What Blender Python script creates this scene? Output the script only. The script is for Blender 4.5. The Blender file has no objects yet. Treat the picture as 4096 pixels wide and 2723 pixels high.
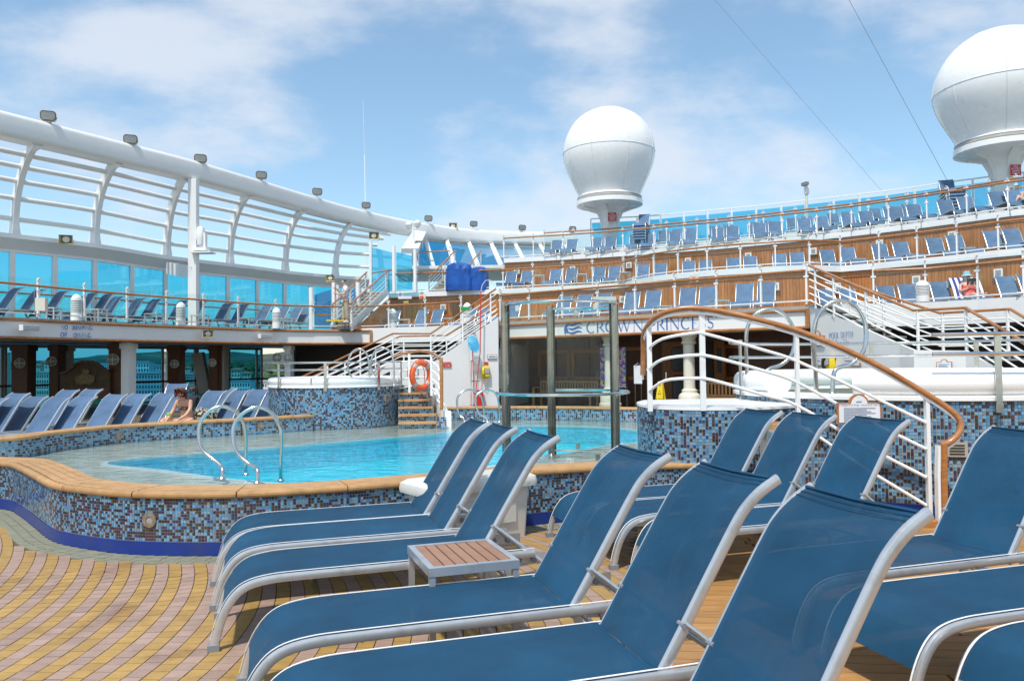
import bpy, bmesh, math, random
from math import sin, cos, pi, radians, sqrt, atan2, tan
from mathutils import Vector, Matrix
from mathutils.geometry import tessellate_polygon
random.seed(7)
SC = bpy.context.scene
COL = SC.collection
# ------------------------------------------------------------------ camera
EYE = 1.55; F = 3124.0
PIT = math.atan(89/3124); ROL = 0.0115
_f = Vector((0, cos(PIT), sin(PIT))); _r0 = Vector((1, 0, 0)); _u0 = Vector((0, -sin(PIT), cos(PIT)))
_up = _u0*cos(ROL) + _r0*sin(ROL); _rt = _r0*cos(ROL) - _u0*sin(ROL)
CAM = Vector((0, 0, EYE))
cd = bpy.data.cameras.new('camera'); cam = bpy.data.objects.new('camera', cd); COL.objects.link(cam)
cd.sensor_width = 36; cd.lens = 36*F/4096; cd.clip_start = .05; cd.clip_end = 20000
mm = Matrix.Identity(4)
for i in range(3):
    mm[i][0] = _rt[i]; mm[i][1] = _up[i]; mm[i][2] = -_f[i]; mm[i][3] = CAM[i]
cam.matrix_world = mm; SC.camera = cam
# ------------------------------------------------------------------ light
SUN_EL = 62.0; SUNH = Vector((-.40, -.917, 0)).normalized()
TOSUN = Vector((SUNH.x*cos(radians(SUN_EL)), SUNH.y*cos(radians(SUN_EL)), sin(radians(SUN_EL))))
W = bpy.data.worlds.new('World'); SC.world = W; W.use_nodes = True
nt = W.node_tree; N = nt.nodes; L = nt.links; N.clear()
out = N.new('ShaderNodeOutputWorld'); bg = N.new('ShaderNodeBackground')
sky = N.new('ShaderNodeTexSky'); sky.sky_type = 'NISHITA'; sky.sun_disc = False
sky.sun_elevation = radians(SUN_EL); sky.sun_rotation = atan2(TOSUN.x, TOSUN.y)
sky.air_density = 1.0; sky.dust_density = .6; sky.ozone_density = .8
tc = N.new('ShaderNodeTexCoord'); sep = N.new('ShaderNodeSeparateXYZ'); L.new(tc.outputs['Generated'], sep.inputs[0])
def wmath(op, a, b=None, clamp=False):
    n = N.new('ShaderNodeMath'); n.operation = op; n.use_clamp = clamp
    for i, x in enumerate((a, b)):
        if x is None: continue
        if isinstance(x, (int, float)): n.inputs[i].default_value = x
        else: L.new(x, n.inputs[i])
    return n.outputs[0]
zz = wmath('ADD', wmath('MAXIMUM', sep.outputs[2], 0.0), .75)
cx_ = wmath('DIVIDE', sep.outputs[0], zz); cy_ = wmath('DIVIDE', sep.outputs[1], zz)
cmb = N.new('ShaderNodeCombineXYZ'); L.new(cx_, cmb.inputs[0]); L.new(cy_, cmb.inputs[1]); L.new(wmath('MULTIPLY', sep.outputs[2], 1.6), cmb.inputs[2])
mp = N.new('ShaderNodeMapping'); mp.inputs['Location'].default_value = (3.1, 1.7, 0); mp.inputs['Scale'].default_value = (1.0, 1.25, 1)
L.new(cmb.outputs[0], mp.inputs[0])
n1 = N.new('ShaderNodeTexNoise'); n1.inputs['Scale'].default_value = 3.0; n1.inputs['Detail'].default_value = 9; n1.inputs['Roughness'].default_value = .52; n1.inputs['Distortion'].default_value = .12
n2 = N.new('ShaderNodeTexNoise'); n2.inputs['Scale'].default_value = 7.0; n2.inputs['Detail'].default_value = 7; n2.inputs['Roughness'].default_value = .6
L.new(mp.outputs[0], n1.inputs['Vector']); L.new(mp.outputs[0], n2.inputs['Vector'])
cl = wmath('ADD', wmath('MULTIPLY', n1.outputs['Fac'], .78), wmath('MULTIPLY', n2.outputs['Fac'], .22))
rmp = N.new('ShaderNodeMapRange'); rmp.inputs['From Min'].default_value = .44; rmp.inputs['From Max'].default_value = .61
rmp.inputs['To Min'].default_value = .14; rmp.inputs['To Max'].default_value = .78; rmp.interpolation_type = 'SMOOTHSTEP'
L.new(cl, rmp.inputs['Value'])
mixc = N.new('ShaderNodeMix'); mixc.data_type = 'RGBA'
hs = N.new('ShaderNodeHueSaturation'); hs.inputs['Hue'].default_value = .488; hs.inputs['Saturation'].default_value = 1.18; hs.inputs['Value'].default_value = 1.18
L.new(sky.outputs[0], hs.inputs['Color'])
L.new(rmp.outputs[0], mixc.inputs['Factor']); L.new(hs.outputs[0], mixc.inputs['A']); mixc.inputs['B'].default_value = (5.1, 5.4, 5.9, 1)
L.new(mixc.outputs['Result'], bg.inputs[0]); bg.inputs[1].default_value = .14; L.new(bg.outputs[0], out.inputs[0])
sd = bpy.data.lights.new('sun', 'SUN'); sd.energy = 3.5; sd.angle = radians(3); sd.color = (1, .955, .88)
so = bpy.data.objects.new('sun', sd); COL.objects.link(so)
so.rotation_euler = TOSUN.to_track_quat('Z', 'Y').to_euler()
SC.view_settings.view_transform = 'Standard'; SC.view_settings.look = 'None'; SC.view_settings.gamma = 1
SC.view_settings.use_curve_mapping = False; SC.view_settings.exposure = .22
# ------------------------------------------------------------------ pixel helpers (photograph 4096 x 2723)
def ray(u, v): return _f + _rt*((u-2048)/F) + _up*((1361.5-v)/F)
def P(u, v, Y):
    d = ray(u, v); return CAM + d*(Y/d.y)
def PZ(u, v, z):
    d = ray(u, v); return CAM + d*((z-EYE)/d.z)
def proj(p):
    q = Vector(p)-CAM; w = q.dot(_f); return 2048+F*q.dot(_rt)/w, 1361.5-F*q.dot(_up)/w
def V(*a): return Vector(a)
# ------------------------------------------------------------------ object helpers
MW = {}
def thing(name, label, cat, loc=(0, 0, 0), rz=0, group=None, rot=None):
    o = bpy.data.objects.new(name, None); o.empty_display_size = .1; COL.objects.link(o)
    o.location = loc
    o.rotation_euler = rot if rot else (0, 0, rz)
    MW[o] = Matrix.LocRotScale(Vector(loc), o.rotation_euler.copy(), None)
    tag(o, label, cat, group); return o
def tag(o, label=None, cat=None, group=None, kind=None):
    if label: o['label'] = label
    if cat: o['category'] = cat
    if group: o['group'] = group
    if kind: o['kind'] = kind
    return o
def copytree(o, loc=None, rz=None, label=None, group=None, parent=None):
    c = o.copy(); COL.objects.link(c)
    if parent: c.parent = parent
    if loc is not None: c.location = loc
    if rz is not None: c.rotation_euler = (0, 0, rz)
    if label: c['label'] = label
    if group: c['group'] = group
    for ch in KIDS.get(o.name, []): copytree(ch, parent=c)
    return c
KIDS = {}
def frames(pts, up=None):
    n = len(pts); fr = []; prev = None
    for i in range(n):
        a = pts[max(i-1, 0)]; b = pts[min(i+1, n-1)]
        t = (b-a).normalized()
        if up is not None:
            s = t.cross(up)
            if s.length < 1e-4: s = prev if prev else Vector((1, 0, 0))
            s.normalize(); k = s.cross(t)
        else:
            if prev is None:
                r = Vector((0, 0, 1)) if abs(t.z) < .9 else Vector((1, 0, 0))
                s = t.cross(r).normalized()
            else:
                s = (prev - t*prev.dot(t)).normalized()
            k = s.cross(t)
        prev = s; fr.append((t, s, k))
    return fr
class MB:
    def __init__(s): s.v = []; s.f = []; s.m = []; s.cur = 0
    def add(s, vs, fs):
        b = len(s.v); s.v += [Vector(x) for x in vs]; s.f += [tuple(i+b for i in f) for f in fs]; s.m += [s.cur]*len(fs); return s
    def box(s, c, sz, R=None):
        c = Vector(c); x, y, z = sz[0]/2, sz[1]/2, sz[2]/2
        vs = [Vector((a*x, b*y, d*z)) for a, b, d in ((-1,-1,-1),(1,-1,-1),(1,1,-1),(-1,1,-1),(-1,-1,1),(1,-1,1),(1,1,1),(-1,1,1))]
        if R is not None:
            if isinstance(R, (int, float)): R = Matrix.Rotation(R, 3, 'Z')
            vs = [R @ q for q in vs]
        return s.add([q+c for q in vs], [(0,3,2,1),(4,5,6,7),(0,1,5,4),(1,2,6,5),(2,3,7,6),(3,0,4,7)])
    def sweep(s, pts, prof, up=None, closed=False, cap=True, taper=None):
        pts = [Vector(p) for p in pts]; fr = frames(pts, up); n = len(prof); vs = []
        if closed:
            m = len(pts)
            fr = []
            for i in range(m):
                t = (pts[(i+1) % m]-pts[i-1]).normalized(); sd_ = t.cross(up or Vector((0,0,1))).normalized(); fr.append((t, sd_, sd_.cross(t)))
        for i, p in enumerate(pts):
            t, sd_, k = fr[i]; q = taper[i] if taper else 1
            for a, b in prof: vs.append(p + sd_*a*q + k*b*q)
        fs = []; m = len(pts)
        for i in range(m if closed else m-1):
            for j in range(n):
                a = i*n+j; b = i*n+(j+1) % n; c = ((i+1) % m)*n
                fs.append((a, b, c+(j+1) % n, c+j))
        if cap and not closed:
            fs.append(tuple(range(n))[::-1]); fs.append(tuple(range((m-1)*n, m*n)))
        return s.add(vs, fs)
    def tube(s, pts, r, n=8, up=None, closed=False, taper=None):
        return s.sweep(pts, [(r*cos(2*pi*i/n), r*sin(2*pi*i/n)) for i in range(n)], up, closed, True, taper)
    def bar(s, p, q, w, h=None, up=None):
        h = h or w; return s.sweep([p, q], rectp(w, h), up or Vector((0, 0, 1)))
    def prism(s, poly, z0, z1):
        n = len(poly); vs = [(p[0], p[1], z0) for p in poly]+[(p[0], p[1], z1) for p in poly]
        tr = tessellate_polygon([[Vector((p[0], p[1], 0)) for p in poly]])
        fs = [tuple(t) for t in tr]+[tuple(i+n for i in t[::-1]) for t in tr]
        fs += [(i, (i+1) % n, (i+1) % n+n, i+n) for i in range(n)]
        return s.add(vs, fs)
    def lathe(s, c, prof, n=24, a0=0, a1=2*pi):
        c = Vector(c); full = abs(a1-a0-2*pi) < 1e-6; m = n if full else n+1; vs = []
        for i in range(m):
            a = a0+(a1-a0)*i/n
            for r, z in prof: vs.append(c+Vector((r*cos(a), r*sin(a), z)))
        k = len(prof); fs = []
        for i in range(n):
            for j in range(k-1):
                a = i*k+j; b = ((i+1) % m)*k+j; fs.append((a, b, b+1, a+1))
        return s.add(vs, fs)
    def plate(s, pts, th):
        """planar polygon of 3-D points, given thickness"""
        pts = [Vector(p) for p in pts]; nrm = Vector((0,0,0))
        for i in range(len(pts)): nrm += (pts[i]-pts[0]).cross(pts[(i+1) % len(pts)]-pts[0])
        nrm.normalize(); n = len(pts)
        tr = tessellate_polygon([pts]); off = nrm*th
        fs = [tuple(t) for t in tr]+[tuple(i+n for i in t[::-1]) for t in tr]+[(i, (i+1) % n, (i+1) % n+n, i+n) for i in range(n)]
        return s.add(pts+[p+off for p in pts], fs)
    def build(s, name, mat, parent=None, local=False, smooth=False, kind=None):
        me = bpy.data.meshes.new(name)
        vs = s.v
        if parent is not None and not local:
            inv = MW[parent].inverted(); vs = [inv @ q for q in vs]
        me.from_pydata([tuple(q) for q in vs], [], s.f)
        mats = mat if isinstance(mat, (list, tuple)) else [mat]
        for m_ in mats: me.materials.append(m_)
        if len(mats) > 1: me.polygons.foreach_set('material_index', s.m)
        bm = bmesh.new(); bm.from_mesh(me); bmesh.ops.recalc_face_normals(bm, faces=bm.faces); bm.to_mesh(me); bm.free()
        if smooth:
            me.polygons.foreach_set('use_smooth', [True]*len(me.polygons))
            try: me.set_sharp_from_angle(angle=radians(40))
            except Exception: pass
        o = bpy.data.objects.new(name, me); COL.objects.link(o)
        if parent is not None:
            o.parent = parent; MW[o] = MW[parent]; KIDS.setdefault(parent.name, []).append(o)
        else: MW[o] = Matrix.Identity(4)
        if kind: o['kind'] = kind
        return o
def rectp(w, h): return [(-w/2, -h/2), (w/2, -h/2), (w/2, h/2), (-w/2, h/2)]
def roundp(w, h, r, k=3):
    pr = []
    for cx, cy, a0 in ((w/2-r, -h/2+r, -pi/2), (w/2-r, h/2-r, 0), (-w/2+r, h/2-r, pi/2), (-w/2+r, -h/2+r, pi)):
        for i in range(k+1):
            a = a0+pi/2*i/k; pr.append((cx+r*cos(a), cy+r*sin(a)))
    return pr
def catmull(pts, k=6, closed=False):
    pts = [Vector(p) for p in pts]; n = len(pts); o = []
    rng = range(n if closed else n-1)
    for i in rng:
        if closed: p0, p1, p2, p3 = pts[i-1], pts[i], pts[(i+1) % n], pts[(i+2) % n]
        else: p0, p1, p2, p3 = pts[max(i-1, 0)], pts[i], pts[i+1], pts[min(i+2, n-1)]
        for j in range(k):
            t = j/k; o.append(.5*((2*p1)+(p2-p0)*t+(2*p0-5*p1+4*p2-p3)*t*t+(3*p1-p0-3*p2+p3)*t**3))
    if not closed: o.append(pts[-1])
    return o
def resample(pts, step):
    pts = [Vector(p) for p in pts]; L_ = [0]
    for a, b in zip(pts, pts[1:]): L_.append(L_[-1]+(b-a).length)
    n = max(1, round(L_[-1]/step)); o = []; j = 0
    for i in range(n+1):
        d = L_[-1]*i/n
        while j < len(pts)-2 and L_[j+1] < d: j += 1
        t = (d-L_[j])/max(1e-9, L_[j+1]-L_[j]); o.append(pts[j].lerp(pts[j+1], t))
    return o
def offset2(pts, d):
    """offset a polyline to its left by d in plan"""
    o = []; n = len(pts)
    for i, p in enumerate(pts):
        a = pts[max(i-1, 0)]; b = pts[min(i+1, n-1)]; t = Vector((b.x-a.x, b.y-a.y, 0)).normalized()
        o.append(p+Vector((-t.y, t.x, 0))*d)
    return o
def atz(pts, z): return [Vector((p[0], p[1], z)) for p in pts]
# ------------------------------------------------------------------ materials
MATS = {}
def mat(name, col, rough=.5, metal=0., var=.08, scale=3., bump=0., bscale=60., spec=.5, objvar=0., stretch=None, coat=0., dirt=None, dscale=.7, dmin=.5, dmax=.75, world=False):
    m = bpy.data.materials.new(name); m.use_nodes = True; t = m.node_tree; n = t.nodes; l = t.links
    b = n['Principled BSDF']; b.inputs['Roughness'].default_value = rough; b.inputs['Metallic'].default_value = metal
    b.inputs['Specular IOR Level'].default_value = spec; b.inputs['Coat Weight'].default_value = coat
    tcn = n.new('ShaderNodeTexCoord'); base_ = n.new('ShaderNodeNewGeometry').outputs['Position'] if world else tcn.outputs['Object']; vec = base_
    if stretch:
        mpn = n.new('ShaderNodeMapping'); mpn.inputs['Scale'].default_value = stretch; l.new(vec, mpn.inputs[0]); vec = mpn.outputs[0]
    no = n.new('ShaderNodeTexNoise'); no.inputs['Scale'].default_value = scale; no.inputs['Detail'].default_value = 6; no.inputs['Roughness'].default_value = .6
    l.new(vec, no.inputs['Vector'])
    mr = n.new('ShaderNodeMapRange'); mr.inputs['From Min'].default_value = .3; mr.inputs['From Max'].default_value = .7
    mr.inputs['To Min'].default_value = 1-var; mr.inputs['To Max'].default_value = 1+var; l.new(no.outputs['Fac'], mr.inputs['Value'])
    val = mr.outputs[0]
    if objvar:
        oi = n.new('ShaderNodeObjectInfo'); r2 = n.new('ShaderNodeMapRange'); r2.inputs['To Min'].default_value = 1-objvar; r2.inputs['To Max'].default_value = 1+objvar
        l.new(oi.outputs['Random'], r2.inputs['Value']); mu = n.new('ShaderNodeMath'); mu.operation = 'MULTIPLY'; l.new(val, mu.inputs[0]); l.new(r2.outputs[0], mu.inputs[1]); val = mu.outputs[0]
    vm = n.new('ShaderNodeVectorMath'); vm.operation = 'SCALE'; vm.inputs[0].default_value = col[:3]; l.new(val, vm.inputs['Scale'])
    c = vm.outputs[0]
    if dirt:
        n3 = n.new('ShaderNodeTexNoise'); n3.inputs['Scale'].default_value = dscale; n3.inputs['Detail'].default_value = 8; n3.inputs['Roughness'].default_value = .65; l.new(base_, n3.inputs['Vector'])
        m3 = n.new('ShaderNodeMapRange'); m3.inputs['From Min'].default_value = dmin; m3.inputs['From Max'].default_value = dmax; l.new(n3.outputs['Fac'], m3.inputs['Value'])
        mx = n.new('ShaderNodeMix'); mx.data_type = 'RGBA'; l.new(m3.outputs[0], mx.inputs['Factor']); l.new(c, mx.inputs['A']); mx.inputs['B'].default_value = (*dirt, 1); c = mx.outputs['Result']
    l.new(c, b.inputs['Base Color'])
    mr2 = n.new('ShaderNodeMapRange'); mr2.inputs['To Min'].default_value = max(0, rough-.08); mr2.inputs['To Max'].default_value = min(1, rough+.1); l.new(no.outputs['Fac'], mr2.inputs['Value']); l.new(mr2.outputs[0], b.inputs['Roughness'])
    if bump:
        n4 = n.new('ShaderNodeTexNoise'); n4.inputs['Scale'].default_value = bscale; n4.inputs['Detail'].default_value = 4; l.new(vec, n4.inputs['Vector'])
        bp = n.new('ShaderNodeBump'); bp.inputs['Strength'].default_value = bump; bp.inputs['Distance'].default_value = .01; l.new(n4.outputs['Fac'], bp.inputs['Height']); l.new(bp.outputs[0], b.inputs['Normal'])
    MATS[name] = m; return m
def thin_ior(n, l, fr, ior):
    g = n.new('ShaderNodeNewGeometry'); m = n.new('ShaderNodeMapRange'); m.inputs['To Min'].default_value = ior; m.inputs['To Max'].default_value = 1/ior
    l.new(g.outputs['Backfacing'], m.inputs['Value']); l.new(m.outputs[0], fr.inputs[0])
def glassmat(name, tint, refl=1.0, haze=0.0, hcol=(.6, .75, .8), rough=.02):
    m = bpy.data.materials.new(name); m.use_nodes = True; t = m.node_tree; n = t.nodes; l = t.links; n.clear()
    o = n.new('ShaderNodeOutputMaterial'); tr = n.new('ShaderNodeBsdfTransparent'); tr.inputs[0].default_value = (*tint, 1)
    gl = n.new('ShaderNodeBsdfGlossy'); gl.inputs['Roughness'].default_value = rough; gl.inputs[0].default_value = (1, 1, 1, 1)
    fr = n.new('ShaderNodeFresnel'); thin_ior(n, l, fr, 1.5)
    mu = n.new('ShaderNodeMath'); mu.operation = 'MULTIPLY'; mu.inputs[1].default_value = refl; l.new(fr.outputs[0], mu.inputs[0])
    tcn = n.new('ShaderNodeTexCoord'); no = n.new('ShaderNodeTexNoise'); no.inputs['Scale'].default_value = .9; l.new(tcn.outputs['Object'], no.inputs['Vector'])
    bp = n.new('ShaderNodeBump'); bp.inputs['Strength'].default_value = .02; l.new(no.outputs['Fac'], bp.inputs['Height']); l.new(bp.outputs[0], gl.inputs['Normal'])
    mx = n.new('ShaderNodeMixShader'); l.new(mu.outputs[0], mx.inputs[0]); l.new(tr.outputs[0], mx.inputs[1]); l.new(gl.outputs[0], mx.inputs[2])
    last = mx
    if haze:
        df = n.new('ShaderNodeBsdfDiffuse'); df.inputs[0].default_value = (*hcol, 1); m2 = n.new('ShaderNodeMixShader')
        m2.inputs[0].default_value = haze; l.new(mx.outputs[0], m2.inputs[1]); l.new(df.outputs[0], m2.inputs[2]); last = m2
    l.new(last.outputs[0], o.inputs[0]); return m
def fabricmat(name, col, trans, thread=900.):
    m = bpy.data.materials.new(name); m.use_nodes = True; t = m.node_tree; n = t.nodes; l = t.links
    b = n['Principled BSDF']; o = n['Material Output']
    b.inputs['Roughness'].default_value = .6; b.inputs['Sheen Weight'].default_value = .04; b.inputs['Specular IOR Level'].default_value = .22
    tcn = n.new('ShaderNodeTexCoord'); sp = n.new('ShaderNodeSeparateXYZ'); l.new(tcn.outputs['Object'], sp.inputs[0])
    def w(src, k):
        a = n.new('ShaderNodeMath'); a.operation = 'MULTIPLY'; a.inputs[1].default_value = k; l.new(src, a.inputs[0])
        s_ = n.new('ShaderNodeMath'); s_.operation = 'SINE'; l.new(a.outputs[0], s_.inputs[0]); return s_.outputs[0]
    ad = n.new('ShaderNodeMath'); ad.operation = 'ADD'; l.new(sp.outputs[0], ad.inputs[0]); l.new(sp.outputs[2], ad.inputs[1])
    mu = n.new('ShaderNodeMath'); mu.operation = 'MULTIPLY'; l.new(w(ad.outputs[0], thread), mu.inputs[0]); l.new(w(sp.outputs[1], thread*1.35), mu.inputs[1])
    mr = n.new('ShaderNodeMapRange'); mr.inputs['From Min'].default_value = -1; l.new(mu.outputs[0], mr.inputs['Value'])
    no = n.new('ShaderNodeTexNoise'); no.inputs['Scale'].default_value = 3.2; no.inputs['Detail'].default_value = 5; l.new(tcn.outputs['Object'], no.inputs['Vector'])
    cm = n.new('ShaderNodeMix'); cm.data_type = 'RGBA'; l.new(mr.outputs[0], cm.inputs['Factor'])
    cm.inputs['A'].default_value = (col[0]*.4, col[1]*.42, col[2]*.5, 1); cm.inputs['B'].default_value = (min(1, col[0]*2+.006), min(1, col[1]*1.75), min(1, col[2]*1.65), 1)
    r3 = n.new('ShaderNodeMapRange'); r3.inputs['From Min'].default_value = .3; r3.inputs['From Max'].default_value = .7; r3.inputs['To Min'].default_value = .82; r3.inputs['To Max'].default_value = 1.18; l.new(no.outputs['Fac'], r3.inputs['Value'])
    oi = n.new('ShaderNodeObjectInfo'); r4 = n.new('ShaderNodeMapRange'); r4.inputs['To Min'].default_value = .9; r4.inputs['To Max'].default_value = 1.12; l.new(oi.outputs['Random'], r4.inputs['Value'])
    m5 = n.new('ShaderNodeMath'); m5.operation = 'MULTIPLY'; l.new(r3.outputs[0], m5.inputs[0]); l.new(r4.outputs[0], m5.inputs[1])
    # faint dried salt specks
    sn = n.new('ShaderNodeTexNoise'); sn.inputs['Scale'].default_value = 55; sn.inputs['Detail'].default_value = 3; l.new(tcn.outputs['Object'], sn.inputs['Vector'])
    sr = n.new('ShaderNodeMapRange'); sr.inputs['From Min'].default_value = .68; sr.inputs['From Max'].default_value = .8; sr.inputs['To Max'].default_value = .35; l.new(sn.outputs['Fac'], sr.inputs['Value'])
    vs = n.new('ShaderNodeVectorMath'); vs.operation = 'SCALE'; l.new(cm.outputs['Result'], vs.inputs[0]); l.new(m5.outputs[0], vs.inputs['Scale'])
    c2 = n.new('ShaderNodeMix'); c2.data_type = 'RGBA'; l.new(sr.outputs[0], c2.inputs['Factor']); l.new(vs.outputs[0], c2.inputs['A']); c2.inputs['B'].default_value = (.10, .22, .34, 1)
    l.new(c2.outputs['Result'], b.inputs['Base Color'])
    bp = n.new('ShaderNodeBump'); bp.inputs['Strength'].default_value = .5; bp.inputs['Distance'].default_value = .003; l.new(mr.outputs[0], bp.inputs['Height']); l.new(bp.outputs[0], b.inputs['Normal'])
    wn_ = n.new('ShaderNodeTexNoise'); wn_.inputs['Scale'].default_value = 4.5; wn_.inputs['Detail'].default_value = 2; l.new(tcn.outputs['Object'], wn_.inputs['Vector'])
    b2 = n.new('ShaderNodeBump'); b2.inputs['Strength'].default_value = .5; b2.inputs['Distance'].default_value = .03; l.new(wn_.outputs['Fac'], b2.inputs['Height']); l.new(b2.outputs[0], bp.inputs['Normal'])
    tr = n.new('ShaderNodeBsdfTransparent'); ms = n.new('ShaderNodeMixShader'); ms.inputs[0].default_value = trans
    hole = n.new('ShaderNodeMapRange'); hole.inputs['From Min'].default_value = .15; hole.inputs['From Max'].default_value = .6; hole.inputs['To Min'].default_value = min(1, trans*4.5); hole.inputs['To Max'].default_value = 0; l.new(mr.outputs[0], hole.inputs['Value']); l.new(hole.outputs[0], ms.inputs[0])
    l.new(b.outputs[0], ms.inputs[1]); l.new(tr.outputs[0], ms.inputs[2]); l.new(ms.outputs[0], o.inputs[0]); return m
WHITE = mat('white_paint', (.80, .80, .78), .35, var=.03, scale=1.3, bump=.04, bscale=8, dirt=(.62, .58, .50), dscale=1.1, dmin=.62, dmax=.95)
WHITE2 = mat('white_gloss', (.85, .85, .83), .25, var=.02, scale=2, dirt=(.66, .62, .55), dscale=2.5, dmin=.62, dmax=.9)
CREAM = mat('cream_paint', (.72, .67, .55), .4, var=.05)
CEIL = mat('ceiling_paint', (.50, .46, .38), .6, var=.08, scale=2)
ALU = mat('silver_powder_coat', (.60, .61, .62), .30, metal=.65, var=.05, scale=8, dirt=(.33, .33, .33), dscale=6, dmin=.5, dmax=.8)
STEEL = mat('polished_steel', (.62, .61, .58), .16, metal=1, var=.1, scale=6, dirt=(.36, .30, .24), dscale=4, dmin=.55, dmax=.8)
GREYP = mat('grey_plastic', (.22, .23, .25), .5, var=.1)
TEAKRAIL = mat('varnished_teak', (.42, .17, .050), .26, var=.22, scale=7, stretch=(1, 1, 4), coat=.4, dirt=(.22, .08, .025), dscale=1.6, dmin=.5, dmax=.8)
TEAK = mat('bench_teak', (.47, .265, .105), .5, var=.2, scale=5, stretch=(2, 2, 1), objvar=.10, bump=.15, bscale=60, dirt=(.30, .13, .05), dscale=1.9, dmin=.58, dmax=.8, world=True)
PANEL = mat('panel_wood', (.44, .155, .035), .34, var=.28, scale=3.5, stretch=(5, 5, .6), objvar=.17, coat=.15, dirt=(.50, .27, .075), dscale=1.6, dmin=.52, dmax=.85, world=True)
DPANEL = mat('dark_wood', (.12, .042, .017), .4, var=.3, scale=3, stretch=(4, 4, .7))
CORK = mat('cork_panel', (.36, .22, .12), .7, var=.3, scale=30)
DECKW = mat('deck_plank_teak', (.42, .22, .075), .5, var=.2, scale=6, stretch=(.7, 6, 1), objvar=.15, bump=.1, bscale=40, dirt=(.27, .12, .045), dscale=1.4, dmin=.55, dmax=.75, world=True)
CAULK = mat('black_caulk', (.03, .028, .025), .7)
YEL = mat('yellow_tile', (.40, .245, .072), .55, var=.12, scale=9, objvar=.12, bump=.12, bscale=150, dirt=(.24, .13, .04), dscale=1.7, dmin=.54, dmax=.72, world=True)
PNK = mat('pink_tile', (.355, .240, .185), .55, var=.10, scale=9, objvar=.12, bump=.12, bscale=150, dirt=(.23, .14, .10), dscale=1.7, dmin=.54, dmax=.72, world=True)
GRN = mat('sage_tile', (.235, .235, .165), .55, var=.14, scale=8, objvar=.14, bump=.12, bscale=150, world=True)
GROUT = mat('dark_grout', (.10, .08, .05), .8)
LGROUT = mat('pale_grout', (.48, .46, .40), .7, var=.1)
BLUEB = mat('blue_base_paint', (.005, .030, .22), .35, var=.1, scale=5, dirt=(.02, .04, .16), dscale=3)
LEDGE = mat('wet_ledge_tile', (.56, .52, .44), .25, var=.15, scale=2.5, dirt=(.40, .36, .29), dscale=2, dmin=.5, dmax=.7)
BASIN = mat('pool_basin_tile', (.03, .80, .92), .4, var=.06, scale=2.2)
NAVYT = mat('navy_line_tile', (.02, .10, .28), .4)
YELW = mat('beige_plastic', (.55, .48, .24), .5, var=.1, scale=8, dirt=(.36, .27, .12), dscale=6)
LAMPG = mat('lamp_glass', (.30, .32, .32), .2, var=.3, scale=30)
DARK = mat('dark_interior', (.035, .028, .024), .7)  # near-black also paints the shade inside openings
GREYW = mat('grey_painted_steel', (.42, .40, .36), .5, var=.08)
REDP = mat('red_paint', (.62, .03, .02), .4); ORNG = mat('life_ring_orange', (.80, .115, .025), .45, var=.08, scale=10)
BLUTXT = mat('blue_lettering', (.02, .12, .42), .5); NAVYTXT = mat('navy_lettering', (.012, .06, .20), .5)
YPH = mat('yellow_phone', (.80, .58, .02), .4); BLK = mat('black_rubber', (.02, .02, .02), .5)
PAPER = mat('notice_white', (.75, .77, .80), .4); GREYTXT = mat('notice_text_grey', (.22, .26, .36), .6)
RUST = mat('rusty_ring', (.30, .23, .16), .45, metal=.5, var=.4, scale=20)
TARP = mat('blue_tarpaulin', (.006, .075, .34), .3, var=.3, scale=3, bump=1.0, bscale=3.5)
SKIN = mat('warm_skin', (.62, .34, .23), .5, var=.06); SKIN2 = mat('pale_skin', (.66, .40, .30), .5, var=.06)  # plain even skin tones
HAIR1 = mat('auburn_hair', (.10, .022, .012), .5, var=.4, scale=60); HAIR2 = mat('dark_hair', (.02, .015, .012), .5, var=.3, scale=60)
SHIRT = mat('white_shirt', (.78, .78, .80), .8, var=.04); KHAKI = mat('khaki_cloth', (.48, .42, .30), .8)
CLB = glassmat('blue_tinted_glass', (.30, .79, .93), 2.2, haze=.07, hcol=(.06, .42, .52))
CLD = glassmat('deep_blue_glass', (.14, .55, .76), 2.0, haze=.12, hcol=(.03, .32, .50))
CLW = glassmat('promenade_window_glass', (.27, .68, .84), .8, haze=.05, hcol=(.04, .32, .48))
CLR = glassmat('clear_rail_glass', (.93, .97, .97), .45)
CLS = glassmat('shower_glass', (.90, .95, .93), .45, haze=.012, hcol=(.6, .68, .64))
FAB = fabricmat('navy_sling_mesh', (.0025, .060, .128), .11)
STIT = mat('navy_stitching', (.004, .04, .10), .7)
FABF = fabricmat('hazed_blue_sling_mesh', (.075, .150, .255), .04, 300.)  # paler blue paints sheen and haze onto the distant loungers
MOS = [mat('mosaic_'+n_, c_, .16, var=.2, scale=40, spec=.6) for n_, c_ in
       (('sky_blue', (.16, .36, .52)), ('azure', (.08, .25, .44)), ('steel_blue', (.17, .25, .34)), ('navy', (.030, .050, .13)), ('black', (.040, .030, .032)), ('plum', (.085, .035, .070)), ('umber', (.08, .055, .035)), ('pale_grey', (.22, .31, .40)))]
MOSW = [24, 22, 13, 14, 15, 7, 4, 5]
MIX = {'near': [13, 15, 15, 10, 20, 9, 11, 4], 'drum': [19, 21, 11, 13, 17, 6, 5, 6], 'far': MOSW}
CURMIX = ['far']
def pickmos(): return random.choices(range(8), MIX[CURMIX[0]])[0]
# ================================================================== SETTING
Z1, Z2, Z3, Z4 = 2.98, 4.90, 6.65, 7.20
WATZ = .23
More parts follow.
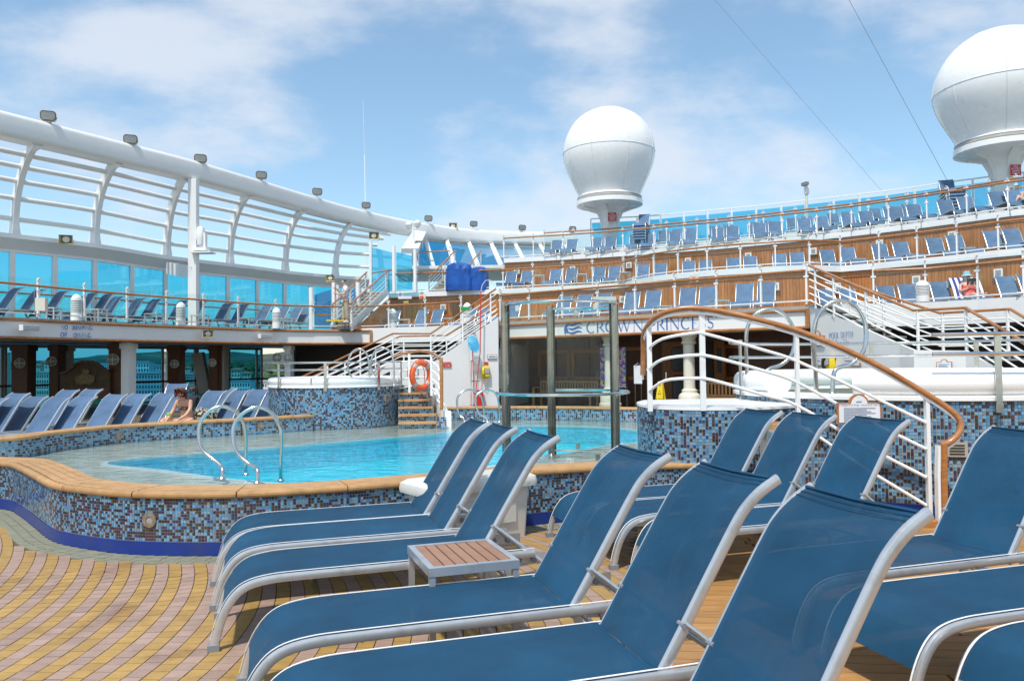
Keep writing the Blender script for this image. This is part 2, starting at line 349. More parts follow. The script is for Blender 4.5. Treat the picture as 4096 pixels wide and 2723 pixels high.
# sea and far shore
seam = mat('sea_water', (.03, .10, .16), .15, var=.2, scale=.02, bump=.3, bscale=.3)
MB().add([(-6000, -6000, -34), (6000, -6000, -34), (6000, 6000, -34), (-6000, 6000, -34)], [(0, 1, 2, 3)]).build('sea', seam, kind='structure')
LANDM = mat('shore_ground', (.16, .17, .12), .9, var=.3, scale=.02)
HILLM = mat('hill_vegetation', (.035, .060, .035), .9, var=.55, scale=.012, dirt=(.17, .15, .09), dscale=.006, dmin=.52, dmax=.7)
b = MB(); b.prism([(-1500, 330), (600, 330), (900, 2500), (-3200, 2500)], -36, -31); b.build('shore', LANDM, kind='structure')
def hills(y0, dy, hmax, seed, x0, x1, nx=90, ny=14):
    rnd = random.Random(seed); ph = [rnd.uniform(0, 6.3) for _ in range(6)]; b = MB(); vs = []
    for j in range(ny+1):
        for i in range(nx+1):
            x = x0+(x1-x0)*i/nx; y = y0+dy*j/ny
            h = sum(sin(x*k+ph[q]) / (q+1.5) for q, k in enumerate((.0021, .0047, .011, .026, .06)))
            e = sin(min(1, j/ny*1.05)*pi/2)**1.2
            vs.append((x, y, -33+(hmax*(.78+.2*h))*e + (rnd.uniform(-2, 2) if j else 0)))
    fs = [(j*(nx+1)+i, j*(nx+1)+i+1, (j+1)*(nx+1)+i+1, (j+1)*(nx+1)+i) for j in range(ny) for i in range(nx)]
    return b.add(vs, fs).build('hills', HILLM, smooth=True, kind='structure')
hills(700, 700, 58, 3, -1500, 500); hills(1500, 900, 92, 8, -3000, 900)
# trees on the far shore: one mass
b = MB(); rnd = random.Random(5)
for i in range(650):
    y = rnd.uniform(380, 1050); x = y*rnd.uniform(-.70, -.28); e = sin(min(1, max(0, (y-700)/700)*1.05)*pi/2)**1.2 if y > 700 else 0
    z = -31 + 45*e; r = rnd.uniform(3, 7)
    vs = []; k = 6
    for j in range(3):
        for q in range(k):
            a = 2*pi*q/k; rr = r*(.7, 1.05, .6)[j]*rnd.uniform(.75, 1.2); vs.append((x+rr*cos(a), y+rr*sin(a), z+r*(.1, .8, 1.5)[j]))
    vs.append((x, y, z+r*1.9)); fs = [(j*k+q, j*k+(q+1) % k, (j+1)*k+(q+1) % k, (j+1)*k+q) for j in range(2) for q in range(k)]+[(2*k+q, 2*k+(q+1) % k, 3*k) for q in range(k)]
    b.add(vs, fs)
o = b.build('shore_trees', mat('tree_foliage', (.035, .075, .025), .9, var=.5, scale=.2), kind='stuff'); tag(o, 'dark green trees massed between the town buildings beyond the windows', 'trees')
WIN = mat('far_window', (.06, .08, .10), .2); STUC = [mat('stucco_'+n_, c_, .8, var=.06, scale=.1) for n_, c_ in (('white', (.72, .71, .68)), ('cream', (.62, .55, .42)), ('pink', (.58, .42, .34)), ('grey', (.42, .43, .44)))]
TILER = mat('roof_terracotta', (.42, .16, .08), .8, var=.2, scale=.5)
def far_building(u0, u1, vtop, Y, floors, cols, mi, label, tiled=False):
    a = P(u0, 1450, Y); c = P(u1, 1450, Y); z1 = P((u0+u1)/2, vtop, Y).z; z0 = -33; w = c.x-a.x; d = min(30, w*.7)
    t = thing('apartment_building' if not tiled else 'house', label, 'building', (a.x+w/2, Y+d/2, z0), group='town buildings beyond the windows')
    MB().box((a.x+w/2, Y+d/2, (z0+z1)/2), (w, d, z1-z0)).build('wall', STUC[mi], t)
    if tiled:
        x0, x1 = a.x-1, c.x+1; MB().add([(x0, Y-1, z1), (x1, Y-1, z1), (x1, Y+d+1, z1), (x0, Y+d+1, z1), (x0+2, Y+d/2, z1+w*.2), (x1-2, Y+d/2, z1+w*.2)], [(0, 1, 5, 4), (1, 2, 5), (2, 3, 4, 5), (3, 0, 4), (0, 3, 2, 1)]).build('roof', TILER, t)
    else: MB().box((a.x+w/2, Y+d/2, z1+.4), (w+1, d+1, .8)).build('roof', STUC[3], t)
    n = 0; m0 = None
    fh = 3.1
    for r in range(floors):
        for q in range(cols):
            z = z1-2.0-r*fh; x = a.x+w*(q+.5)/cols
            if z < z0+1: continue
            if m0 is None:
                m0 = MB().box((0, 0, 0), (w/cols*.5, .3, 1.7)).build('window', WIN, t, local=True); o = m0
            else:
                o = bpy.data.objects.new('window', m0.data); COL.objects.link(o); o.parent = t
            o.location = (x-(a.x+w/2), -d/2-.05, z-z0); n += 1
FB = [(528, 596, 1449, 520, 8, 6, 0, 'tall white apartment tower seen through the window right of the white column'),
      (530, 650, 1493, 480, 5, 10, 3, 'wide grey apartment block in front of the tall white tower'),
      (602, 660, 1462, 640, 5, 5, 3, 'plain grey block standing to the right behind the tall white tower'),
      (905, 1000, 1524, 430, 3, 9, 0, 'long low white modern building seen beside the slanted grey strut'),
      (1040, 1086, 1526, 450, 3, 5, 0, 'small white block seen in the window just left of the whirlpool'),
      (128, 195, 1490, 450, 5, 7, 1, 'cream apartment block between the two leftmost dark pillars'),
      (0, 30, 1414, 500, 9, 3, 1, 'tall cream block at the left edge behind the leftmost window'),
      (405, 434, 1458, 560, 5, 4, 0, 'white block rising behind the right shoulder of the arched board'),
      (730, 780, 1497, 500, 4, 6, 2, 'pinkish apartment block seen behind the slanted grey strut'),
      (270, 330, 1478, 600, 4, 6, 2, 'pink block peeping over the left shoulder of the arched board')]
for a in FB: far_building(*a)
for i, (u0, u1, v, Y, lb) in enumerate([(20, 52, 1452, 760, 'red roofed house above the cream block at far left'), (120, 160, 1462, 720, 'red roofed house high up behind the cream apartment block'), (165, 205, 1448, 800, 'upper red roofed house on the hillside in the second window'),
        (735, 760, 1470, 760, 'red roofed house on the slope above the pinkish block'), (925, 960, 1478, 700, 'red roofed house on the slope left above the long low building'), (968, 1000, 1492, 640, 'red roofed house just above the right end of the long low building'), (604, 640, 1478, 720, 'red roofed house behind the wide grey block')]):
    far_building(u0, u1, v, Y, 2, 3, 1, lb, True)

# pool deck
DECKPOLY = [(28, -10), (28, 48), (-8, 48), (-11.8, 39.4), (-38, -5), (-38, -10)]
# near bench outer edge (front nosing) in plan
ZB = .52
Onear = [(-7.6, 9.3, 0), (-6.6, 8.95, 0)] + [PZ(u, v, ZB) for u, v in ((0, 1847), (65, 1863), (130, 1896), (176, 1922), (228, 1938), (326, 1951), (470, 1964), (652, 1969), (861, 1969), (1024, 1964), (1280, 1951), (1622, 1925), (1900, 1901), (2172, 1879), (2408, 1865), (2700, 1856), (2850, 1852))]
Onear = resample(catmull(atz([Vector(p) for p in Onear], 0), 6), .05)
Ofar = [(-12.5, 9.2, 0), (-9.8, 10.8, 0)] + [PZ(u, v, ZB) for u, v in ((0, 1752), (230, 1726), (473, 1702), (750, 1685), (1024, 1672), (1254, 1659))]
Ofar = resample(catmull(atz([Vector(p) for p in Ofar], 0), 6), .05)
Ofar2 = [PZ(u, v, ZB) for u, v in ((1690, 1632), (1765, 1630), (1900, 1627), (2050, 1626), (2300, 1627), (2568, 1631))]+[Vector((4.2, 17.2, 0)), Vector((5.4, 15.5, 0)), Vector((5.8, 13.0, 0))]
Ofar2 = resample(catmull(atz(Ofar2, 0), 6), .05)
# ledge round the pool, with the basin cut out
basin_px = [(430, 1840), (1024, 1788), (1592, 1741), (1817, 1720), (1940, 1706), (2053, 1697), (2232, 1697), (2400, 1702), (2558, 1715), (2625, 1738), (2558, 1763), (2441, 1774), (2232, 1814), (2100, 1834), (1940, 1862), (1700, 1905), (1450, 1932), (1224, 1933), (1024, 1918), (854, 1902), (640, 1872)]
BAS = [PZ(u, v, WATZ) for u, v in basin_px]; BAS = atz(BAS, 0)
BASs = catmull(BAS, 4, closed=True)
inner_near = offset2(Onear, .30)
led_out = [Vector((p.x, p.y, 0)) for p in inner_near[::4]] + [Vector((5.8, 8.6, 0)), Vector((7.2, 12, 0)), Vector((5.9, 15.6, 0)), Vector((4.4, 17.5, 0))] + [Vector((p.x, p.y+.06, 0)) for p in Ofar2[:70][::-8]] + [Vector((-2.0, 19.0, 0)), Vector((-4.6, 19.0, 0))] + [Vector((p.x, p.y+.05, 0)) for p in Ofar[::-6]]
def flat_with_hole(outer, hole, z, name, m, th=None):
    tr = tessellate_polygon([outer, hole]); vs = [(p.x, p.y, z) for p in outer+hole]
    return MB().add(vs, [tuple(t) for t in tr]).build(name, m, kind='structure')
flat_with_hole(led_out, BASs, .195, 'pool_ledge', LEDGE)
# basin walls and floor
b = MB(); n = len(BASs); vs = [(p.x, p.y, .195) for p in BASs]+[(p.x, p.y, -1.3) for p in BASs]
b.add(vs, [(i, (i+1) % n, (i+1) % n+n, i+n) for i in range(n)]); tr = tessellate_polygon([BASs]); b.add([(p.x, p.y, -1.3) for p in BASs], [tuple(t) for t in tr])
b.build('pool_basin', BASIN, kind='structure')
b = MB(); b.sweep(atz(BASs, .2), [(-.05, -.02), (.03, -.02), (.03, .012), (-.05, .012)], Vector((0, 0, 1)), closed=True)
b.build('pool_edge', mat('white_edge_tile', (.70, .74, .74), .3), kind='structure')
b = MB(); b.sweep(atz(offset2(BASs+[BASs[0]], .0)[:-1], -.02), [(-.012, -.13), (.012, -.13), (.012, .13), (-.012, .13)], Vector((0, 0, 1)), closed=True)
b.build('waterline_band', mat('waterline_tile', (.03, .60, .78), .3, var=.3, scale=14), kind='structure')
# water
wm = bpy.data.materials.new('pool_water'); wm.use_nodes = True; t_ = wm.node_tree; n_ = t_.nodes; l_ = t_.links; n_.clear()
o_ = n_.new('ShaderNodeOutputMaterial'); tr_ = n_.new('ShaderNodeBsdfTransparent'); tr_.inputs[0].default_value = (.86, .965, .97, 1)
gl_ = n_.new('ShaderNodeBsdfGlossy'); gl_.inputs['Roughness'].default_value = .03
fr_ = n_.new('ShaderNodeFresnel'); thin_ior(n_, l_, fr_, 1.33); mx_ = n_.new('ShaderNodeMixShader')
tcn = n_.new('ShaderNodeTexCoord'); mpn = n_.new('ShaderNodeMapping'); mpn.inputs['Scale'].default_value = (1, 1.6, 1); l_.new(tcn.outputs['Object'], mpn.inputs[0])
na = n_.new('ShaderNodeTexNoise'); na.inputs['Scale'].default_value = 2.6; na.inputs['Detail'].default_value = 3; na.inputs['Distortion'].default_value = .6; l_.new(mpn.outputs[0], na.inputs['Vector'])
bp_ = n_.new('ShaderNodeBump'); bp_.inputs['Strength'].default_value = .22; bp_.inputs['Distance'].default_value = .12; l_.new(na.outputs['Fac'], bp_.inputs['Height'])
l_.new(bp_.outputs[0], gl_.inputs['Normal']); l_.new(bp_.outputs[0], fr_.inputs['Normal'])
frm_ = n_.new('ShaderNodeMath'); frm_.operation = 'MULTIPLY'; frm_.inputs[1].default_value = .85; l_.new(fr_.outputs[0], frm_.inputs[0]); l_.new(frm_.outputs[0], mx_.inputs[0]); l_.new(tr_.outputs[0], mx_.inputs[1]); l_.new(gl_.outputs[0], mx_.inputs[2]); l_.new(mx_.outputs[0], o_.inputs[0])
lo2 = [p.copy() for p in led_out]; tr = tessellate_polygon([lo2])
MB().add([(p.x, p.y, WATZ) for p in lo2], [tuple(t) for t in tr]).build('pool_water', wm, kind='structure')
# main deck slab with the pool zone cut out
deck_out = [Vector((x, y, 0)) for x, y in DECKPOLY]
tr = tessellate_polygon([deck_out, led_out]); MB().add([(p.x, p.y, -.012) for p in deck_out+led_out], [tuple(t) for t in tr]).build('pool_deck', GROUT, kind='structure')
b = MB(); b.add([(x, y, -1.7) for x, y in DECKPOLY], [tuple(range(6))]); b.build('deck_underside', DARK, kind='structure')

# ---------------- mosaic walls, benches
def tile_meshes(pw, ph, depth=.004, tag_=''):
    r = []
    for i in range(8):
        me = bpy.data.meshes.new('tile'+tag_); x, z, d = pw/2, ph/2, depth
        me.from_pydata([(-x, 0, -z), (x, 0, -z), (x, 0, z), (-x, 0, z), (-x*.94, -d, -z*.94), (x*.94, -d, -z*.94), (x*.94, -d, z*.94), (-x*.94, -d, z*.94)], [], [(4, 5, 6, 7), (0, 1, 5, 4), (1, 2, 6, 5), (2, 3, 7, 6), (3, 0, 4, 7)])
        me.materials.append(MOS[i]); r.append(me)
    return r
def mosaic(poly, z0, z1, pitch, parent, nind=300, side=-1, simple=False, score=None):
    """glass tiles on a wall that follows poly (outward = right of travel); nearest nind are parts"""
    pts = resample(poly, pitch); inv = MW[parent].inverted(); rows = int(round((z1-z0)/pitch)); ph = (z1-z0)/rows
    cells = []
    for i in range(len(pts)-1):
        a, c = pts[i], pts[i+1]; t = (c-a); t.z = 0; w = t.length; t.normalize(); nrm = Vector((t.y, -t.x, 0))
        m = (a+c)/2
        if nrm.dot(Vector((0, 0, 0))-m) < -.15*m.length: continue
        for r in range(rows):
            z = z0+(r+.5)*ph; p = Vector((m.x, m.y, z))+nrm*.001
            u, v = proj(p); d = (p-CAM).length
            s = d/max(.05, nrm.dot((CAM-p).normalized()))**.5 if -20 < u < 4110 and v < 2720 else 999+d
            cells.append((s, p, t, nrm, w))
    cells.sort(key=lambda q: q[0])
    mesh_ = tile_meshes(pitch*.86, ph*.86)
    STP = Vector((-2.99, 6.46, 0))
    def pick(p):
        q = Vector((p.x, p.y, 0)); u, v = proj(p)
        if CURMIX[0] == 'near' and abs(u-601) < 21-(v-2100)*.05 and v > 2095: return random.choice((6, 6, 4, 5))
        return pickmos()
    for s, p, t, nrm, w in cells[:nind]:
        o = bpy.data.objects.new('tile', mesh_[pick(p)]); COL.objects.link(o); o.parent = parent
        R = Matrix((( t.x, -nrm.x, 0), (t.y, -nrm.y, 0), (0, 0, 1))).to_4x4(); R.translation = p; o.matrix_local = inv @ R
    b = MB()
    for s, p, t, nrm, w in cells[nind:]:
        h = pitch*.43; k = ph*.43; b.cur = pick(p); up = Vector((0, 0, 1)); d = nrm*.004
        if simple: b.add([p-t*h-up*k+d, p+t*h-up*k+d, p+t*h+up*k+d, p-t*h+up*k+d], [(0, 1, 2, 3)])
        else: b.add([p-t*h-up*k, p+t*h-up*k, p+t*h+up*k, p-t*h+up*k, p-t*h*.94-up*k*.94+d, p+t*h*.94-up*k*.94+d, p+t*h*.94+up*k*.94+d, p-t*h*.94+up*k*.94+d], [(4, 5, 6, 7), (0, 1, 5, 4), (1, 2, 6, 5), (2, 3, 7, 6), (3, 0, 4, 7)])
    if b.v: b.build('tile_field', MOS, parent, kind='stuff')
def wall_strip(poly, th, z0, z1):
    q = offset2(poly, th); b = MB(); n = len(poly); vs = []
    for p, r in zip(poly, q): vs += [(p.x, p.y, z0), (p.x, p.y, z1), (r.x, r.y, z1), (r.x, r.y, z0)]
    fs = [(i*4+j, i*4+(j+1) % 4, (i+1)*4+(j+1) % 4, (i+1)*4+j) for i in range(n-1) for j in range(4)]+[(3, 2, 1, 0), (n*4-4, n*4-3, n*4-2, n*4-1)]
    return b.add(vs, fs)
def bench(name, label, O, seg, nstrip, width, z, zbot, pitch, base=True, over=.035, nind=300, simple=False):
    mid = O[len(O)//2]; t = thing(name, label, 'bench', (mid.x, mid.y, 0))
    wallp = offset2(O, over); wall_strip(wallp, width-over*2, zbot, z-.05).build('wall_core', LGROUT, t)
    mosaic(wallp, zbot+(.11 if base else 0)+.004, z-.055, pitch, t, nind, simple=simple)
    if base:
        wall_strip(offset2(O, over-.012), .012, 0.0, .11).build('base_band', BLUEB, t)
    per = max(2, int(seg/.05)); sw = (width)/nstrip
    i = 0
    while i < len(O)-1:
        j = min(i+per, len(O)-1)
        if len(O)-1-j < per/3: j = len(O)-1
        sub = O[i:j+1]
        for k in range(nstrip):
            d = sw*(k+.5); w = sw-.010; h = .055 if k == 0 else .04
            c = atz(offset2(O, d)[i:j+1], z-h/2)
            # short gap at both ends
            c[0] = c[0].lerp(c[1], .10); c[-1] = c[-1].lerp(c[-2], .10)
            pr = roundp(w, h, .02 if k == 0 else .005, 2)
            MB().sweep(c[::2] if len(c) % 2 else c, pr, Vector((0, 0, 1))).build('plank', TEAK, t)
        i = j
    return t
CURMIX[0] = 'near'
bn = bench('pool_bench', 'teak topped mosaic bench wall curving along the near side of the pool', Onear, .95, 5, .40, ZB, 0, .0245)
CURMIX[0] = 'far'
bf = bench('pool_bench', 'teak topped mosaic wall on the far side of the pool below the row of loungers', Ofar, 1.6, 3, .36, ZB, .0, .042, base=False, nind=0)
bf2 = bench('pool_bench', 'teak topped mosaic wall at the far end of the pool before the alcove', Ofar2, 1.4, 3, .36, ZB, .0, .048, base=False, nind=0, simple=True)
def porthole(p, nrm, r, parent):
    p = Vector(p); nrm = Vector(nrm).normalized(); up = Vector((0, 0, 1)); s = up.cross(nrm)
    def ring(r0, r1, d0, d1, name, m):
        b = MB(); k = 24; vs = []
        for a in range(k):
            e = s*cos(2*pi*a/k)+up*sin(2*pi*a/k); vs += [p+e*r0+nrm*d0, p+e*r0+nrm*d1, p+e*r1+nrm*d1, p+e*r1+nrm*d0]
        b.add(vs, [(i*4+j, i*4+(j+1) % 4, ((i+1) % k)*4+(j+1) % 4, ((i+1) % k)*4+j) for i in range(k) for j in range(4)])
        return b.build(name, m, parent, smooth=True)
    rg = ring(r*.5, r, .004, .018, 'light_ring', RUST)
    b = MB(); vs = [p+nrm*.012]+[p+nrm*.010+(s*cos(2*pi*a/20)+up*sin(2*pi*a/20))*r*.5 for a in range(20)]
    b.add(vs, [(0, 1+a, 1+(a+1) % 20) for a in range(20)]); b.build('lens', LAMPG, parent)
def poly_at_u(poly, u, z=0):
    best = None
    for a, c in zip(poly, poly[1:]):
        ua = proj((a.x, a.y, z if z is not None else a.z))[0]; uc = proj((c.x, c.y, z if z is not None else c.z))[0]
        if (ua-u)*(uc-u) <= 0 and ua != uc:
            f = (u-ua)/(uc-ua); p = a.lerp(c, f); t = (c-a).normalized(); return p, t
    return None, None
wn = offset2(Onear, .035); p, t = poly_at_u(wn, 601, .3)
porthole((p.x, p.y, P(601, 2078, p.y).z), (t.y, -t.x, 0), .062, bn)
wf = offset2(Ofar, .035)
for u, v in ((473, 1743), (1043, 1700)):
    p, t = poly_at_u(wf, u, .3); porthole((p.x, p.y, P(u, v, p.y).z), (t.y, -t.x, 0), .07, bf)

# ---------------- deck paving
def gcurve(y): return -.12*(y-4.2)**2 if y > 3.6 else -.12*.36+.06*(y-3.6)
import bisect
def inside_near(x, y):   # is the point on the deck side of the near bench wall (with border)
    # wall curve distance
    best = 1e9; s = 1
    for i in range(0, len(wn)-1, 2):
        p = wn[i]; d = (p.x-x)**2+(p.y-y)**2
        if d < best: best = d; i2 = min(i, len(wn)-2); t = (wn[i2+1]-wn[i2]); s = (t.x*(y-p.y)-t.y*(x-p.x)); bp2 = i
    return sqrt(best), s     # s>0 left of travel = pool side
TT = thing('deck_paving', 'pink and yellow ceramic deck tiles in curving bands before the pool', 'paving', (0, 0, 0)); TT['kind'] = 'structure'
for k_ in ('label', 'category'):
    if k_ in TT: del TT[k_]
cells = []
BW = .098; BL = .098
for bi in range(-26, 44):
    x0 = -2.10+bi*BW
    for k in range(0, 62):
        y = 2.9+k*BL+(bi % 3)*.012; x = x0+gcurve(y)+.0
        if y > 6.0 and x > -3.2: pass
        if x > .62+(y-4)*.15: continue
        # far-left round patch
        dd = sqrt((x+6.3)**2+(y-6.1)**2)
        if dd < 1.75: continue
        u, v = proj((x, y, 0))
        if u < -350 or u > 4200 or v > 3050: continue
        d, s = inside_near(x, y)
        if s > 0 or d < .26: continue
        cells.append((y, x, bi, k))
cells.sort()
vis = [c for c in cells if proj((c[1], c[0], 0))[1] < 2735 and proj((c[1], c[0], 0))[0] > -10 and proj((c[1], c[0], 0))[0] < 900]
visset = set((c[2], c[3]) for c in vis[:300])
bx = MB().box((0, 0, -.006), (BW-.006, BL-.005, .012)); mY = bx.build('paving_tile', YEL); mP = MB().box((0, 0, -.006), (BW-.006, BL-.005, .012)).build('paving_tile', PNK)
def shear(x, y, w, l):
    s = (gcurve(y+.01)-gcurve(y-.01))/.02
    return s
b = {0: MB(), 1: MB()}
rt = random.Random(2)
protos = {}
for y, x, bi, k in cells:
    c = bi % 2; s = shear(x, y, BW, BL); dz = rt.uniform(-.0012, 0.0006)
    if (bi, k) in visset:
        o = bpy.data.objects.new('paving_tile', (mY if c else mP).data); COL.objects.link(o); o.parent = TT
        M_ = Matrix(((1, s, 0, x), (0, 1, 0, y), (0, 0, 1, dz), (0, 0, 0, 1)))
        # a sheared matrix cannot be stored in loc/rot/scale exactly: rotate instead
        o.location = (x, y, dz); o.rotation_euler = (0, 0, -atan2(s, 1)*.9)
        o.scale = (cos(atan2(s, 1)), 1, 1)
    else:
        w, l = (BW-.006)/2, (BL-.005)/2; vs = []
        for zz_ in (-.012, dz):
            for ax, ay in ((-w, -l), (w, -l), (w, l), (-w, l)): vs.append((x+ax+s*ay, y+ay, zz_))
        b[c].add(vs, [(4, 5, 6, 7), (0, 1, 5, 4), (1, 2, 6, 5), (2, 3, 7, 6), (3, 0, 4, 7)])
bpy.data.objects.remove(mY); bpy.data.objects.remove(mP)
b[1].build('paving_tile_field', YEL, TT, kind='stuff'); b[0].build('paving_tile_field', PNK, TT, kind='stuff')
# sage border along the wall base: two courses of slim bricks, plus the round patch at far left
b = MB()
for row in range(3):
    c = offset2(wn, -(.015+.04+row*.082)); c = resample(c, .125)
    for i in range(len(c)-1):
        m = (c[i]+c[i+1])/2; t = (c[i+1]-c[i]); L_ = t.length
        if proj(m)[0] < -500: continue
        b.box((m.x, m.y, -.007+rt.uniform(-.001, .0008)), (L_-.006, .076, .014), atan2(t.y, t.x)+.12)
for r_ in range(18):
    R_ = .06+r_*.097; nn = max(4, int(2*pi*R_/.13))
    for i in range(nn):
        a = 2*pi*i/nn; x, y = -6.3+R_*cos(a), 6.1+R_*sin(a); u, v = proj((x, y, 0))
        if u < -200 or v > 2800: continue
        d, s = inside_near(x, y)
        if s > 0 or d < .27: continue
        b.box((x, y, -.007+rt.uniform(-.001, .0008)), (.088, 2*pi*R_/nn-.006, .014), a)
b.build('border_brick_field', GRN, TT, kind='stuff')
# teak deck boards on the right
cells = []
for k in range(0, 62):
    y = .9+k*.115; x = .55
    while x < 7.5:
        L_ = rt.uniform(1.3, 2.3); x0 = max(x, .66+(y-4)*.15); x1 = min(x+L_, 7.5)
        if x1-x0 > .2:
            ym = y-.1*((x0+x1)/2-2.5)
            ok = ym < 7.25 and inside_near((x0+x1)/2, ym)[1] < 0 and not (sqrt((x1-4.8)**2+(y-9.55)**2) < 2.2 and sqrt((x0-4.8)**2+(y-9.55)**2) < 2.2)
            if ok: cells.append((x0, x1, ym))
        x += L_
for x0, x1, y in cells:
    s = .10; a = -.10
    MB().box(((x0+x1)/2, y, -.006), (x1-x0-.008, .108, .012), a).build('deck_board', DECKW, TT)
# ================================================================== TERRACES
def pzl(lst, z): return [PZ(u, v, z) for u, v in lst]
ORD = ['first', 'second', 'third', 'fourth', 'fifth', 'sixth', 'seventh', 'eighth', 'ninth', 'tenth', 'eleventh', 'twelfth', 'thirteenth', 'fourteenth', 'fifteenth', 'sixteenth', 'seventeenth', 'eighteenth', 'nineteenth', 'twentieth', 'twenty-first', 'twenty-second', 'twenty-third', 'twenty-fourth', 'twenty-fifth']
UPZ = Vector((0, 0, 1))
e1_px = [(0, 1264), (152, 1272), (337, 1282), (508, 1290), (666, 1297), (814, 1303), (953, 1309), (1102, 1314), (1253, 1316), (1404, 1317), (1555, 1313), (1702, 1309), (1845, 1302)]
E1L = pzl(e1_px, Z1)
E1L = [E1L[0]+(E1L[0]-E1L[2])*f for f in (3.0, 2.0, 1.0)] + E1L
cA, cB = PZ(2000, 1287, Z1), PZ(3232, 1220, Z1)
E1C = [cA.lerp(cB, i/8) for i in range(9)]
E1R = pzl([(3330, 1223), (3495, 1220), (3704, 1214), (3913, 1202), (4096, 1190)], Z1)+[Vector((16.5, 17.0, Z1)), Vector((19, 13.5, Z1)), Vector((21, 8, Z1))]
E1R[0] = cB+(E1R[1]-cB)*.12
E2 = pzl([(1555, 1176), (1667, 1171), (1781, 1167), (1897, 1162), (2013, 1158), (2132, 1152), (2252, 1146), (2371, 1141), (2495, 1133), (2545, 1121), (2616, 1107), (2713, 1096), (2830, 1085), (2963, 1076), (3102, 1068), (3238, 1063), (3362, 1067), (3518, 1054), (3670, 1039), (3829, 1023), (3995, 1004)], Z2)+[Vector((18.2, 22.0, Z2)), Vector((21.5, 18.0, Z2)), Vector((24, 13, Z2)), Vector((25.5, 8, Z2))]
E3 = pzl([(2016, 1036), (2134, 1030), (2253, 1024), (2372, 1017), (2493, 1009), (2617, 1000), (2741, 990), (2868, 980), (2999, 968), (3131, 955), (3269, 942), (3408, 927), (3556, 909), (3709, 890), (3869, 868), (4033, 845)], Z3)+[Vector((20.5, 25.0, Z3)), Vector((23.2, 21.0, Z3)), Vector((26, 15, Z3)), Vector((27.5, 9, Z3))]
E4 = offset2(atz(E3, Z4), 2.2)
E4 = E4[1:]
E5 = offset2(atz(E3, Z4), 5.2)[1:]
def prism_z(poly, z0, z1, name, m, kind='structure'):
    return MB().prism([(p.x, p.y) for p in poly], z0, z1).build(name, m, kind=kind)
outerL = [Vector((-39.5, -2, 0)), Vector((-13.4, 41.2, 0)), Vector((-6, 52, 0)), Vector((28, 52, 0)), Vector((30, 5, 0))]
pl1 = [p for p in E1L]+E1C+E1R+[Vector((30, 6, 0)), Vector((30, 52, 0)), Vector((-6, 52, 0)), Vector((-12.4, 40.5, 0))]+[Vector((-12.4, 40.5, 0))+(Vector((-39.5, -2, 0))-Vector((-12.4, 40.5, 0)))*.85]
TFLOOR = mat('terrace_floor', (.30, .30, .27), .7, var=.1)
MB().prism([(p.x, p.y) for p in pl1], 2.46, Z1-.01).build('terrace_deck', [TFLOOR], kind='structure')
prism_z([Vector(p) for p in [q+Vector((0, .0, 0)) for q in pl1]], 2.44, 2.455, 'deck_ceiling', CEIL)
prism_z(E2+[Vector((30, 8, 0)), Vector((30, 52, 0)), Vector((-4, 52, 0)), Vector((-6.5, 44, 0))], Z2-.16, Z2, 'terrace_deck', TFLOOR)
prism_z(E3+[Vector((32, 9, 0)), Vector((32, 52, 0)), Vector((2, 52, 0)), Vector((.2, 44, 0))], Z3-.16, Z3, 'terrace_deck', TFLOOR)
prism_z(E4+[Vector((33, 9, 0)), Vector((33, 53, 0)), Vector((3.2, 53, 0)), Vector((2.2, 46, 0))], Z3+.02, Z4, 'terrace_deck', TFLOOR)
prism_z([Vector((-6.0, 40.6, 0)), Vector((-.3, 40.6, 0)), Vector((-.3, 47, 0)), Vector((-6.8, 47, 0))], Z3-.16, Z3, 'terrace_deck', WHITE)
# white edge bands + plank walls
def edge_band(pts, z0, z1, label, proud=.03, m=None):
    o = wall_strip(offset2(pts, -proud), .06, z0, z1).build('deck_edge', m or WHITE); tag(o, None, None, None, 'structure'); return o
edge_band(E2, Z2-.19, Z2+.03, ''); edge_band(E3, Z3-.19, Z3+.03, ''); edge_band(E4, Z4-.22, Z4+.03, '')
edge_band(E1R, 2.40, Z1+.03, '')
edge_band(E1L[12:], 2.40, Z1+.03, '')
def plank_wall(pts, z0, z1, label, pw=.098, cat='wall', ins=.10, ribs=True, nmax=300):
    pts = atz(offset2(pts, ins), 0); mid = pts[len(pts)//2]
    t = thing('panelled_wall', label, cat, (mid.x, mid.y, z0)); inv = MW[t].inverted()
    wall_strip(offset2(pts, .03), .06, z0, z1).build('wall_core', DARK, t)
    rs = resample(pts, pw); protos_ = {}; h = z1-z0; rest = MB(); n = 0
    me = MB().box((0, .015, h/2), (pw-.008, .03, h-.02)); 
    for i in range(len(rs)-1):
        m = (rs[i]+rs[i+1])/2; tt = (rs[i+1]-rs[i]).normalized(); u, v = proj((m.x, m.y, z0))
        if (m-CAM).y < 1 or u > 4250: continue
        if n < nmax:
            if not protos_:
                o = me.build('plank', PANEL, t, local=True); protos_['m'] = o.data
            else:
                o = bpy.data.objects.new('plank', protos_['m']); COL.objects.link(o); o.parent = t
            R = Matrix(((tt.x, -tt.y, 0), (tt.y, tt.x, 0), (0, 0, 1))).to_4x4(); R.translation = (m.x, m.y, z0+rt.uniform(-.002, .002)); o.matrix_local = inv @ R; n += 1
    b = MB(); b.sweep(atz(offset2(pts, -.02), z1-.10), rectp(.03, .20), UPZ); b.build('top_rail', PANEL, t)
    return t
w1 = plank_wall(E2, Z1, Z2-.19, 'brown vertical plank wall behind the lowest terrace of loungers', .115)
w2 = plank_wall(E3, Z2, Z3-.19, 'brown vertical plank wall behind the middle terrace of loungers', .115)
w3 = plank_wall(E4, Z3, Z4-.22, 'low brown plank wall behind the upper terrace of loungers', .16, nmax=230)
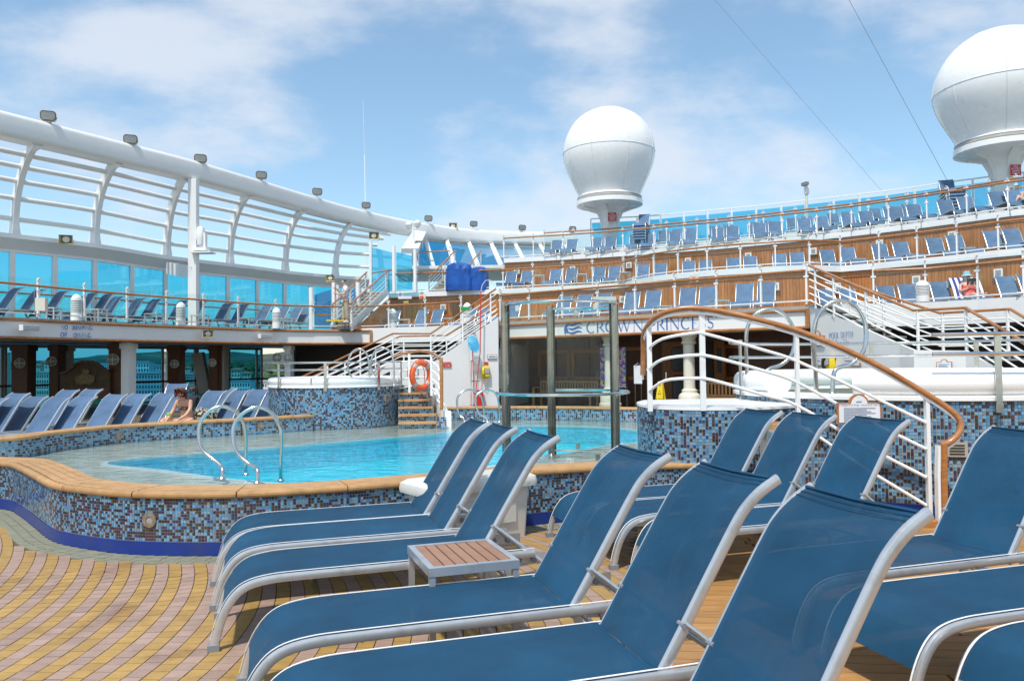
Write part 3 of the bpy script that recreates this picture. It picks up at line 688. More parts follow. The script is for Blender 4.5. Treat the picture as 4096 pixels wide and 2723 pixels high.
# end walls of the tiers at the left
def quadwall(name, a, c, z0, z1, m, label, cat='wall', th=.08):
    b = MB(); b.plate([Vector((a.x, a.y, z0)), Vector((c.x, c.y, z0)), Vector((c.x, c.y, z1)), Vector((a.x, a.y, z1))], th); o = b.build(name, m); tag(o, label, cat); return o
# ---- railings
def railing(pts, z, label, post_h=1.1, hand=.88, ang=0, name='glass_railing', hand_m=None, cap=True, glass=None):
    pts = atz(pts, z); mid = pts[len(pts)//2]; t = thing(name, label, 'railing', tuple(mid))
    proto = None
    for i, p in enumerate(pts):
        a = pts[max(i-1, 0)]; c = pts[min(i+1, len(pts)-1)]; tt = (c-a).normalized()
        if proto is None:
            b = MB(); b.box((0, 0, post_h/2), (.045, .07, post_h)); b.box((0, -.03, post_h*.94), (.15, .03, .045)); b.box((0, -.03, post_h*.66), (.13, .03, .045)); b.box((0, -.03, .09), (.30, .03, .04)); b.box((0, -.045, post_h+.01), (.055, .075, .02))
            o = b.build('post', WHITE2, t, local=True); proto = o
        else:
            o = bpy.data.objects.new('post', proto.data); COL.objects.link(o); o.parent = t
        o.location = p-mid; o.rotation_euler = (0, 0, atan2(tt.y, tt.x))
    for a, c in zip(pts, pts[1:]):
        d = (c-a).normalized(); nr = Vector((d.y, -d.x, 0))*.035; a2 = a+d*.05+nr; c2 = c-d*.05+nr
        MB().plate([a2+UPZ*.11, c2+UPZ*.11, c2+UPZ*(post_h-.03), a2+UPZ*(post_h-.03)], .008).build('glass_panel', glass or CLR, t)
    b = MB(); b.tube([p+UPZ*hand for p in offset2(pts, -.075)], .036, 8, UPZ); b.build('handrail', hand_m or TEAKRAIL, t, smooth=True)
    b = MB(); b.sweep([p+UPZ*.09 for p in pts], rectp(.035, .035), UPZ); b.build('bottom_rail', WHITE2, t)
    return t
p1L = E1L[2:]
railing([E1L[1], E1L[2]]+E1L[4:], Z1+.03, 'glass railing with teak handrail along the left terrace above the no jumping sign')
c_us = [2000, 2117, 2250, 2392, 2542, 2701, 2868, 3046, 3232]
railing([poly_at_u(E1C, min(max(u, 2003), 3228), None)[0] for u in c_us], Z1+.03, 'glass railing with teak handrail directly above the large blue ship name')
railing(E1R[1:], Z1+.03, 'glass railing of the lowest terrace right of the right hand stairs')
railing(E2, Z2+.03, 'glass railing with teak handrail along the edge of the middle terrace')
railing(E3, Z3+.03, 'glass railing with teak handrail along the edge of the upper terrace', hand=.98)
railing(E4, Z4+.03, 'rearmost glass and teak railing on the low step of the top terrace', hand=.95)
# tall blue windbreak behind the top terrace
def tall_glass(pts, z0, z1, label, m, step=1.0, name='glass_windbreak', post=WHITE2, pr=.04, top=True):
    pts = atz(pts, z0); mid = pts[len(pts)//2]; t = thing(name, label, 'windbreak', tuple(mid)); H = z1-z0
    for p in pts: MB().box((p.x, p.y, z0+H/2), (pr*1.6, pr*1.6, H)).build('post', post, t)
    for a, c in zip(pts, pts[1:]):
        d = (c-a).normalized(); a2, c2 = a+d*.06, c-d*.06
        MB().plate([a2+UPZ*.15, c2+UPZ*.15, c2+UPZ*(H-.22), a2+UPZ*(H-.22)], .012).build('glass_pane', m, t)
    if top: MB().sweep([p+UPZ*H for p in pts], rectp(.06, .06), UPZ).build('top_rail', post, t); MB().sweep([p+UPZ*.06 for p in pts], rectp(.06, .12), UPZ).build('bottom_rail', post, t)
    return t
tb_px = [(2363, 876), (2548, 867), (2643, 860), (2735, 850), (2830, 842), (2926, 832), (3024, 823), (3124, 812), (3222, 801), (3334, 788), (3437, 776), (3546, 763), (3658, 748), (3772, 731), (3890, 716), (4010, 700), (4096, 690)]
TB = [PZ(u, v, 9.35) for u, v in tb_px]+[Vector((23.5, 27.5, 0)), Vector((26.5, 23, 0)), Vector((29, 17, 0))]
tall_glass(TB, Z4, 9.35, 'long blue tinted glass windbreak along the top of the stepped terraces', CLB)

# ---- fascias
def fascia(pts, z0, z1, label, trim=True, m=None, name='fascia'):
    pts = atz(pts, 0); mid = pts[len(pts)//2]; t = thing(name, label, 'fascia', (mid.x, mid.y, z0))
    wall_strip(offset2(pts, -.05), .05, z0, z1).build('board', m or WHITE, t)
    o5 = offset2(pts, -.085)
    if trim:
        for z, nm in ((z1-.035, 'top_trim'), (z0+.03, 'bottom_trim')):
            MB().sweep(atz(o5, z), roundp(.07, .085, .03, 2), UPZ).build(nm, TEAKRAIL, t, smooth=True)
        for q in (o5[0], o5[-1]):
            MB().box((q.x, q.y, (z0+z1)/2), (.09, .09, z1-z0-.02)).build('end_trim', TEAKRAIL, t)
    return t
EF = [p for p in E1L if True]
iF = next(i for i, p in enumerate(EF) if proj((p.x, p.y, Z1))[0] > 1485)
endp, _ = poly_at_u(E1L, 1488, None)
fL = fascia(E1L[:iF]+[endp], 2.37, Z1-.045, 'long white fascia with teak trim on the left carrying the no jumping lettering')
fC = fascia(E1C, 2.36, Z1-.10, 'white fascia with teak frame carrying the large blue ship name')
# dark recess trims under the left fascia
for k, (off, z) in enumerate(((.5, 2.40), (1.6, 2.40), (2.6, 2.41))):
    MB().sweep(atz(offset2(E1L[:iF+1], off), z), rectp(.12 if k else .3, .07), UPZ).build('ceiling_trim', DPANEL if k != 1 else GREYW, kind='structure')

# ---- serif letters built from tapering strokes
def arc(cx, cy, rx, ry, a0, a1, n=14): return [(cx+rx*cos(radians(a0+(a1-a0)*i/n)), cy+ry*sin(radians(a0+(a1-a0)*i/n))) for i in range(n+1)]
TH, TK = .05, .115
DST = mat('dark_brushed_steel', (.34, .32, .29), .13, metal=1, var=.2, scale=3, stretch=(6, 6, .5), dirt=(.20, .13, .08), dscale=2, dmin=.55, dmax=.7)
def L_(*pts, w=TK): return (list(pts), w)
def serif(x, y, w=.2): return ([(x-w/2, y), (x+w/2, y)], .022)
GL = {
 'C': (.80, [(arc(.45, .5, .40, .49, 52, 308), 'v')], [([(.70, .78), (.70, .93)], .02)]),
 'O': (.92, [(arc(.46, .5, .41, .49, 0, 360, 28), 'v')], []),
 'R': (.72, [L_((.12, 0), (.12, 1)), (arc(.30, .74, .25, .24, 95, -90), 'v'), L_((.12, .985), (.3, .985), w=.03), L_((.12, .50), (.3, .50), w=.03), L_((.34, .5), (.72, .01), w=.08)], [serif(.12, .01), serif(.08, .99, .12)]),
 'P': (.60, [L_((.12, 0), (.12, 1)), (arc(.30, .72, .25, .26, 95, -95), 'v'), L_((.12, .985), (.3, .985), w=.03), L_((.15, .46), (.3, .46), w=.03)], [serif(.12, .01), serif(.08, .99, .12)]),
 'I': (.24, [L_((.12, 0), (.12, 1))], [serif(.12, .01), serif(.12, .99)]),
 'N': (.92, [L_((.14, 0), (.14, 1), w=.035), L_((.12, .99), (.80, .0), w=.09), L_((.80, 0), (.80, 1), w=.035)], [serif(.14, .01, .18), serif(.80, .99, .18), serif(.10, .99, .12)]),
 'W': (1.24, [L_((.10, 1), (.36, 0), w=.09), L_((.36, 0), (.62, .96), w=.035), L_((.58, 1), (.86, 0), w=.09), L_((.86, 0), (1.12, 1), w=.035)], [serif(.10, .99), serif(.60, .99), serif(1.12, .99, .16)]),
 'E': (.58, [L_((.12, 0), (.12, 1)), L_((.12, .985), (.50, .985), w=.03), L_((.12, .52), (.44, .52), w=.03), L_((.12, .015), (.54, .015), w=.03)], [([(.50, .985), (.50, .88)], .02), ([(.54, .015), (.56, .13)], .02), serif(.08, .99, .1), serif(.08, .01, .1)]),
 'S': (.56, [(arc(.28, .745, .19, .235, 35, 265, 12)+arc(.28, .255, .21, .235, 85, -150, 12)[0:], 's')], [([(.46, .8), (.46, .93)], .02), ([(.06, .2), (.06, .06)], .02)]),
}
GL.update({
 'J': (.44, [(arc(.16, .22, .17, .21, -150, 0, 8)+[(.33, .3), (.33, 1)], 'v')], [serif(.30, .99, .26)]),
 'U': (.80, [([(.14, 1), (.14, .3)]+arc(.40, .28, .26, .27, 180, 360, 12)+[(.66, .3), (.66, 1)], 'v')], [serif(.14, .99), serif(.66, .99)]),
 'M': (1.0, [L_((.14, 0), (.16, 1), w=.05), L_((.16, 1), (.50, .05)), L_((.50, .05), (.84, 1), w=.05), L_((.84, 1), (.86, 0))], [serif(.14, .01), serif(.86, .01)]),
 'G': (.84, [(arc(.45, .5, .40, .49, 52, 330), 'v'), L_((.76, .05), (.76, .42))], [serif(.72, .42, .26), ([(.70, .78), (.70, .93)], .02)]),
 'D': (.82, [L_((.12, 0), (.12, 1)), (arc(.30, .5, .44, .49, 92, -92, 18), 'v'), L_((.12, .985), (.32, .985), w=.03), L_((.12, .015), (.32, .015), w=.03)], [serif(.08, .99, .12), serif(.08, .01, .12)]),
 'V': (.80, [L_((.08, 1), (.40, 0)), L_((.40, 0), (.72, 1), w=.05)], [serif(.08, .99), serif(.72, .99)]),
 'T': (.70, [L_((.35, 0), (.35, 1)), L_((.04, .98), (.66, .98), w=.05)], [serif(.35, .01), ([(.04, .98), (.04, .84)], .03), ([(.66, .98), (.66, .84)], .03)]),
 'H': (.82, [L_((.14, 0), (.14, 1)), L_((.68, 0), (.68, 1)), L_((.14, .5), (.68, .5), w=.05)], [serif(.14, .01), serif(.14, .99), serif(.68, .01), serif(.68, .99)]),
 'L': (.60, [L_((.14, 0), (.14, 1)), L_((.14, .02), (.56, .02), w=.05)], [serif(.14, .99), ([(.56, .02), (.56, .16)], .03)]),
 '1': (.40, [L_((.20, 0), (.20, 1)), L_((.06, .82), (.20, .97), w=.06)], [serif(.20, .01, .26)]),
 '2': (.60, [(arc(.30, .73, .22, .25, 165, -20, 12)+[(.42, .45), (.10, .05)], 's'), L_((.08, .04), (.54, .04), w=.08)], []),
 '4': (.62, [L_((.42, 0), (.42, 1)), L_((.42, 1), (.05, .30), w=.05), L_((.05, .30), (.58, .30), w=.06)], [serif(.42, .01)]),
 '.': (.22, [L_((.06, .05), (.16, .05), w=.1)], []),
 'm': (.66, [L_((.12, 0), (.12, .5), w=.08), L_((.34, 0), (.34, .48), w=.08), L_((.56, 0), (.56, .48), w=.08), L_((.12, .48), (.56, .48), w=.06)], []),
 '-': (.40, [L_((.05, .45), (.35, .45), w=.08)], []),
})
def ribbon(b, pts, w, tf):
    n = len(pts); vs = []
    for i, (x, y) in enumerate(pts):
        x0, y0 = pts[max(0, i-1)]; x1, y1 = pts[min(n-1, i+1)]; dx, dy = x1-x0, y1-y0; l = sqrt(dx*dx+dy*dy) or 1
        if w == 'v': ww = TH+(TK-TH)*abs(dy/l)
        elif w == 's': ww = TH+(TK-TH)*(abs(dx/l) if .3 < y < .7 else .35*abs(dy/l))
        else: ww = w
        nx, ny = -dy/l*ww/2, dx/l*ww/2; vs += [tf(x+nx, y+ny), tf(x-nx, y-ny)]
    b.add(vs, [(2*i, 2*i+1, 2*i+3, 2*i+2) for i in range(n-1)])
def word_on(b, txt, tf, h, gap=.10):
    x = 0
    for ch in txt:
        if ch == ' ': x += .42; continue
        w, st, se = GL[ch]
        for pts, wd in st: ribbon(b, pts, wd, lambda a, c, x=x: tf((x+a)*h, c*h))
        for pts, wd in se: ribbon(b, pts, wd, lambda a, c, x=x: tf((x+a)*h, c*h))
        x += w+gap
    return x*h
cd_ = (cB-cA); cd_.z = 0; clen = cd_.length; cd_.normalize(); cn = Vector((cd_.y, -cd_.x, 0))
def s_at_u(u):
    p, _ = poly_at_u(E1C, u, None); return (p-cA).dot(cd_)
def on_f(s, z, d=.062): q = cA+cd_*s+cn*d; return Vector((q.x, q.y, z))
def words(txt, u0, u1, zb, zt, name):
    s0, s1 = s_at_u(u0), s_at_u(u1); h = zt-zb; tw = word_on(MB(), txt, lambda a, c: (0, 0, 0), h); k = (s1-s0)/(tw-.1*h); b = MB()
    word_on(b, txt, lambda a, c: on_f(s0+a*k, zb+c), h); return b.build(name, BLUTXT, fC)
zt_ = P(2400, 1287, poly_at_u(E1C, 2400, None)[0].y).z; zb_ = P(2400, 1330, poly_at_u(E1C, 2400, None)[0].y).z
words('CROWN', 2350, 2578, zb_, zt_, 'lettering'); words('PRINCESS', 2600, 2858, zb_, zt_, 'lettering')
b = MB(); s0 = s_at_u(2869); pts = arc(0, 0, .028, .028, 0, 360, 16); ribbon(b, pts, .008, lambda a, c: on_f(s0+a, zt_-.02+c)); ribbon(b, [(-.008, -.014), (-.008, .014), (.008, .008), (-.006, 0), (.01, -.014)], .006, lambda a, c: on_f(s0+a, zt_-.02+c)); b.build('registered_mark', BLUTXT, fC)
# emblem: a profile with wavy hair
def emblem(tf, name, parent, m):
    b = MB()
    head = [(.0, .45), (.02, .62), (.10, .82), (.24, .95), (.42, 1.0), (.40, .90), (.46, .86), (.36, .80), (.30, .68), (.33, .58), (.40, .52), (.38, .42), (.43, .34), (.38, .30), (.40, .24), (.34, .17), (.27, .20), (.22, .28), (.14, .06), (.05, .2)]
    tr_ = tessellate_polygon([[Vector((x, y, 0)) for x, y in head]]); b.add([tf(x*1.0, y) for x, y in head], [tuple(t) for t in tr_])
    for y0, x0 in ((.90, .36), (.56, .40), (.22, .36)):
        pts = [(x0+(1.75-x0)*i/18, y0+.07*sin((i/18)*2*pi*1.15+2.6)+.02) for i in range(19)]; n = len(pts); vs = []
        for i, (x, y) in enumerate(pts):
            w = .17*sin(pi*min(1, .12+.88*i/18))**.7+.01; vs += [tf(x, y+w/2), tf(x, y-w/2)]
        b.add(vs, [(2*i, 2*i+1, 2*i+3, 2*i+2) for i in range(n-1)])
    return b.build(name, m, parent)
s0, s1 = s_at_u(2260), s_at_u(2334); zt2 = zt_+.0; hb = zt_-zb_+.04
emblem(lambda x, y: on_f(s0+x/1.75*(s1-s0), zb_-.05+y*hb), 'wave_emblem', fC, BLUTXT)
# plain block lettering via the built-in font
def font_mesh(txt, size, name, m, parent, origin, xdir, updir, ext=.001, align='LEFT', space=1.0, spacew=1.0, line=1.0):
    cu = bpy.data.curves.new(name, 'FONT'); cu.body = txt; cu.size = size; cu.align_x = align; cu.resolution_u = 1; cu.space_character = space; cu.space_word = spacew; cu.space_line = line
    ob = bpy.data.objects.new('tmp', cu); me = bpy.data.meshes.new_from_object(ob)
    bpy.data.objects.remove(ob)
    x = Vector(xdir).normalized(); y = Vector(updir).normalized(); z = x.cross(y); M_ = Matrix(((x.x, y.x, z.x), (x.y, y.y, z.y), (x.z, y.z, z.z))).to_4x4(); M_.translation = Vector(origin)
    vs = [M_ @ v_.co for v_ in me.vertices]; fs = [tuple(p.vertices) for p in me.polygons]
    return MB().add(vs, fs).build(name, m, parent)
def on_left(u, v):
    p, t = poly_at_u(E1L, u, None); t = Vector((t.x, t.y, 0)).normalized(); n = Vector((t.y, -t.x, 0)); q = p+n*.062
    return Vector((q.x, q.y, P(u, v, q.y).z)), t
def stencil(word, u0, u1, vb, vt):
    global TH, TK
    TH, TK = .10, .20
    a, t = on_left(u0, vb); c, _ = on_left(u1, vb); top, _ = on_left(u0, vt); h = top.z-a.z
    for k in GL: pass
    tw = word_on(MB(), word, lambda x, y: (0, 0, 0), h, .16); kx = (c-a).length/(tw-.16*h); e = (c-a).normalized(); b = MB(); word_on(b, word, lambda x, y: a+e*x*kx+UPZ*y, h, .16); b.build('lettering', mat_letter, fL)
    TH, TK = .05, .115
mat_letter = mat('bright_blue_lettering', (.03, .20, .60), .5)
stencil('NO', 236, 262, 1318, 1300); stencil('JUMPING', 280, 364, 1319, 1303)
stencil('OR', 234, 260, 1347, 1329); stencil('DIVING', 286, 358, 1349, 1332)

# ---- under the left terrace: columns, board, window glass
outer_dir = Vector((.516, .857, 0)); O75 = Vector((-19.8, 25.9, 0))
def hit(p0, d, u):   # horizontal line p0+t*d met at pixel column u
    r = ray(u, 1480); k = r.x/r.y; t = (k*p0.y-p0.x)/(d.x-k*d.y); return p0+d*t
def pillar(u0, u1, Y, z1, m, label, name='pillar', extra=None, z0=0, d=.5):
    a = P(u0, 1450, Y); c = P(u1, 1450, Y); w = c.x-a.x
    t = thing(name, label, 'pillar', (a.x+w/2, Y+d/2, z0)); MB().box((a.x+w/2, Y+d/2, (z0+z1)/2), (w, d, z1-z0)).build('shaft', m, t)
    MB().box((a.x+w/2, Y+d/2, z1-.12), (w+.08, d+.08, .18)).build('head_trim', m, t)
    return t
def bulkhead_lamp(p, nrm, r, label, m=CREAM):
    t = thing('wall_lamp', label, 'lamp', tuple(p)); nrm = Vector(nrm).normalized(); s = UPZ.cross(nrm)
    b = MB(); k = 16; vs = []
    prof = [(1.0, 0), (1.0, .3), (.85, .42), (.5, .55), (0.02, .6)]
    for q, h in prof:
        for a in range(k): vs.append(Vector(p)+(s*cos(2*pi*a/k)+UPZ*sin(2*pi*a/k))*r*q+nrm*r*h)
    b.add(vs, [(i*k+j, i*k+(j+1) % k, (i+1)*k+(j+1) % k, (i+1)*k+j) for i in range(len(prof)-1) for j in range(k)]); b.build('dome', LAMPG, t, smooth=True)
    b = MB()
    for a in (0, pi/2): b.sweep([Vector(p)+(s*cos(a)+UPZ*sin(a))*r*f+nrm*r*(.65-.3*f*f) for f in (-1, -.6, 0, .6, 1)], rectp(.02, .02), nrm)
    b.tube([Vector(p)+(s*cos(2*pi*a/k)+UPZ*sin(2*pi*a/k))*r*1.03+nrm*.02 for a in range(k)], .02, 6, nrm, closed=True)
    b.build('cage', m, t); return t
pillar(484, 515, 25.4, 2.36, WHITE, 'sunlit white square pillar between two windows under the left terrace')
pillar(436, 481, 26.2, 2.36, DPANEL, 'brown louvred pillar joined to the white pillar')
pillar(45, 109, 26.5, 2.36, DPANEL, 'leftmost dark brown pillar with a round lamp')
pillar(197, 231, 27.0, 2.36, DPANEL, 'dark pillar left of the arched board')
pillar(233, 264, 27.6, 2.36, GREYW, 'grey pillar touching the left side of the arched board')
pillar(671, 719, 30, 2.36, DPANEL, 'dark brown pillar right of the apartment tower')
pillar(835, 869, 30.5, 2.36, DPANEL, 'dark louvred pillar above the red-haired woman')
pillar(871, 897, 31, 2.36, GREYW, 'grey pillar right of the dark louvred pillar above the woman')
pillar(1138, 1161, 31, 2.36, WHITE, 'white pillar under the terrace just behind the whirlpool rails')
for u, v, Y, r, lb in ((80, 1452, 26.45, .15, 'round caged lamp on the leftmost dark pillar'), (206, 1445, 26.95, .15, 'round caged lamp left of the arched board'), (452, 1437, 26.1, .17, 'round caged lamp beside the white pillar'), (698, 1455, 29.95, .14, 'round caged lamp right of the apartment tower'), (848, 1450, 30.45, .14, 'round caged lamp over the sitting woman'), (1108, 1430, 30.9, .17, 'large bulkhead lamp left of the white pillar behind the whirlpool'), (1150, 1430, 30.8, .15, 'bulkhead lamp on the right of the white pillar behind the whirlpool')):
    bulkhead_lamp(P(u, v, Y), (.3, -1, 0), r, lb)
b = MB(); b.sweep([P(792, 1412, 31), P(822, 1570, 31)], rectp(.42, .3), Vector((0, 1, 0))); o = b.build('strut', GREYW); tag(o, 'slanted grey steel strut between two dark pillars', 'strut')
# arched notice board
t = thing('arched_board', 'dark wood board with an arched top and a faded crest under the left terrace', 'board', tuple(P(338, 1590, 26)))
def px_plate(pxs, Y, th, dz=0): return MB().plate([P(u, v, Y) for u, v in pxs], th)
topc = [(241, 1494), (262, 1490), (285, 1475), (305, 1455), (330, 1447), (365, 1447), (390, 1456), (415, 1476), (437, 1486)]
px_plate(topc+[(437, 1595), (241, 1595)], 26.0, .1).build('panel', mat('aged_board', (.10, .065, .035), .6, var=.4, scale=4), t)
MB().sweep([P(u, v-1, 25.95) for u, v in topc], rectp(.08, .12), Vector((0, 1, 0))).build('arched_trim', DPANEL, t)
px_plate([(241, 1548), (437, 1548), (437, 1590), (241, 1590)], 25.93, .04).build('lower_panel', DPANEL, t)
crest = [(325, 1480), (335, 1476), (352, 1477), (358, 1486), (352, 1496), (366, 1500), (378, 1502), (376, 1520), (372, 1534), (355, 1538), (340, 1534), (325, 1538), (305, 1534), (300, 1520), (298, 1506), (312, 1500), (328, 1497)]
px_plate(crest, 25.9, .02).build('crest', mat('faded_gold', (.22, .16, .07), .6, var=.5, scale=14), t)
# outer window wall of the lower promenade
t = thing('window_wall', 'blue tinted promenade windows under the left terrace with the town beyond', 'windows', (-19.8, 25.9, 0))
prev = None
mull = [-260, -120, 8, 22, 118, 260, 440, 520, 531, 650, 672, 780, 790, 908, 916, 1026, 1046]
for u in mull:
    p = hit(O75, outer_dir, u); MB().box((p.x, p.y, 1.2), (.09, .09, 2.4), radians(59)).build('mullion', GREYW, t)
for a, c in zip(mull, mull[1:]):
    p, q = hit(O75, outer_dir, a), hit(O75, outer_dir, c); d = (q-p).normalized()
    if (q-p).length < .3: continue
    p += d*.07; q -= d*.07
    MB().plate([p+UPZ*.1, q+UPZ*.1, q+UPZ*2.34, p+UPZ*2.34], .01).build('pane', CLW, t)
a, c = hit(O75, outer_dir, -260), hit(O75, outer_dir, 1046)
MB().sweep([a+UPZ*.92-outer_dir.cross(UPZ)*-.15, c+UPZ*.92-outer_dir.cross(UPZ)*-.15], rectp(.06, .08), UPZ).build('handrail', DPANEL, t)
MB().sweep([a+UPZ*2.37, c+UPZ*2.37], rectp(.12, .12), UPZ).build('head_rail', GREYW, t)
MB().sweep([a+UPZ*.05, c+UPZ*.05], rectp(.12, .1), UPZ).build('sill', GREYW, t)
# near-black inner walls, colour standing in for the shade behind the left stairs
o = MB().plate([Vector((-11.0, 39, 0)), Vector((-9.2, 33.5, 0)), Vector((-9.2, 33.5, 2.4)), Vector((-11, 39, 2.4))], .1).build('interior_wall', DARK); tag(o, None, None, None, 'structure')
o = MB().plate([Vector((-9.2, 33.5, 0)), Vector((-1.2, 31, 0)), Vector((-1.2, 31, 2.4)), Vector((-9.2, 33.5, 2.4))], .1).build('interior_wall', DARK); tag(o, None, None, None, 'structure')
o = MB().plate([Vector((11, 24, 0)), Vector((22, 18, 0)), Vector((22, 18, 2.4)), Vector((11, 24, 2.4))], .1).build('interior_wall', DARK); tag(o, None, None, None, 'structure')  # near-black sheet painting the shade under the right terrace

# ================================================================== LEFT GLASS WALL AND OVERHEAD BEAM
LED = pzl([(0, 930), (408, 979), (684, 1025), (1024, 1066), (1170, 1086), (1366, 1104), (1478, 1108)], 5.85)
LED = [LED[0]+(LED[0]-LED[1])*f for f in (2, 1)]+LED
LED = resample(catmull(LED, 6), .5)
BEAMI = pzl([(0, 535), (480, 647), (755, 711), (1024, 783), (1223, 838), (1415, 888), (1625, 932), (1848, 963), (2022, 973), (2312, 979)], 8.5)
BEAMI = [BEAMI[0]+(BEAMI[0]-BEAMI[1])*f for f in (2, 1)]+BEAMI
BEAMI = resample(catmull(BEAMI, 6), .5)
t = thing('overhead_beam', 'huge white curved box beam sweeping across the sky above the left side', 'beam', tuple(BEAMI[10]))
MB().sweep([p+UPZ*.37 for p in offset2(BEAMI, .42)], roundp(.84, .74, .16, 4), UPZ).build('box_girder', WHITE, t, smooth=True)
RB = [(70, 165), (397, 492), (683, 760), (933, 1013), (1154, 1232), (1352, 1430)]
RBX = [(-270, -190)]+RB+[(1530, 1610)]
ribs = []
gl_off = offset2(LED, .45)
for i, (ub, ut) in enumerate(RBX):
    pb, tb_ = poly_at_u(LED, ub, None); pt, tt_ = poly_at_u(BEAMI, ut, None)
    if pb is None:
        pb = LED[-1] if i else LED[0]; tb_ = (LED[-1]-LED[-2]) if i else (LED[1]-LED[0])
    if pt is None: pt = BEAMI[0]
    pb = pb+UPZ*.0; pt = pt+Vector((0, 0, .12)); nin = Vector((tb_.y, -tb_.x, 0)).normalized(); pt = pt-nin*.3; pb = pb-nin*.25
    c1 = pb+UPZ*(pt.z-pb.z)*.62+nin*.02; c2 = pb.lerp(pt, .5); c2 = Vector((c2.x, c2.y, pt.z-.35))
    cv = [((1-f)**3)*pb+3*f*(1-f)**2*c1+3*f*f*(1-f)*c2+f**3*pt for f in [k/16 for k in range(17)]]
    ribs.append((cv, tb_.normalized()))
frm = thing('windscreen_frame', 'white curved ribs and five pipes standing on top of the left glass wall', 'frame', tuple(LED[10]))
for cv, tb_ in ribs[:-1]:
    tp = [1.5]+[1.15]+[1]*13+[1.3, 1.8]; vs = []
    MB().sweep(cv, rectp(.17, .26), tb_.cross(UPZ)*-1, taper=tp).build('rib', WHITE, frm)
for f in (.11, .27, .43, .59, .75):
    line = []
    for cv, tb_ in ribs:
        x = f*16; k = int(x); p = cv[k].lerp(cv[k+1], x-k); nin = Vector((tb_.y, -tb_.x, 0)); line.append(p-nin*.05)
    MB().tube(catmull(line, 6), .08, 10, UPZ).build('pipe', WHITE, frm, smooth=True)
cvl = ribs[-1][0]
pA, _ = poly_at_u(BEAMI, 1660, None); pb_ = PZ(1590, 1070, 6.7)
MB().plate([PZ(1600, 1010, 6.9)+V(0, .3, 0), PZ(1668, 1010, 6.9)+V(0, .3, 0), poly_at_u(BEAMI, 1700, None)[0]+V(0, .4, .1), poly_at_u(BEAMI, 1650, None)[0]+V(0, .4, .1)], .25).build('gusset', WHITE, frm)
# ledge + soffit + glass wall
gw = thing('glass_wall', 'tall blue glass wall with white mullions behind the left terrace', 'wall', tuple(LED[10]))
MB().sweep([p-UPZ*.06 for p in offset2(LED, .3)], rectp(.62, .14), UPZ).build('ledge', WHITE, gw)
lw = offset2(LED, .60); b = MB(); vs = []
lo_ = offset2(LED, .52)
for p, q in zip(offset2(LED, .02), lo_): vs += [Vector((p.x, p.y, 5.73)), Vector((q.x, q.y, 5.38))]
b.add(vs, [(2*i, 2*i+1, 2*i+3, 2*i+2) for i in range(len(LED)-1)]); b.build('soffit', WHITE, gw)
MB().sweep(atz(lo_, 5.40), rectp(.10, .16), UPZ).build('head_rail', WHITE, gw)
MB().sweep(atz(lo_, Z1+.12), rectp(.10, .22), UPZ).build('sill', WHITE, gw)
mus = [-330, -130, 48, 219, 378, 526, 661, 791, 911, 1029, 1138, 1241, 1340, 1440]
mp_ = []
for u in mus:
    p, tt = poly_at_u(atz(lo_, 4.5), u, None)
    if p is None: continue
    mp_.append((p, tt)); MB().box((p.x, p.y, (Z1+5.35)/2), (.16, .12, 5.35-Z1), atan2(tt.y, tt.x)).build('mullion', WHITE, gw)
    q = poly_at_u(atz(offset2(LED, .25), 5.6), u, None)[0]
    if q is not None: MB().plate([Vector((p.x, p.y, 5.36)), Vector((p.x, p.y, 5.74)), Vector((q.x, q.y, 5.74))], .03).build('bracket', WHITE, gw)
for (p, _), (q, _) in zip(mp_, mp_[1:]):
    d = (q-p).normalized(); a2, c2 = p+d*.09, q-d*.09
    MB().plate([Vector((a2.x, a2.y, Z1+.23)), Vector((c2.x, c2.y, Z1+.23)), Vector((c2.x, c2.y, 5.32)), Vector((a2.x, a2.y, 5.32))], .012).build('pane', CLB, gw)
hr = offset2(lo_, -.35); MB().tube(atz(hr, Z1+1.0), .03, 8, UPZ).build('handrail', TEAKRAIL, gw, smooth=True)
# slanted windows under the curved end of the beam
sw_ = thing('slanted_windows', 'blue windows leaning outward below the curved end of the white beam', 'windows', tuple(PZ(1850, 1070, Z3)))
sp = []
for ut, ub in ((1640, 1668), (1696, 1735), (1786, 1820), (1875, 1914), (1965, 2006), (2062, 2105), (2160, 2205), (2262, 2305)):
    a = poly_at_u(BEAMI, ut, None)[0]+V(0, .35, -.02); c = PZ(ub, 1072-(ub-1668)*.02, Z3+.05); sp.append((a, c)); MB().sweep([a, c], rectp(.2, .26), Vector((0, 1, 0))).build('post', WHITE, sw_)
for (a, c), (a1, c1) in zip(sp, sp[1:]):
    f = .12; q = [a.lerp(a1, f), a.lerp(a1, 1-f), c.lerp(c1, 1-f), c.lerp(c1, f)]; q = [q[0].lerp(q[3], .12), q[1].lerp(q[2], .12), q[2], q[3]]
    MB().plate(q, .02).build('pane', CLD, sw_)
    for k in (.03, .07, .11): MB().sweep([a.lerp(c, k)+V(0, .1, 0), a1.lerp(c1, k)+V(0, .1, 0)], rectp(.05, .05), UPZ).build('louvre', GREYW, sw_)
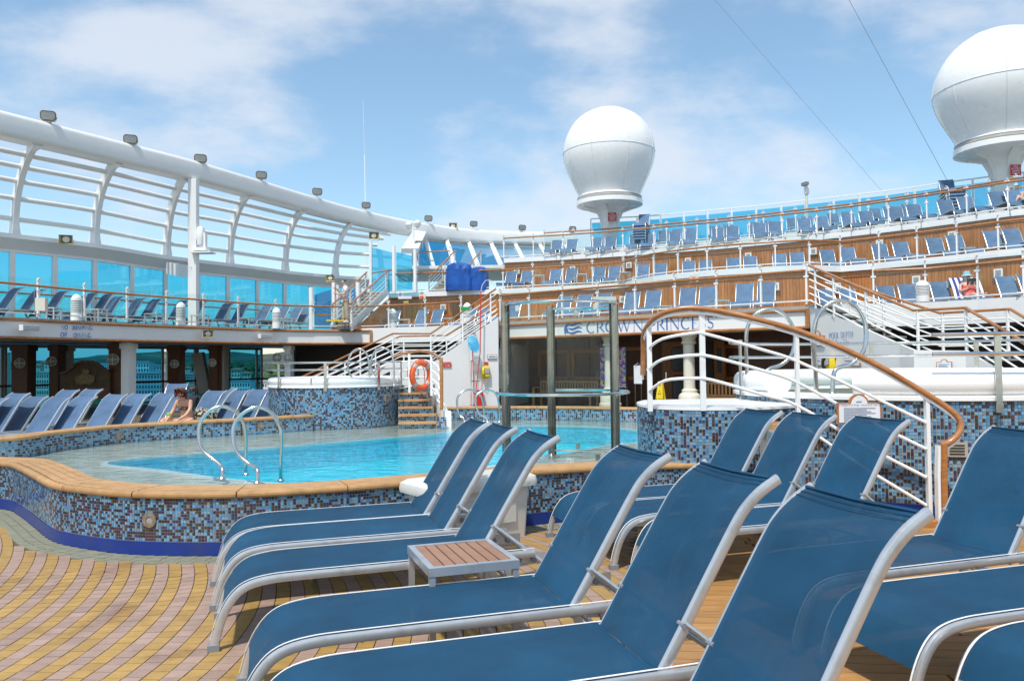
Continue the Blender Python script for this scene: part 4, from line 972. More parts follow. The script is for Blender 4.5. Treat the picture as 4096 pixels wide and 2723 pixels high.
# free standing blue screens beside the stairs
def screen(us, vtop, vbot, z0, label, m, r=.085):
    base = [PZ(u, vb, z0) for u, vb in zip(us, vbot)]; t = thing('glass_screen', label, 'screen', tuple(base[0])); tops = []
    for p, u, vt in zip(base, us, vtop):
        z = P(u, vt, p.y).z; tops.append(z); MB().tube([p, Vector((p.x, p.y, z))], r, 10).build('post', WHITE2, t, smooth=True)
    for i in range(len(base)-1):
        p, q = base[i], base[i+1]; d = (q-p).normalized(); a, c = p+d*.14, q-d*.14; za, zc = tops[i]-.3, tops[i+1]-.3; zm = (z0+za)/2-.1
        MB().plate([a+UPZ*.1, c+UPZ*.1, Vector((c.x, c.y, zm)), Vector((a.x, a.y, zm))], .02).build('glass_pane', m, t)
        MB().plate([Vector((a.x, a.y, zm+.06)), Vector((c.x, c.y, zm+.06)), Vector((c.x, c.y, zc)), Vector((a.x, a.y, za))], .02).build('glass_pane', m, t)
        MB().tube([Vector((a.x, a.y, zm+.02)), Vector((c.x, c.y, zm+.02))], .035, 8).build('handrail', TEAKRAIL, t)
    return t
screen([1484, 1576, 1661], [966, 983, 997], [1182, 1170, 1166], Z2, 'pair of tall blue glass screens on round white posts at the stair head', CLB)
screen([1245, 1337], [1150, 1130], [1322, 1323], Z1, 'deep blue glass screen on white posts left of the man on the stairs', CLD, .10)
screen([1349, 1432], [1140, 1129], [1328, 1329], Z1, 'deep blue glass screen directly behind the man on the stairs', CLD, .10)

# tall white column with moving head light
pc = PZ(775, 1262, Z1); pc = Vector((pc.x*1.0, pc.y, Z1)); pt, _ = poly_at_u(BEAMI, 770, None)
pcx = hit(Vector((pt.x, pt.y, 0)), Vector((0, 1, 0)), 775) if False else Vector((pt.x, pt.y, 0))
t = thing('support_column', 'tall white square column rising from the left terrace to the beam', 'column', (pt.x, pt.y+.1, Z1))
MB().box((pt.x, pt.y+.1, (Z1+8.5)/2), (.30, .30, 8.5-Z1)).build('shaft', WHITE, t)
g0 = P(775, 1080, pt.y); MB().sweep([Vector((pt.x, pt.y, P(755, 1090, pt.y).z)), P(672, 1072, pt.y+1.4)], rectp(.14, .45), UPZ).build('bracket', WHITE, t)
MB().box(tuple(P(812, 1011, pt.y)), (.75, .5, .05)).build('shelf', WHITE, t)
t2 = P(803, 1004, pt.y); t = thing('moving_head_light', 'white moving head stage light on the shelf of the tall white column', 'stage light', tuple(t2))
MB().box(t2+V(0, 0, .06), (.52, .36, .12)).build('base', WHITE2, t)
MB().box(t2+V(-.17, 0, .38), (.07, .2, .55)).build('yoke_arm', WHITE2, t); MB().box(t2+V(.17, 0, .38), (.07, .2, .55)).build('yoke_arm', WHITE2, t)
MB().sweep([t2+V(0, 0, .22), t2+V(0, 0, .5), t2+V(0, 0, .82), t2+V(0, 0, .90)], roundp(.26, .30, .09), V(0, 1, 0), taper=[.8, 1.1, .95, .6]).build('head', WHITE2, t, smooth=True)

# ================================================================== RADOMES
def radome(uc, Y, R, vtop, vcollar, label):
    c = P(uc, vtop, Y); zt = c.z; zc = P(uc, vcollar, Y).z; cz = zt-R
    t = thing('radome', label, 'radome', (c.x, Y, Z4))
    prof = [(.01, R)]
    for k in range(1, 15): a = pi/2-k*pi/2/14; prof.append((R*cos(a), R*sin(a)))
    low = zc-cz
    for f, r in ((.12, .992), (.28, .955), (.45, .895), (.62, .82), (.78, .745), (.90, .69), (.96, .675)): prof.append((R*r, low*f))
    prof += [(R*.70, low*.985), (R*.70, low)]
    MB().lathe((c.x, Y, cz), prof, 40).build('dome', WHITE2, t, smooth=True)
    b = MB()
    for z_, rr in ((0.0, 1.002),): b.tube([Vector((c.x+R*rr*cos(a*pi/20), Y+R*rr*sin(a*pi/20), cz+z_)) for a in range(40)], .014, 5, UPZ, closed=True)
    for m_ in range(8):
        a = m_*pi/4+.3; b.tube([Vector((c.x+r*1.002*cos(a), Y+r*1.002*sin(a), cz+z_)) for r, z_ in prof[1:-2]], .012, 5)
    b.build('seam', mat_seam, t)
    MB().lathe((c.x, Y, zc), [(R*.60, -.02), (R*.70, -.02), (R*.705, -.12), (R*.66, -.14)], 32).build('dark_ring', GREYW, t, smooth=True)
    MB().lathe((c.x, Y, zc), [(R*.66, -.14), (R*.72, -.16), (R*.72, -.38), (R*.60, -.46), (R*.2, -.55)], 32).build('collar', WHITE2, t, smooth=True)
    prof = [(R*.60, zc-.42), (R*.36, zc-.50), (R*.25, zc-.68), (R*.19, zc-1.0), (R*.18, zc-1.4), (R*.18, Z4)]
    MB().lathe((c.x, Y, 0), prof, 6, .2, .2+2*pi).build('pedestal', WHITE, t)
    for m_ in range(6):
        a = .2+m_*pi/3; e = Vector((cos(a), sin(a), 0)); o_ = Vector((c.x, Y, 0)); r0 = R*.25
        MB().plate([o_+e*R*.15+UPZ*(zc-.5), o_+e*R*.58+UPZ*(zc-.48), o_+e*R*.31+UPZ*(zc-.72), o_+e*R*.23+UPZ*(zc-1.1), o_+e*R*.18+UPZ*(zc-1.7)], .05).build('fin', WHITE, t)
    # red notice
    nz = Z4+1.35 if R < 2.3 else Z4+1.35
    q = Vector((c.x+.05, Y-R*.27, nz+.25)); MB().box(q, (.42, .02, .42)).build('notice', mat_red, t)
    font_mesh('NO\nACCESS\nCREW\nONLY', .11, 'lettering', PAPER, t, q+V(0, -.014, .11), (1, 0, 0), (0, 0, 1), align='CENTER', line=.85)
    return t
mat_seam = mat('seam_grey', (.74, .74, .72), .5); mat_red = mat('notice_red', (.45, .03, .04), .5)
radome(2432, 39.6, 2.33, 434, 794, 'large white satellite dome on a pedestal above the middle of the terraces')
radome(3998, 30.8, 2.43, 121, 572, 'white satellite dome cut by the right edge of the picture')
# wires, antenna, mast
b = MB(); b.tube([P(2850, -10, 30), P(3525, 762, 36)], .006, 5); o = b.build('stay_wire', GREYW); tag(o, 'thin stay wire crossing the sky between the two satellite domes, left one', 'wire')
b = MB(); b.tube([P(3390, -10, 28), P(3792, 728, 33)], .009, 5); o = b.build('stay_wire', GREYW); tag(o, 'thicker stay wire falling toward the right satellite dome', 'wire')
t = thing('whip_antenna', 'tall thin white whip antenna rising behind the left beam', 'antenna', tuple(P(1462, 1110, 41)))
MB().tube([P(1469, 1130, 41), P(1463, 900, 41), P(1458, 620, 41)], .025, 6).build('lower_rod', WHITE2, t); MB().tube([P(1458, 620, 41), P(1452, 400, 41)], .008, 6).build('upper_rod', WHITE2, t)
t = thing('camera_mast', 'thin white mast with a small surveillance camera behind the top terrace', 'mast', tuple(P(3226, 880, 35)))
MB().tube([P(3228, 880, 35), P(3226, 775, 35)], .06, 8).build('pole', CREAM, t); MB().box(tuple(P(3227, 758, 35)), (.2, .15, .42)).build('box', WHITE2, t)
MB().box(tuple(P(3220, 736, 34.9)), (.16, .34, .14), .3).build('camera', GREYP, t); MB().tube([P(3226, 750, 35), P(3222, 738, 35)], .035, 6).build('arm', GREYP, t)

# ---- flood lights and loudspeakers
def floodlight(p, face, label, s=.25):
    t = thing('floodlight', label, 'floodlight', tuple(p), group='floodlights on the white beam'); face = Vector(face).normalized(); x = face.cross(UPZ).normalized(); y = x.cross(face); c = Vector(p)+UPZ*s*.8
    b = MB(); b.sweep([c-face*s*.5, c-face*s*.1, c+face*s*.35], roundp(s*1.7, s*1.15, s*.35), UPZ, taper=[.55, .9, .95]); b.build('housing', WHITE2, t, smooth=True)
    b = MB(); b.sweep([c+face*s*.34, c+face*s*.48], roundp(s*1.8, s*1.25, s*.4), UPZ); b.build('bezel', mat_bez, t, smooth=True)
    b = MB(); b.sweep([c+face*s*.46, c+face*s*.495], roundp(s*1.5, s*.95, s*.3), UPZ); b.build('lens', LAMPG, t)
    b = MB(); b.sweep([c-x*s*.95, Vector(p)-x*s*.75+UPZ*.04, Vector(p)+x*s*.75+UPZ*.04, c+x*s*.95], rectp(.02, .04), face); b.build('bracket', CREAM, t); MB().box(Vector(p)+UPZ*.02, (.12, .12, .06)).build('foot', CREAM, t)
mat_bez = mat('weathered_bezel', (.16, .12, .08), .5, var=.3, scale=10)
for (u, v), lb in zip(((195, 497), (523, 588), (802, 662), (1045, 726), (1268, 790), (1463, 843), (1712, 894), (1893, 915), (2087, 930), (2288, 935)),
    ('leftmost floodlight on the beam above the terrace', 'second floodlight from the left on the beam', 'floodlight on the beam just above the tall white column', 'fourth floodlight from the left along the beam', 'fifth floodlight from the left along the beam', 'floodlight on the beam beside the whip antenna', 'floodlight on the curved beam above the double globe lamp', 'floodlight on the beam just right of the beige loudspeaker', 'floodlight on the far end of the beam above the blue tarpaulin', 'last floodlight on the beam next to the upper terrace railing')):
    q, tt = poly_at_u(BEAMI, u, None); Y = q.y+.1; p = P(u, v-6, Y); floodlight(p, (.35, -.93, -.15), lb)
def speaker(p, face, label, s=.36, m=None):
    t = thing('loudspeaker', label, 'loudspeaker', tuple(p)); face = Vector(face).normalized(); c = Vector(p)
    b = MB(); b.sweep([c-face*s*.75, c-face*s*.35, c+face*s*.25], rectp(s*1.15, s*.85), UPZ, taper=[.45, .5, 1.0], cap=False); b.build('horn', m or YELW, t)
    b = MB(); b.sweep([c-face*s*.75, c-face*s*.1], rectp(s*.9, s*.6), UPZ, taper=[.5, .9]); b.build('throat', GREYP, t)
    x = face.cross(UPZ).normalized(); k = 14; vs = []
    for h, r in ((-.08, .30), (.1, .30), (.14, .22), (.16, .02)):
        for a in range(k): vs.append(c+face*s*h+(x*cos(2*pi*a/k)+UPZ*sin(2*pi*a/k))*s*r)
    MB().add(vs, [(i*k+j, i*k+(j+1) % k, (i+1)*k+(j+1) % k, (i+1)*k+j) for i in range(3) for j in range(k)]).build('cone', CREAM, t, smooth=True)
    b = MB(); b.sweep([c-x*s*.6-face*s*.1, c-x*s*.6-UPZ*s*.55-face*s*.1, c+x*s*.6-UPZ*s*.55-face*s*.1, c+x*s*.6-face*s*.1], rectp(.02, .04), face); b.build('bracket', CREAM, t)
    return t
q = poly_at_u(LED, 265, None)[0]; speaker(P(265, 957, q.y-.2), (.35, -.9, -.25), 'beige horn loudspeaker on the ledge at upper left above the blue glass wall')
q = on_left(812, 1338)[0]; speaker(q+V(.25, -.3, .02), (.45, -.85, -.2), 'beige horn loudspeaker on the left fascia right of the no jumping sign', .30)
speaker(P(1322, 1112, 33.2), (-.3, -.95, -.1), 'beige horn loudspeaker on the white post beside the man on the stairs', .33)
speaker(P(1495, 943, 38.1), (.25, -.95, -.1), 'beige horn loudspeaker on top of the tall glass screen post', .42)
speaker(P(1675, 975, 39.2), (.35, -.93, -.1), 'white horn loudspeaker near the double globe lamp', .36, WHITE2)
q = poly_at_u(BEAMI, 1812, None)[0]; speaker(P(1812, 904, q.y+.2), (.1, -.99, -.1), 'beige horn loudspeaker on the curved end of the beam', .40)
# LED area lights on the left fascia
for (u, v), lb in (((80, 1312), 'rectangular flood lamp with round lenses left of the no jumping sign'), ((1035, 1345), 'white rectangular flood lamp on the right part of the left fascia')):
    q, tt = on_left(u, v); n = Vector((tt.y, -tt.x, 0)); t = thing('area_light', lb, 'flood lamp', tuple(q)); c = q+n*.3
    b = MB(); R_ = Matrix((tt, n, UPZ)).transposed(); b.box(c, (.50, .16, .16), R_); b.build('housing', WHITE2, t); b = MB(); b.box(c+n*.083-UPZ*.01, (.46, .012, .13), R_); b.build('lens', LAMPG, t)
    b = MB(); b.bar(q, c-tt*.2, .05); b.build('arm', WHITE2, t)
    b = MB()
    for i in range(9): 
        for j in range(3): b.box(c+n*.091+tt*(-.2+.05*i)+UPZ*(-.05+.04*j), (.03, .006, .026), R_)
    b.build('lens_grid', PAPER, t)
# double globe lamp post
t = thing('globe_lamp', 'white lamp post with two glass globes in front of the curved beam', 'lamp post', tuple(P(1652, 1050, 38.8)))
MB().tube([P(1653, 1060, 38.8), P(1652, 905, 38.8)], .07, 8).build('pole', WHITE2, t); MB().sweep([P(1634, 916, 38.8), P(1652, 912, 38.8), P(1671, 914, 38.8)], rectp(.06, .06), UPZ).build('arm', WHITE2, t)
gm = mat('frosted_globe', (.75, .76, .76), .15, var=.05)
for u, v in ((1636, 899), (1670, 893)):
    q = P(u, v, 38.8); pr = [(.01, .17)]+[(.17*sin(a), .17*cos(a)) for a in [k*pi/10 for k in range(1, 10)]]+[(.01, -.17)]
    MB().lathe(q, pr, 14).build('globe', gm, t, smooth=True); MB().lathe(q, [(.1, -.2), (.18, -.05), (.19, -.02)], 12).build('fitter', WHITE2, t)
# ================================================================== ALCOVE UNDER THE SHIP NAME
def back(u, off, z=0):   # point behind the fascia line at pixel column u, off metres behind
    p0 = cA+Vector((-cn.x, -cn.y, 0))*off; p0.z = 0; r = ray(u, 1500); k = r.x/r.y; t = (k*p0.y-p0.x)/(cd_.x-k*cd_.y); q = p0+cd_*t; return Vector((q.x, q.y, z))
def slab(a, c, z0, z1, th, name, m, parent=None):
    return MB().plate([Vector((a.x, a.y, z0)), Vector((c.x, c.y, z0)), Vector((c.x, c.y, z1)), Vector((a.x, a.y, z1))], th).build(name, m, parent)
aw = thing('alcove_wall', 'dark panelled back wall of the alcove beneath the ship name', 'wall', tuple(back(2500, 3.6)))
A0, A1 = back(2030, 3.6), back(3300, 3.6)
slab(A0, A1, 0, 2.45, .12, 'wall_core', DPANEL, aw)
n3 = Vector((cn.x, cn.y, 0))
def frame_panel(u0, u1, z0, z1, off=3.6, inner=CORK, fr=PANEL, border=WHITE):
    a, c = back(u0, off)+n3*.02, back(u1, off)+n3*.02
    if border: slab(a, c, z0-.22, z1+.16, .03, 'white_surround', border, aw)
    a += n3*.05; c += n3*.05; b = MB(); q = [a+UPZ*z0, c+UPZ*z0, c+UPZ*z1, a+UPZ*z1]
    b.sweep([q[0], q[1]], rectp(.12, .12), UPZ); b.sweep([q[3], q[2]], rectp(.12, .12), UPZ); b.sweep([q[0], q[3]], rectp(.12, .12), n3); b.sweep([q[1], q[2]], rectp(.12, .12), n3); b.build('frame', fr, aw)
    slab(a-n3*.02, c-n3*.02, z0, z1, .02, 'cork_panel', inner, aw)
frame_panel(2165, 2280, .95, 1.95); frame_panel(2300, 2420, .95, 1.95, border=None); frame_panel(2480, 2590, .95, 2.0, border=None); frame_panel(2905, 3200, .95, 2.0)
sw = thing('side_wall', 'white louvred side wall at the left end of the alcove', 'wall', tuple(back(2060, 1.5)))
slab(back(2003, .15), back(2104, 3.5), 0, 2.44, .12, 'panel', WHITE, sw)
p0, p1 = back(2003, .15), back(2104, 3.5); d = (p1-p0).normalized(); nn_ = Vector((d.y, -d.x, 0))
for k in range(16):
    for z0 in (.25, 1.35):
        c = p0.lerp(p1, .72); MB().box((c.x+nn_.x*.02, c.y+nn_.y*.02, z0+k*.055), (.7, .04, .03), atan2(d.y, d.x)).build('slat', WHITE2, sw)
# doors
t = thing('wooden_door', 'brown double door with rounded windows behind the white column', 'door', tuple(back(2700, 3.4)))
dw = mat('door_wood', (.30, .12, .035), .35, var=.2, scale=4, stretch=(4, 4, .6))
a, c = back(2652, 3.4), back(2760, 3.4); slab(a, c, 0, 2.2, .06, 'leaf', dw, t)
for z0, z1 in ((.25, 1.05), (1.22, 2.0)):
    a2, c2 = a.lerp(c, .38)+n3*.07, a.lerp(c, .84)+n3*.07; r = .12; w = (c2-a2).length; e = (c2-a2).normalized()
    pr = roundp(w, z1-z0, r, 4); m_ = (a2+c2)/2+UPZ*(z0+z1)/2
    MB().plate([m_+e*x+UPZ*y for x, y in pr], .01).build('window', mat_dwin if 'mat_dwin' in globals() else WIN, t); MB().tube([m_+e*x+UPZ*y for x, y in pr], .03, 6, closed=True, up=n3).build('window_frame', DPANEL, t)
MB().box(tuple(a.lerp(c, .16)+n3*.1+UPZ*1.05), (.05, .05, .22)).build('handle', STEEL, t)
t = thing('wooden_door', 'second brown door standing open right of the white column', 'door', tuple(back(2880, 3.2)))
a, c = back(2862, 3.2), back(2900, 3.0); slab(a, c, 0, 2.2, .06, 'leaf', dw, t)
a2, c2 = a.lerp(c, .3)+n3*.07, a.lerp(c, .75)+n3*.07; slab(a2, c2, 1.15, 1.95, .01, 'window', WIN, t)
a, c = back(2762, 3.5), back(2860, 3.5); o = slab(a+n3*.12, c+n3*.12, 0, 2.2, .03, 'doorway_shade', DARK); tag(o, None, None, None, 'structure')  # near-black slab paints the shade inside the open door
# columns
def column(u, label, off=.45, r=.17):
    q = back(u, off); t = thing('column', label, 'column', tuple(q))
    MB().lathe(q, [(.001, 0), (r*2.1, 0), (r*2.1, .22), (r*1.9, .24), (r*1.9, .50), (r*1.7, .56), (r*1.35, .60), (r*1.35, .68), (r*1.05, .72)], 20).build('base', CREAM2, t, smooth=True)
    MB().lathe(q, [(r*1.05, .70), (r, .80), (r*.97, 2.02), (r*.97, 2.05)], 20).build('shaft', CREAM2, t, smooth=True)
    MB().lathe(q, [(r*1.0, 2.03), (r*1.3, 2.06), (r*1.3, 2.11), (r*1.1, 2.14), (r*1.2, 2.22), (r*1.45, 2.28), (r*1.45, 2.44)], 20).build('capital', CREAM2, t, smooth=True)
CREAM2 = mat('cream_column_paint', (.74, .70, .58), .4, var=.04)
column(2757, 'cream column standing in the alcove just right of the brown door'); column(2440, 'cream column half hidden behind the right steel post of the glass shower')
# benches
def slat_bench(u0, u1, off, label):
    a, c = back(u0, off), back(u1, off); e = (c-a).normalized(); t = thing('garden_bench', label, 'bench', tuple((a+c)/2)); L0 = (c-a).length; ang = atan2(e.y, e.x)
    fw = -n3
    for k in range(5): q = (a+c)/2+n3*(.02+.085*k); MB().box((q.x, q.y, .44), (L0, .07, .03), ang).build('seat_slat', TEAK, t)
    n = int(L0/.11)
    for k in range(1, n): q = a+e*(L0*k/n)-n3*.06; MB().box((q.x, q.y, .67), (.055, .02, .36), ang).build('back_slat', TEAK, t)
    for z in (.50, .87): q = (a+c)/2-n3*.06; MB().box((q.x, q.y, z), (L0, .045, .07), ang).build('back_rail', TEAK, t)
    for q0 in (a, c):
        for o_ in (-.06, .40): q = q0+n3*o_; MB().box((q.x, q.y, .33 if o_ > 0 else .44), (.06, .06, .66 if o_ > 0 else .88), ang).build('leg', TEAK, t)
        q = q0+n3*.17; MB().box((q.x, q.y, .66), (.07, .52, .04), ang).build('armrest', TEAK, t)
slat_bench(2160, 2385, 1.6, 'slatted teak bench seen through the glass shower'); slat_bench(2800, 3020, 1.0, 'slatted teak bench in the alcove right of the cream column')
# painted board
q = back(2453, .75)
artm = bpy.data.materials.new('painted_board'); artm.use_nodes = True; nn = artm.node_tree.nodes; ll = artm.node_tree.links
tc_ = nn.new('ShaderNodeTexCoord'); wv = nn.new('ShaderNodeTexNoise'); wv.inputs['Scale'].default_value = 3.2; wv.inputs['Distortion'].default_value = 2.2; wv.inputs['Detail'].default_value = 1
vr = nn.new('ShaderNodeValToRGB'); vr.color_ramp.interpolation = 'CONSTANT'; els = vr.color_ramp.elements
cols_ = [(0, (.02, .02, .10)), (.34, (.05, .12, .55)), (.41, (.45, .05, .45)), (.46, (.85, .25, .45)), (.5, (.06, .55, .5)), (.54, (.80, .70, .05)), (.58, (.02, .05, .25)), (.63, (.55, .3, .75))]
els[0].position = 0; els[0].color = (*cols_[0][1], 1); els[1].position = .34; els[1].color = (*cols_[1][1], 1)
for p_, c_ in cols_[2:]: e_ = els.new(p_); e_.color = (*c_, 1)
ll.new(tc_.outputs['Object'], wv.inputs['Vector']); ll.new(wv.outputs['Fac'], vr.inputs[0]); ll.new(vr.outputs[0], nn['Principled BSDF'].inputs['Base Color'])
a, c = back(2404, .75), back(2505, .75); t = thing('painted_board', 'tall board painted in swirling bright colours behind the right shower post', 'board', tuple(q))
slab(a, c, .72, 2.0, .04, 'picture', artm, t); slab(c+cd_*.01, c+cd_*.07, .1, 1.9, .05, 'stand', BLK, t); slab(a.lerp(c, .3), a.lerp(c, .7), 0, .72, .04, 'foot', DARK, t)
# notice stand
a, c = back(2537, .3), back(2569, .3); t = thing('notice_stand', 'white printed notice on a slim steel stand in front of the cork panels', 'notice', tuple(a))
slab(a, c, .86, 1.42, .02, 'sheet', PAPER, t)
for q in (a.lerp(c, .12), a.lerp(c, .88)): MB().tube([q+V(0, .05, 0), q+V(0, .05, .88)], .012, 6).build('leg', STEEL, t)
MB().tube([(a+c)/2+V(-.1, 0, 1.42), (a+c)/2+V(0, 0, 1.50), (a+c)/2+V(.1, 0, 1.42)], .012, 6).build('handle', STEEL, t)
for k in range(8):
    e0 = a.lerp(c, .12 if k else .2)+n3*.004; e1 = a.lerp(c, .88-.12*((k*7) % 3) if k else .8)+n3*.004; z = 1.36-.055*k; MB().plate([e0+UPZ*z, e1+UPZ*z, e1+UPZ*(z+.018), e0+UPZ*(z+.018)], .001).build('text_line', GREYTXT, t)
# wet floor sign
q = back(2642, -.2); t = thing('wet_floor_sign', 'yellow folding wet floor sign at the mouth of the alcove', 'caution sign', tuple(q)); yb = mat('caution_yellow', (.80, .60, .02), .4)
for s_ in (-1, 1):
    b = MB(); w0, w1 = .16, .07; b.plate([q+cd_*-w0+n3*.14*s_, q+cd_*w0+n3*.14*s_, q+cd_*w1+n3*.02*s_+UPZ*.95, q-cd_*w1+n3*.02*s_+UPZ*.95], .012); b.build('panel', yb, t)
def on_sign(x, z): return q+cd_*x+n3*(.16-.125*z/.95)+UPZ*z
for txt, z, s_ in (('CAUTION', .40, .075), ('CUIDADO', .26, .075), ('ATTENTION', .12, .065)): font_mesh(txt, s_, 'lettering', BLK, t, on_sign(0, z), cd_, UPZ-n3*.13, align='CENTER')
b = MB(); tri = [on_sign(-.05, .58), on_sign(.05, .58), on_sign(0, .68)]; b.tube(tri, .006, 4, closed=True, up=n3); b.build('triangle', BLK, t)
MB().lathe(on_sign(0, .84)+n3*.004, [(.001, .03), (.02, .02), (.02, 0), (.001, -.02)], 8).build('emblem', mat_red, t)
# ceiling light strips in the alcove and T1 small fittings
for u, o_ in ((2180, 1.2), (2700, 1.2), (2940, 1.8)):
    q = back(u, o_); MB().box((q.x, q.y, 2.42), (.7, .12, .04), atan2(cd_.y, cd_.x)).build('ceiling_strip', WHITE2, kind='structure')

# ================================================================== STAIRS FROM THE POOL DECK
def dist_lerp(path, u):
    for a, c in zip(path, path[1:]):
        ua, uc = proj(a)[0], proj(c)[0]
        if (ua-u)*(uc-u) <= 0 and ua != uc: return a.lerp(c, (u-ua)/(uc-ua))
    return path[0] if abs(proj(path[0])[0]-u) < abs(proj(path[-1])[0]-u) else path[-1]
def stairs_rail(t, path, nr, drop, posts, hand_r=.035):
    """teak handrail with nr white rails below, posts at given pixel columns"""
    MB().sweep(path, roundp(.07, .055, .02, 2), UPZ).build('handrail', TEAKRAIL, t, smooth=True)
    for k in range(1, nr+1): MB().tube([p-UPZ*(drop*k/nr) for p in path], .018, 6, UPZ).build('rail', WHITE2, t)
    for u in posts:
        p = dist_lerp(path, u); MB().box(p-UPZ*(drop/2+.06), (.045, .045, drop+.14)).build('post', WHITE2, t)
def pth(l): return [PZ(u, v, z) if isinstance(z, float) and z < 10 else P(u, v, z-100) for u, v, z in l]
def stair_wall(poly, label, th=.14):
    pts = [P(u, v, Y) if z is None else None for u, v, Y, z in poly]
    b = MB(); b.plate(pts, th); return b
# left stair
t = thing('deck_stairs', 'white railed stairs with teak handrails rising to the left end of the ship name fascia', 'stairs', (-3, 25, 0))
pathL = [PZ(1984, 1155, 3.93), PZ(1723, 1334, 2.52), PZ(1571, 1334, 2.52), P(1380, 1426, 24.2), P(1194, 1514, 24.2)]
pathL2 = [PZ(1990, 1215, 3.6), PZ(1786, 1341, 2.50), PZ(1600, 1345, 2.50), P(1400, 1437, 25.8), P(1240, 1511, 25.8)]
stairs_rail(t, pathL, 5, .88, [1962, 1850, 1723, 1571, 1440, 1310]); stairs_rail(t, pathL2, 5, .88, [1940, 1786, 1615, 1500, 1380])
A_, B_ = [p-UPZ*.95 for p in pathL], [p-UPZ*.95 for p in pathL2]
def flight(a0, a1, b0, b1, n, m=None, rise=True):
    for k in range(n):
        f = (k+.5)/n; p, q = a0.lerp(a1, f), b0.lerp(b1, f); z = p.z+(a1.z-a0.z)*.5/n if False else (a0.z+(a1.z-a0.z)*(k+.5)/n)
        w = ((a1-a0).length/n)*1.05; d = (a1-a0); d.z = 0; d.normalize(); p2 = Vector((p.x, p.y, z)); q2 = Vector((q.x, q.y, z))
        MB().plate([p2-d*w/2, p2+d*w/2, q2+d*w/2, q2-d*w/2], -.05 if False else .04).build('tread', m or TFLOOR, t)
flight(A_[0], A_[1], B_[0], B_[1], 8); flight(A_[3]*1, A_[4]*1, B_[3], B_[4], 5)
MB().plate([A_[1], A_[2], B_[2], B_[1]], .08).build('landing', TFLOOR, t); MB().sweep([A_[1]-V(0, .03, .05), A_[2]-V(0, .03, .05)], rectp(.06, .22), UPZ).build('landing_edge', WHITE, t)
MB().sweep([A_[2]-V(0, .03, .05), A_[4]-V(0, .03, .05)], rectp(.06, .28), UPZ).build('stringer', WHITE, t)
wl = [P(u, v, Y) for u, v, Y in ((1992, 1268, 25.05), (1740, 1444, 24.72), (1690, 1462, 24.6), (1560, 1470, 24.35), (1560, 1700, 24.35), (1992, 1700, 25.05))]
for q in wl[4:]: q.z = 0
LEFTW = (wl, t)
# right stair
t = thing('deck_stairs', 'white railed stairs with teak handrails descending at the right beside the pool depth lettering', 'stairs', (8.3, 16, 0))
pathR = [PZ(3236, 1062, 3.93), PZ(3655, 1242, 2.52), PZ(3862, 1231, 2.52), P(4096, 1368, 13.4), P(4500, 1600, 12.4)]
pathR2 = [PZ(3301, 1103, 3.80), PZ(3760, 1252, 2.50), PZ(4041, 1236, 2.50), P(4200, 1330, 14.6)]
stairs_rail(t, pathR, 5, .88, [3265, 3350, 3485, 3670, 3862, 3990]); stairs_rail(t, pathR2, 5, .88, [3420, 3560, 3770, 4030])
A_, B_ = [p-UPZ*.95 for p in pathR], [p-UPZ*.95 for p in pathR2]
flight(A_[0], A_[1], B_[0], B_[1], 8); flight(A_[2], A_[3], B_[2], B_[3], 4); MB().plate([A_[1], A_[2], B_[2], B_[1]], .08).build('landing', TFLOOR, t)
wr = [P(u, v, Y) for u, v, Y in ((3240, 1219, 19.9), (3597, 1376, 16.2), (3655, 1400, 15.6), (3862, 1402, 15.0), (4000, 1482, 14.2), (4200, 1600, 13.4), (4200, 1700, 13.4), (3240, 1700, 19.9))]
for q in wr[6:]: q.z = 0
# non planar: build as vertical strip
def vstrip(top, z0, th, nrm, name, m, parent):
    b = MB(); n = len(top); vs = []
    for p in top: vs += [Vector((p.x, p.y, z0)), p, p+nrm*th, Vector((p.x, p.y, z0))+nrm*th]
    b.add(vs, [(i*4+j, i*4+(j+1) % 4, (i+1)*4+(j+1) % 4, (i+1)*4+j) for i in range(n-1) for j in range(4)]+[(3, 2, 1, 0), (n*4-4, n*4-3, n*4-2, n*4-1)])
    return b.build(name, m, parent)
vstrip(wr[:6], 0, .15, Vector((.7, .6, 0)), 'side_wall', WHITE, t)
wl = [P(u, v, Y) for u, v, Y in ((1992, 1268, 25.05), (1740, 1444, 24.64), (1690, 1462, 24.56), (1560, 1470, 24.35))]; vstrip(wl, 0, .16, Vector((.1, 1, 0)), 'side_wall', WHITE, LEFTW[1])
WR = wr[:6]
def on_wr(u, v, d=.012):
    p = dist_lerp([Vector((q.x, q.y, q.z)) for q in WR], u); i = 0
    a, c = (WR[0], WR[1]) if u < 3597 else (WR[2], WR[3]) if u > 3655 else (WR[1], WR[2])
    e = Vector((c.x-a.x, c.y-a.y, 0)).normalized(); n = Vector((e.y, -e.x, 0))
    if n.y > 0: n = -n
    q = p+n*d; return Vector((q.x, q.y, P(u, v, q.y).z)), e, n
for txt_, u_, v_, h_ in (('POOL DEPTH', 3329, 1354, .135), ('1.4m - 2.1m', 3345, 1379, .12)):
    q, e, n = on_wr(u_, v_); b = MB(); word_on(b, txt_, lambda x, y: q+e*x+UPZ*y, h_, .12); b.build('lettering', BLUTXT, t)
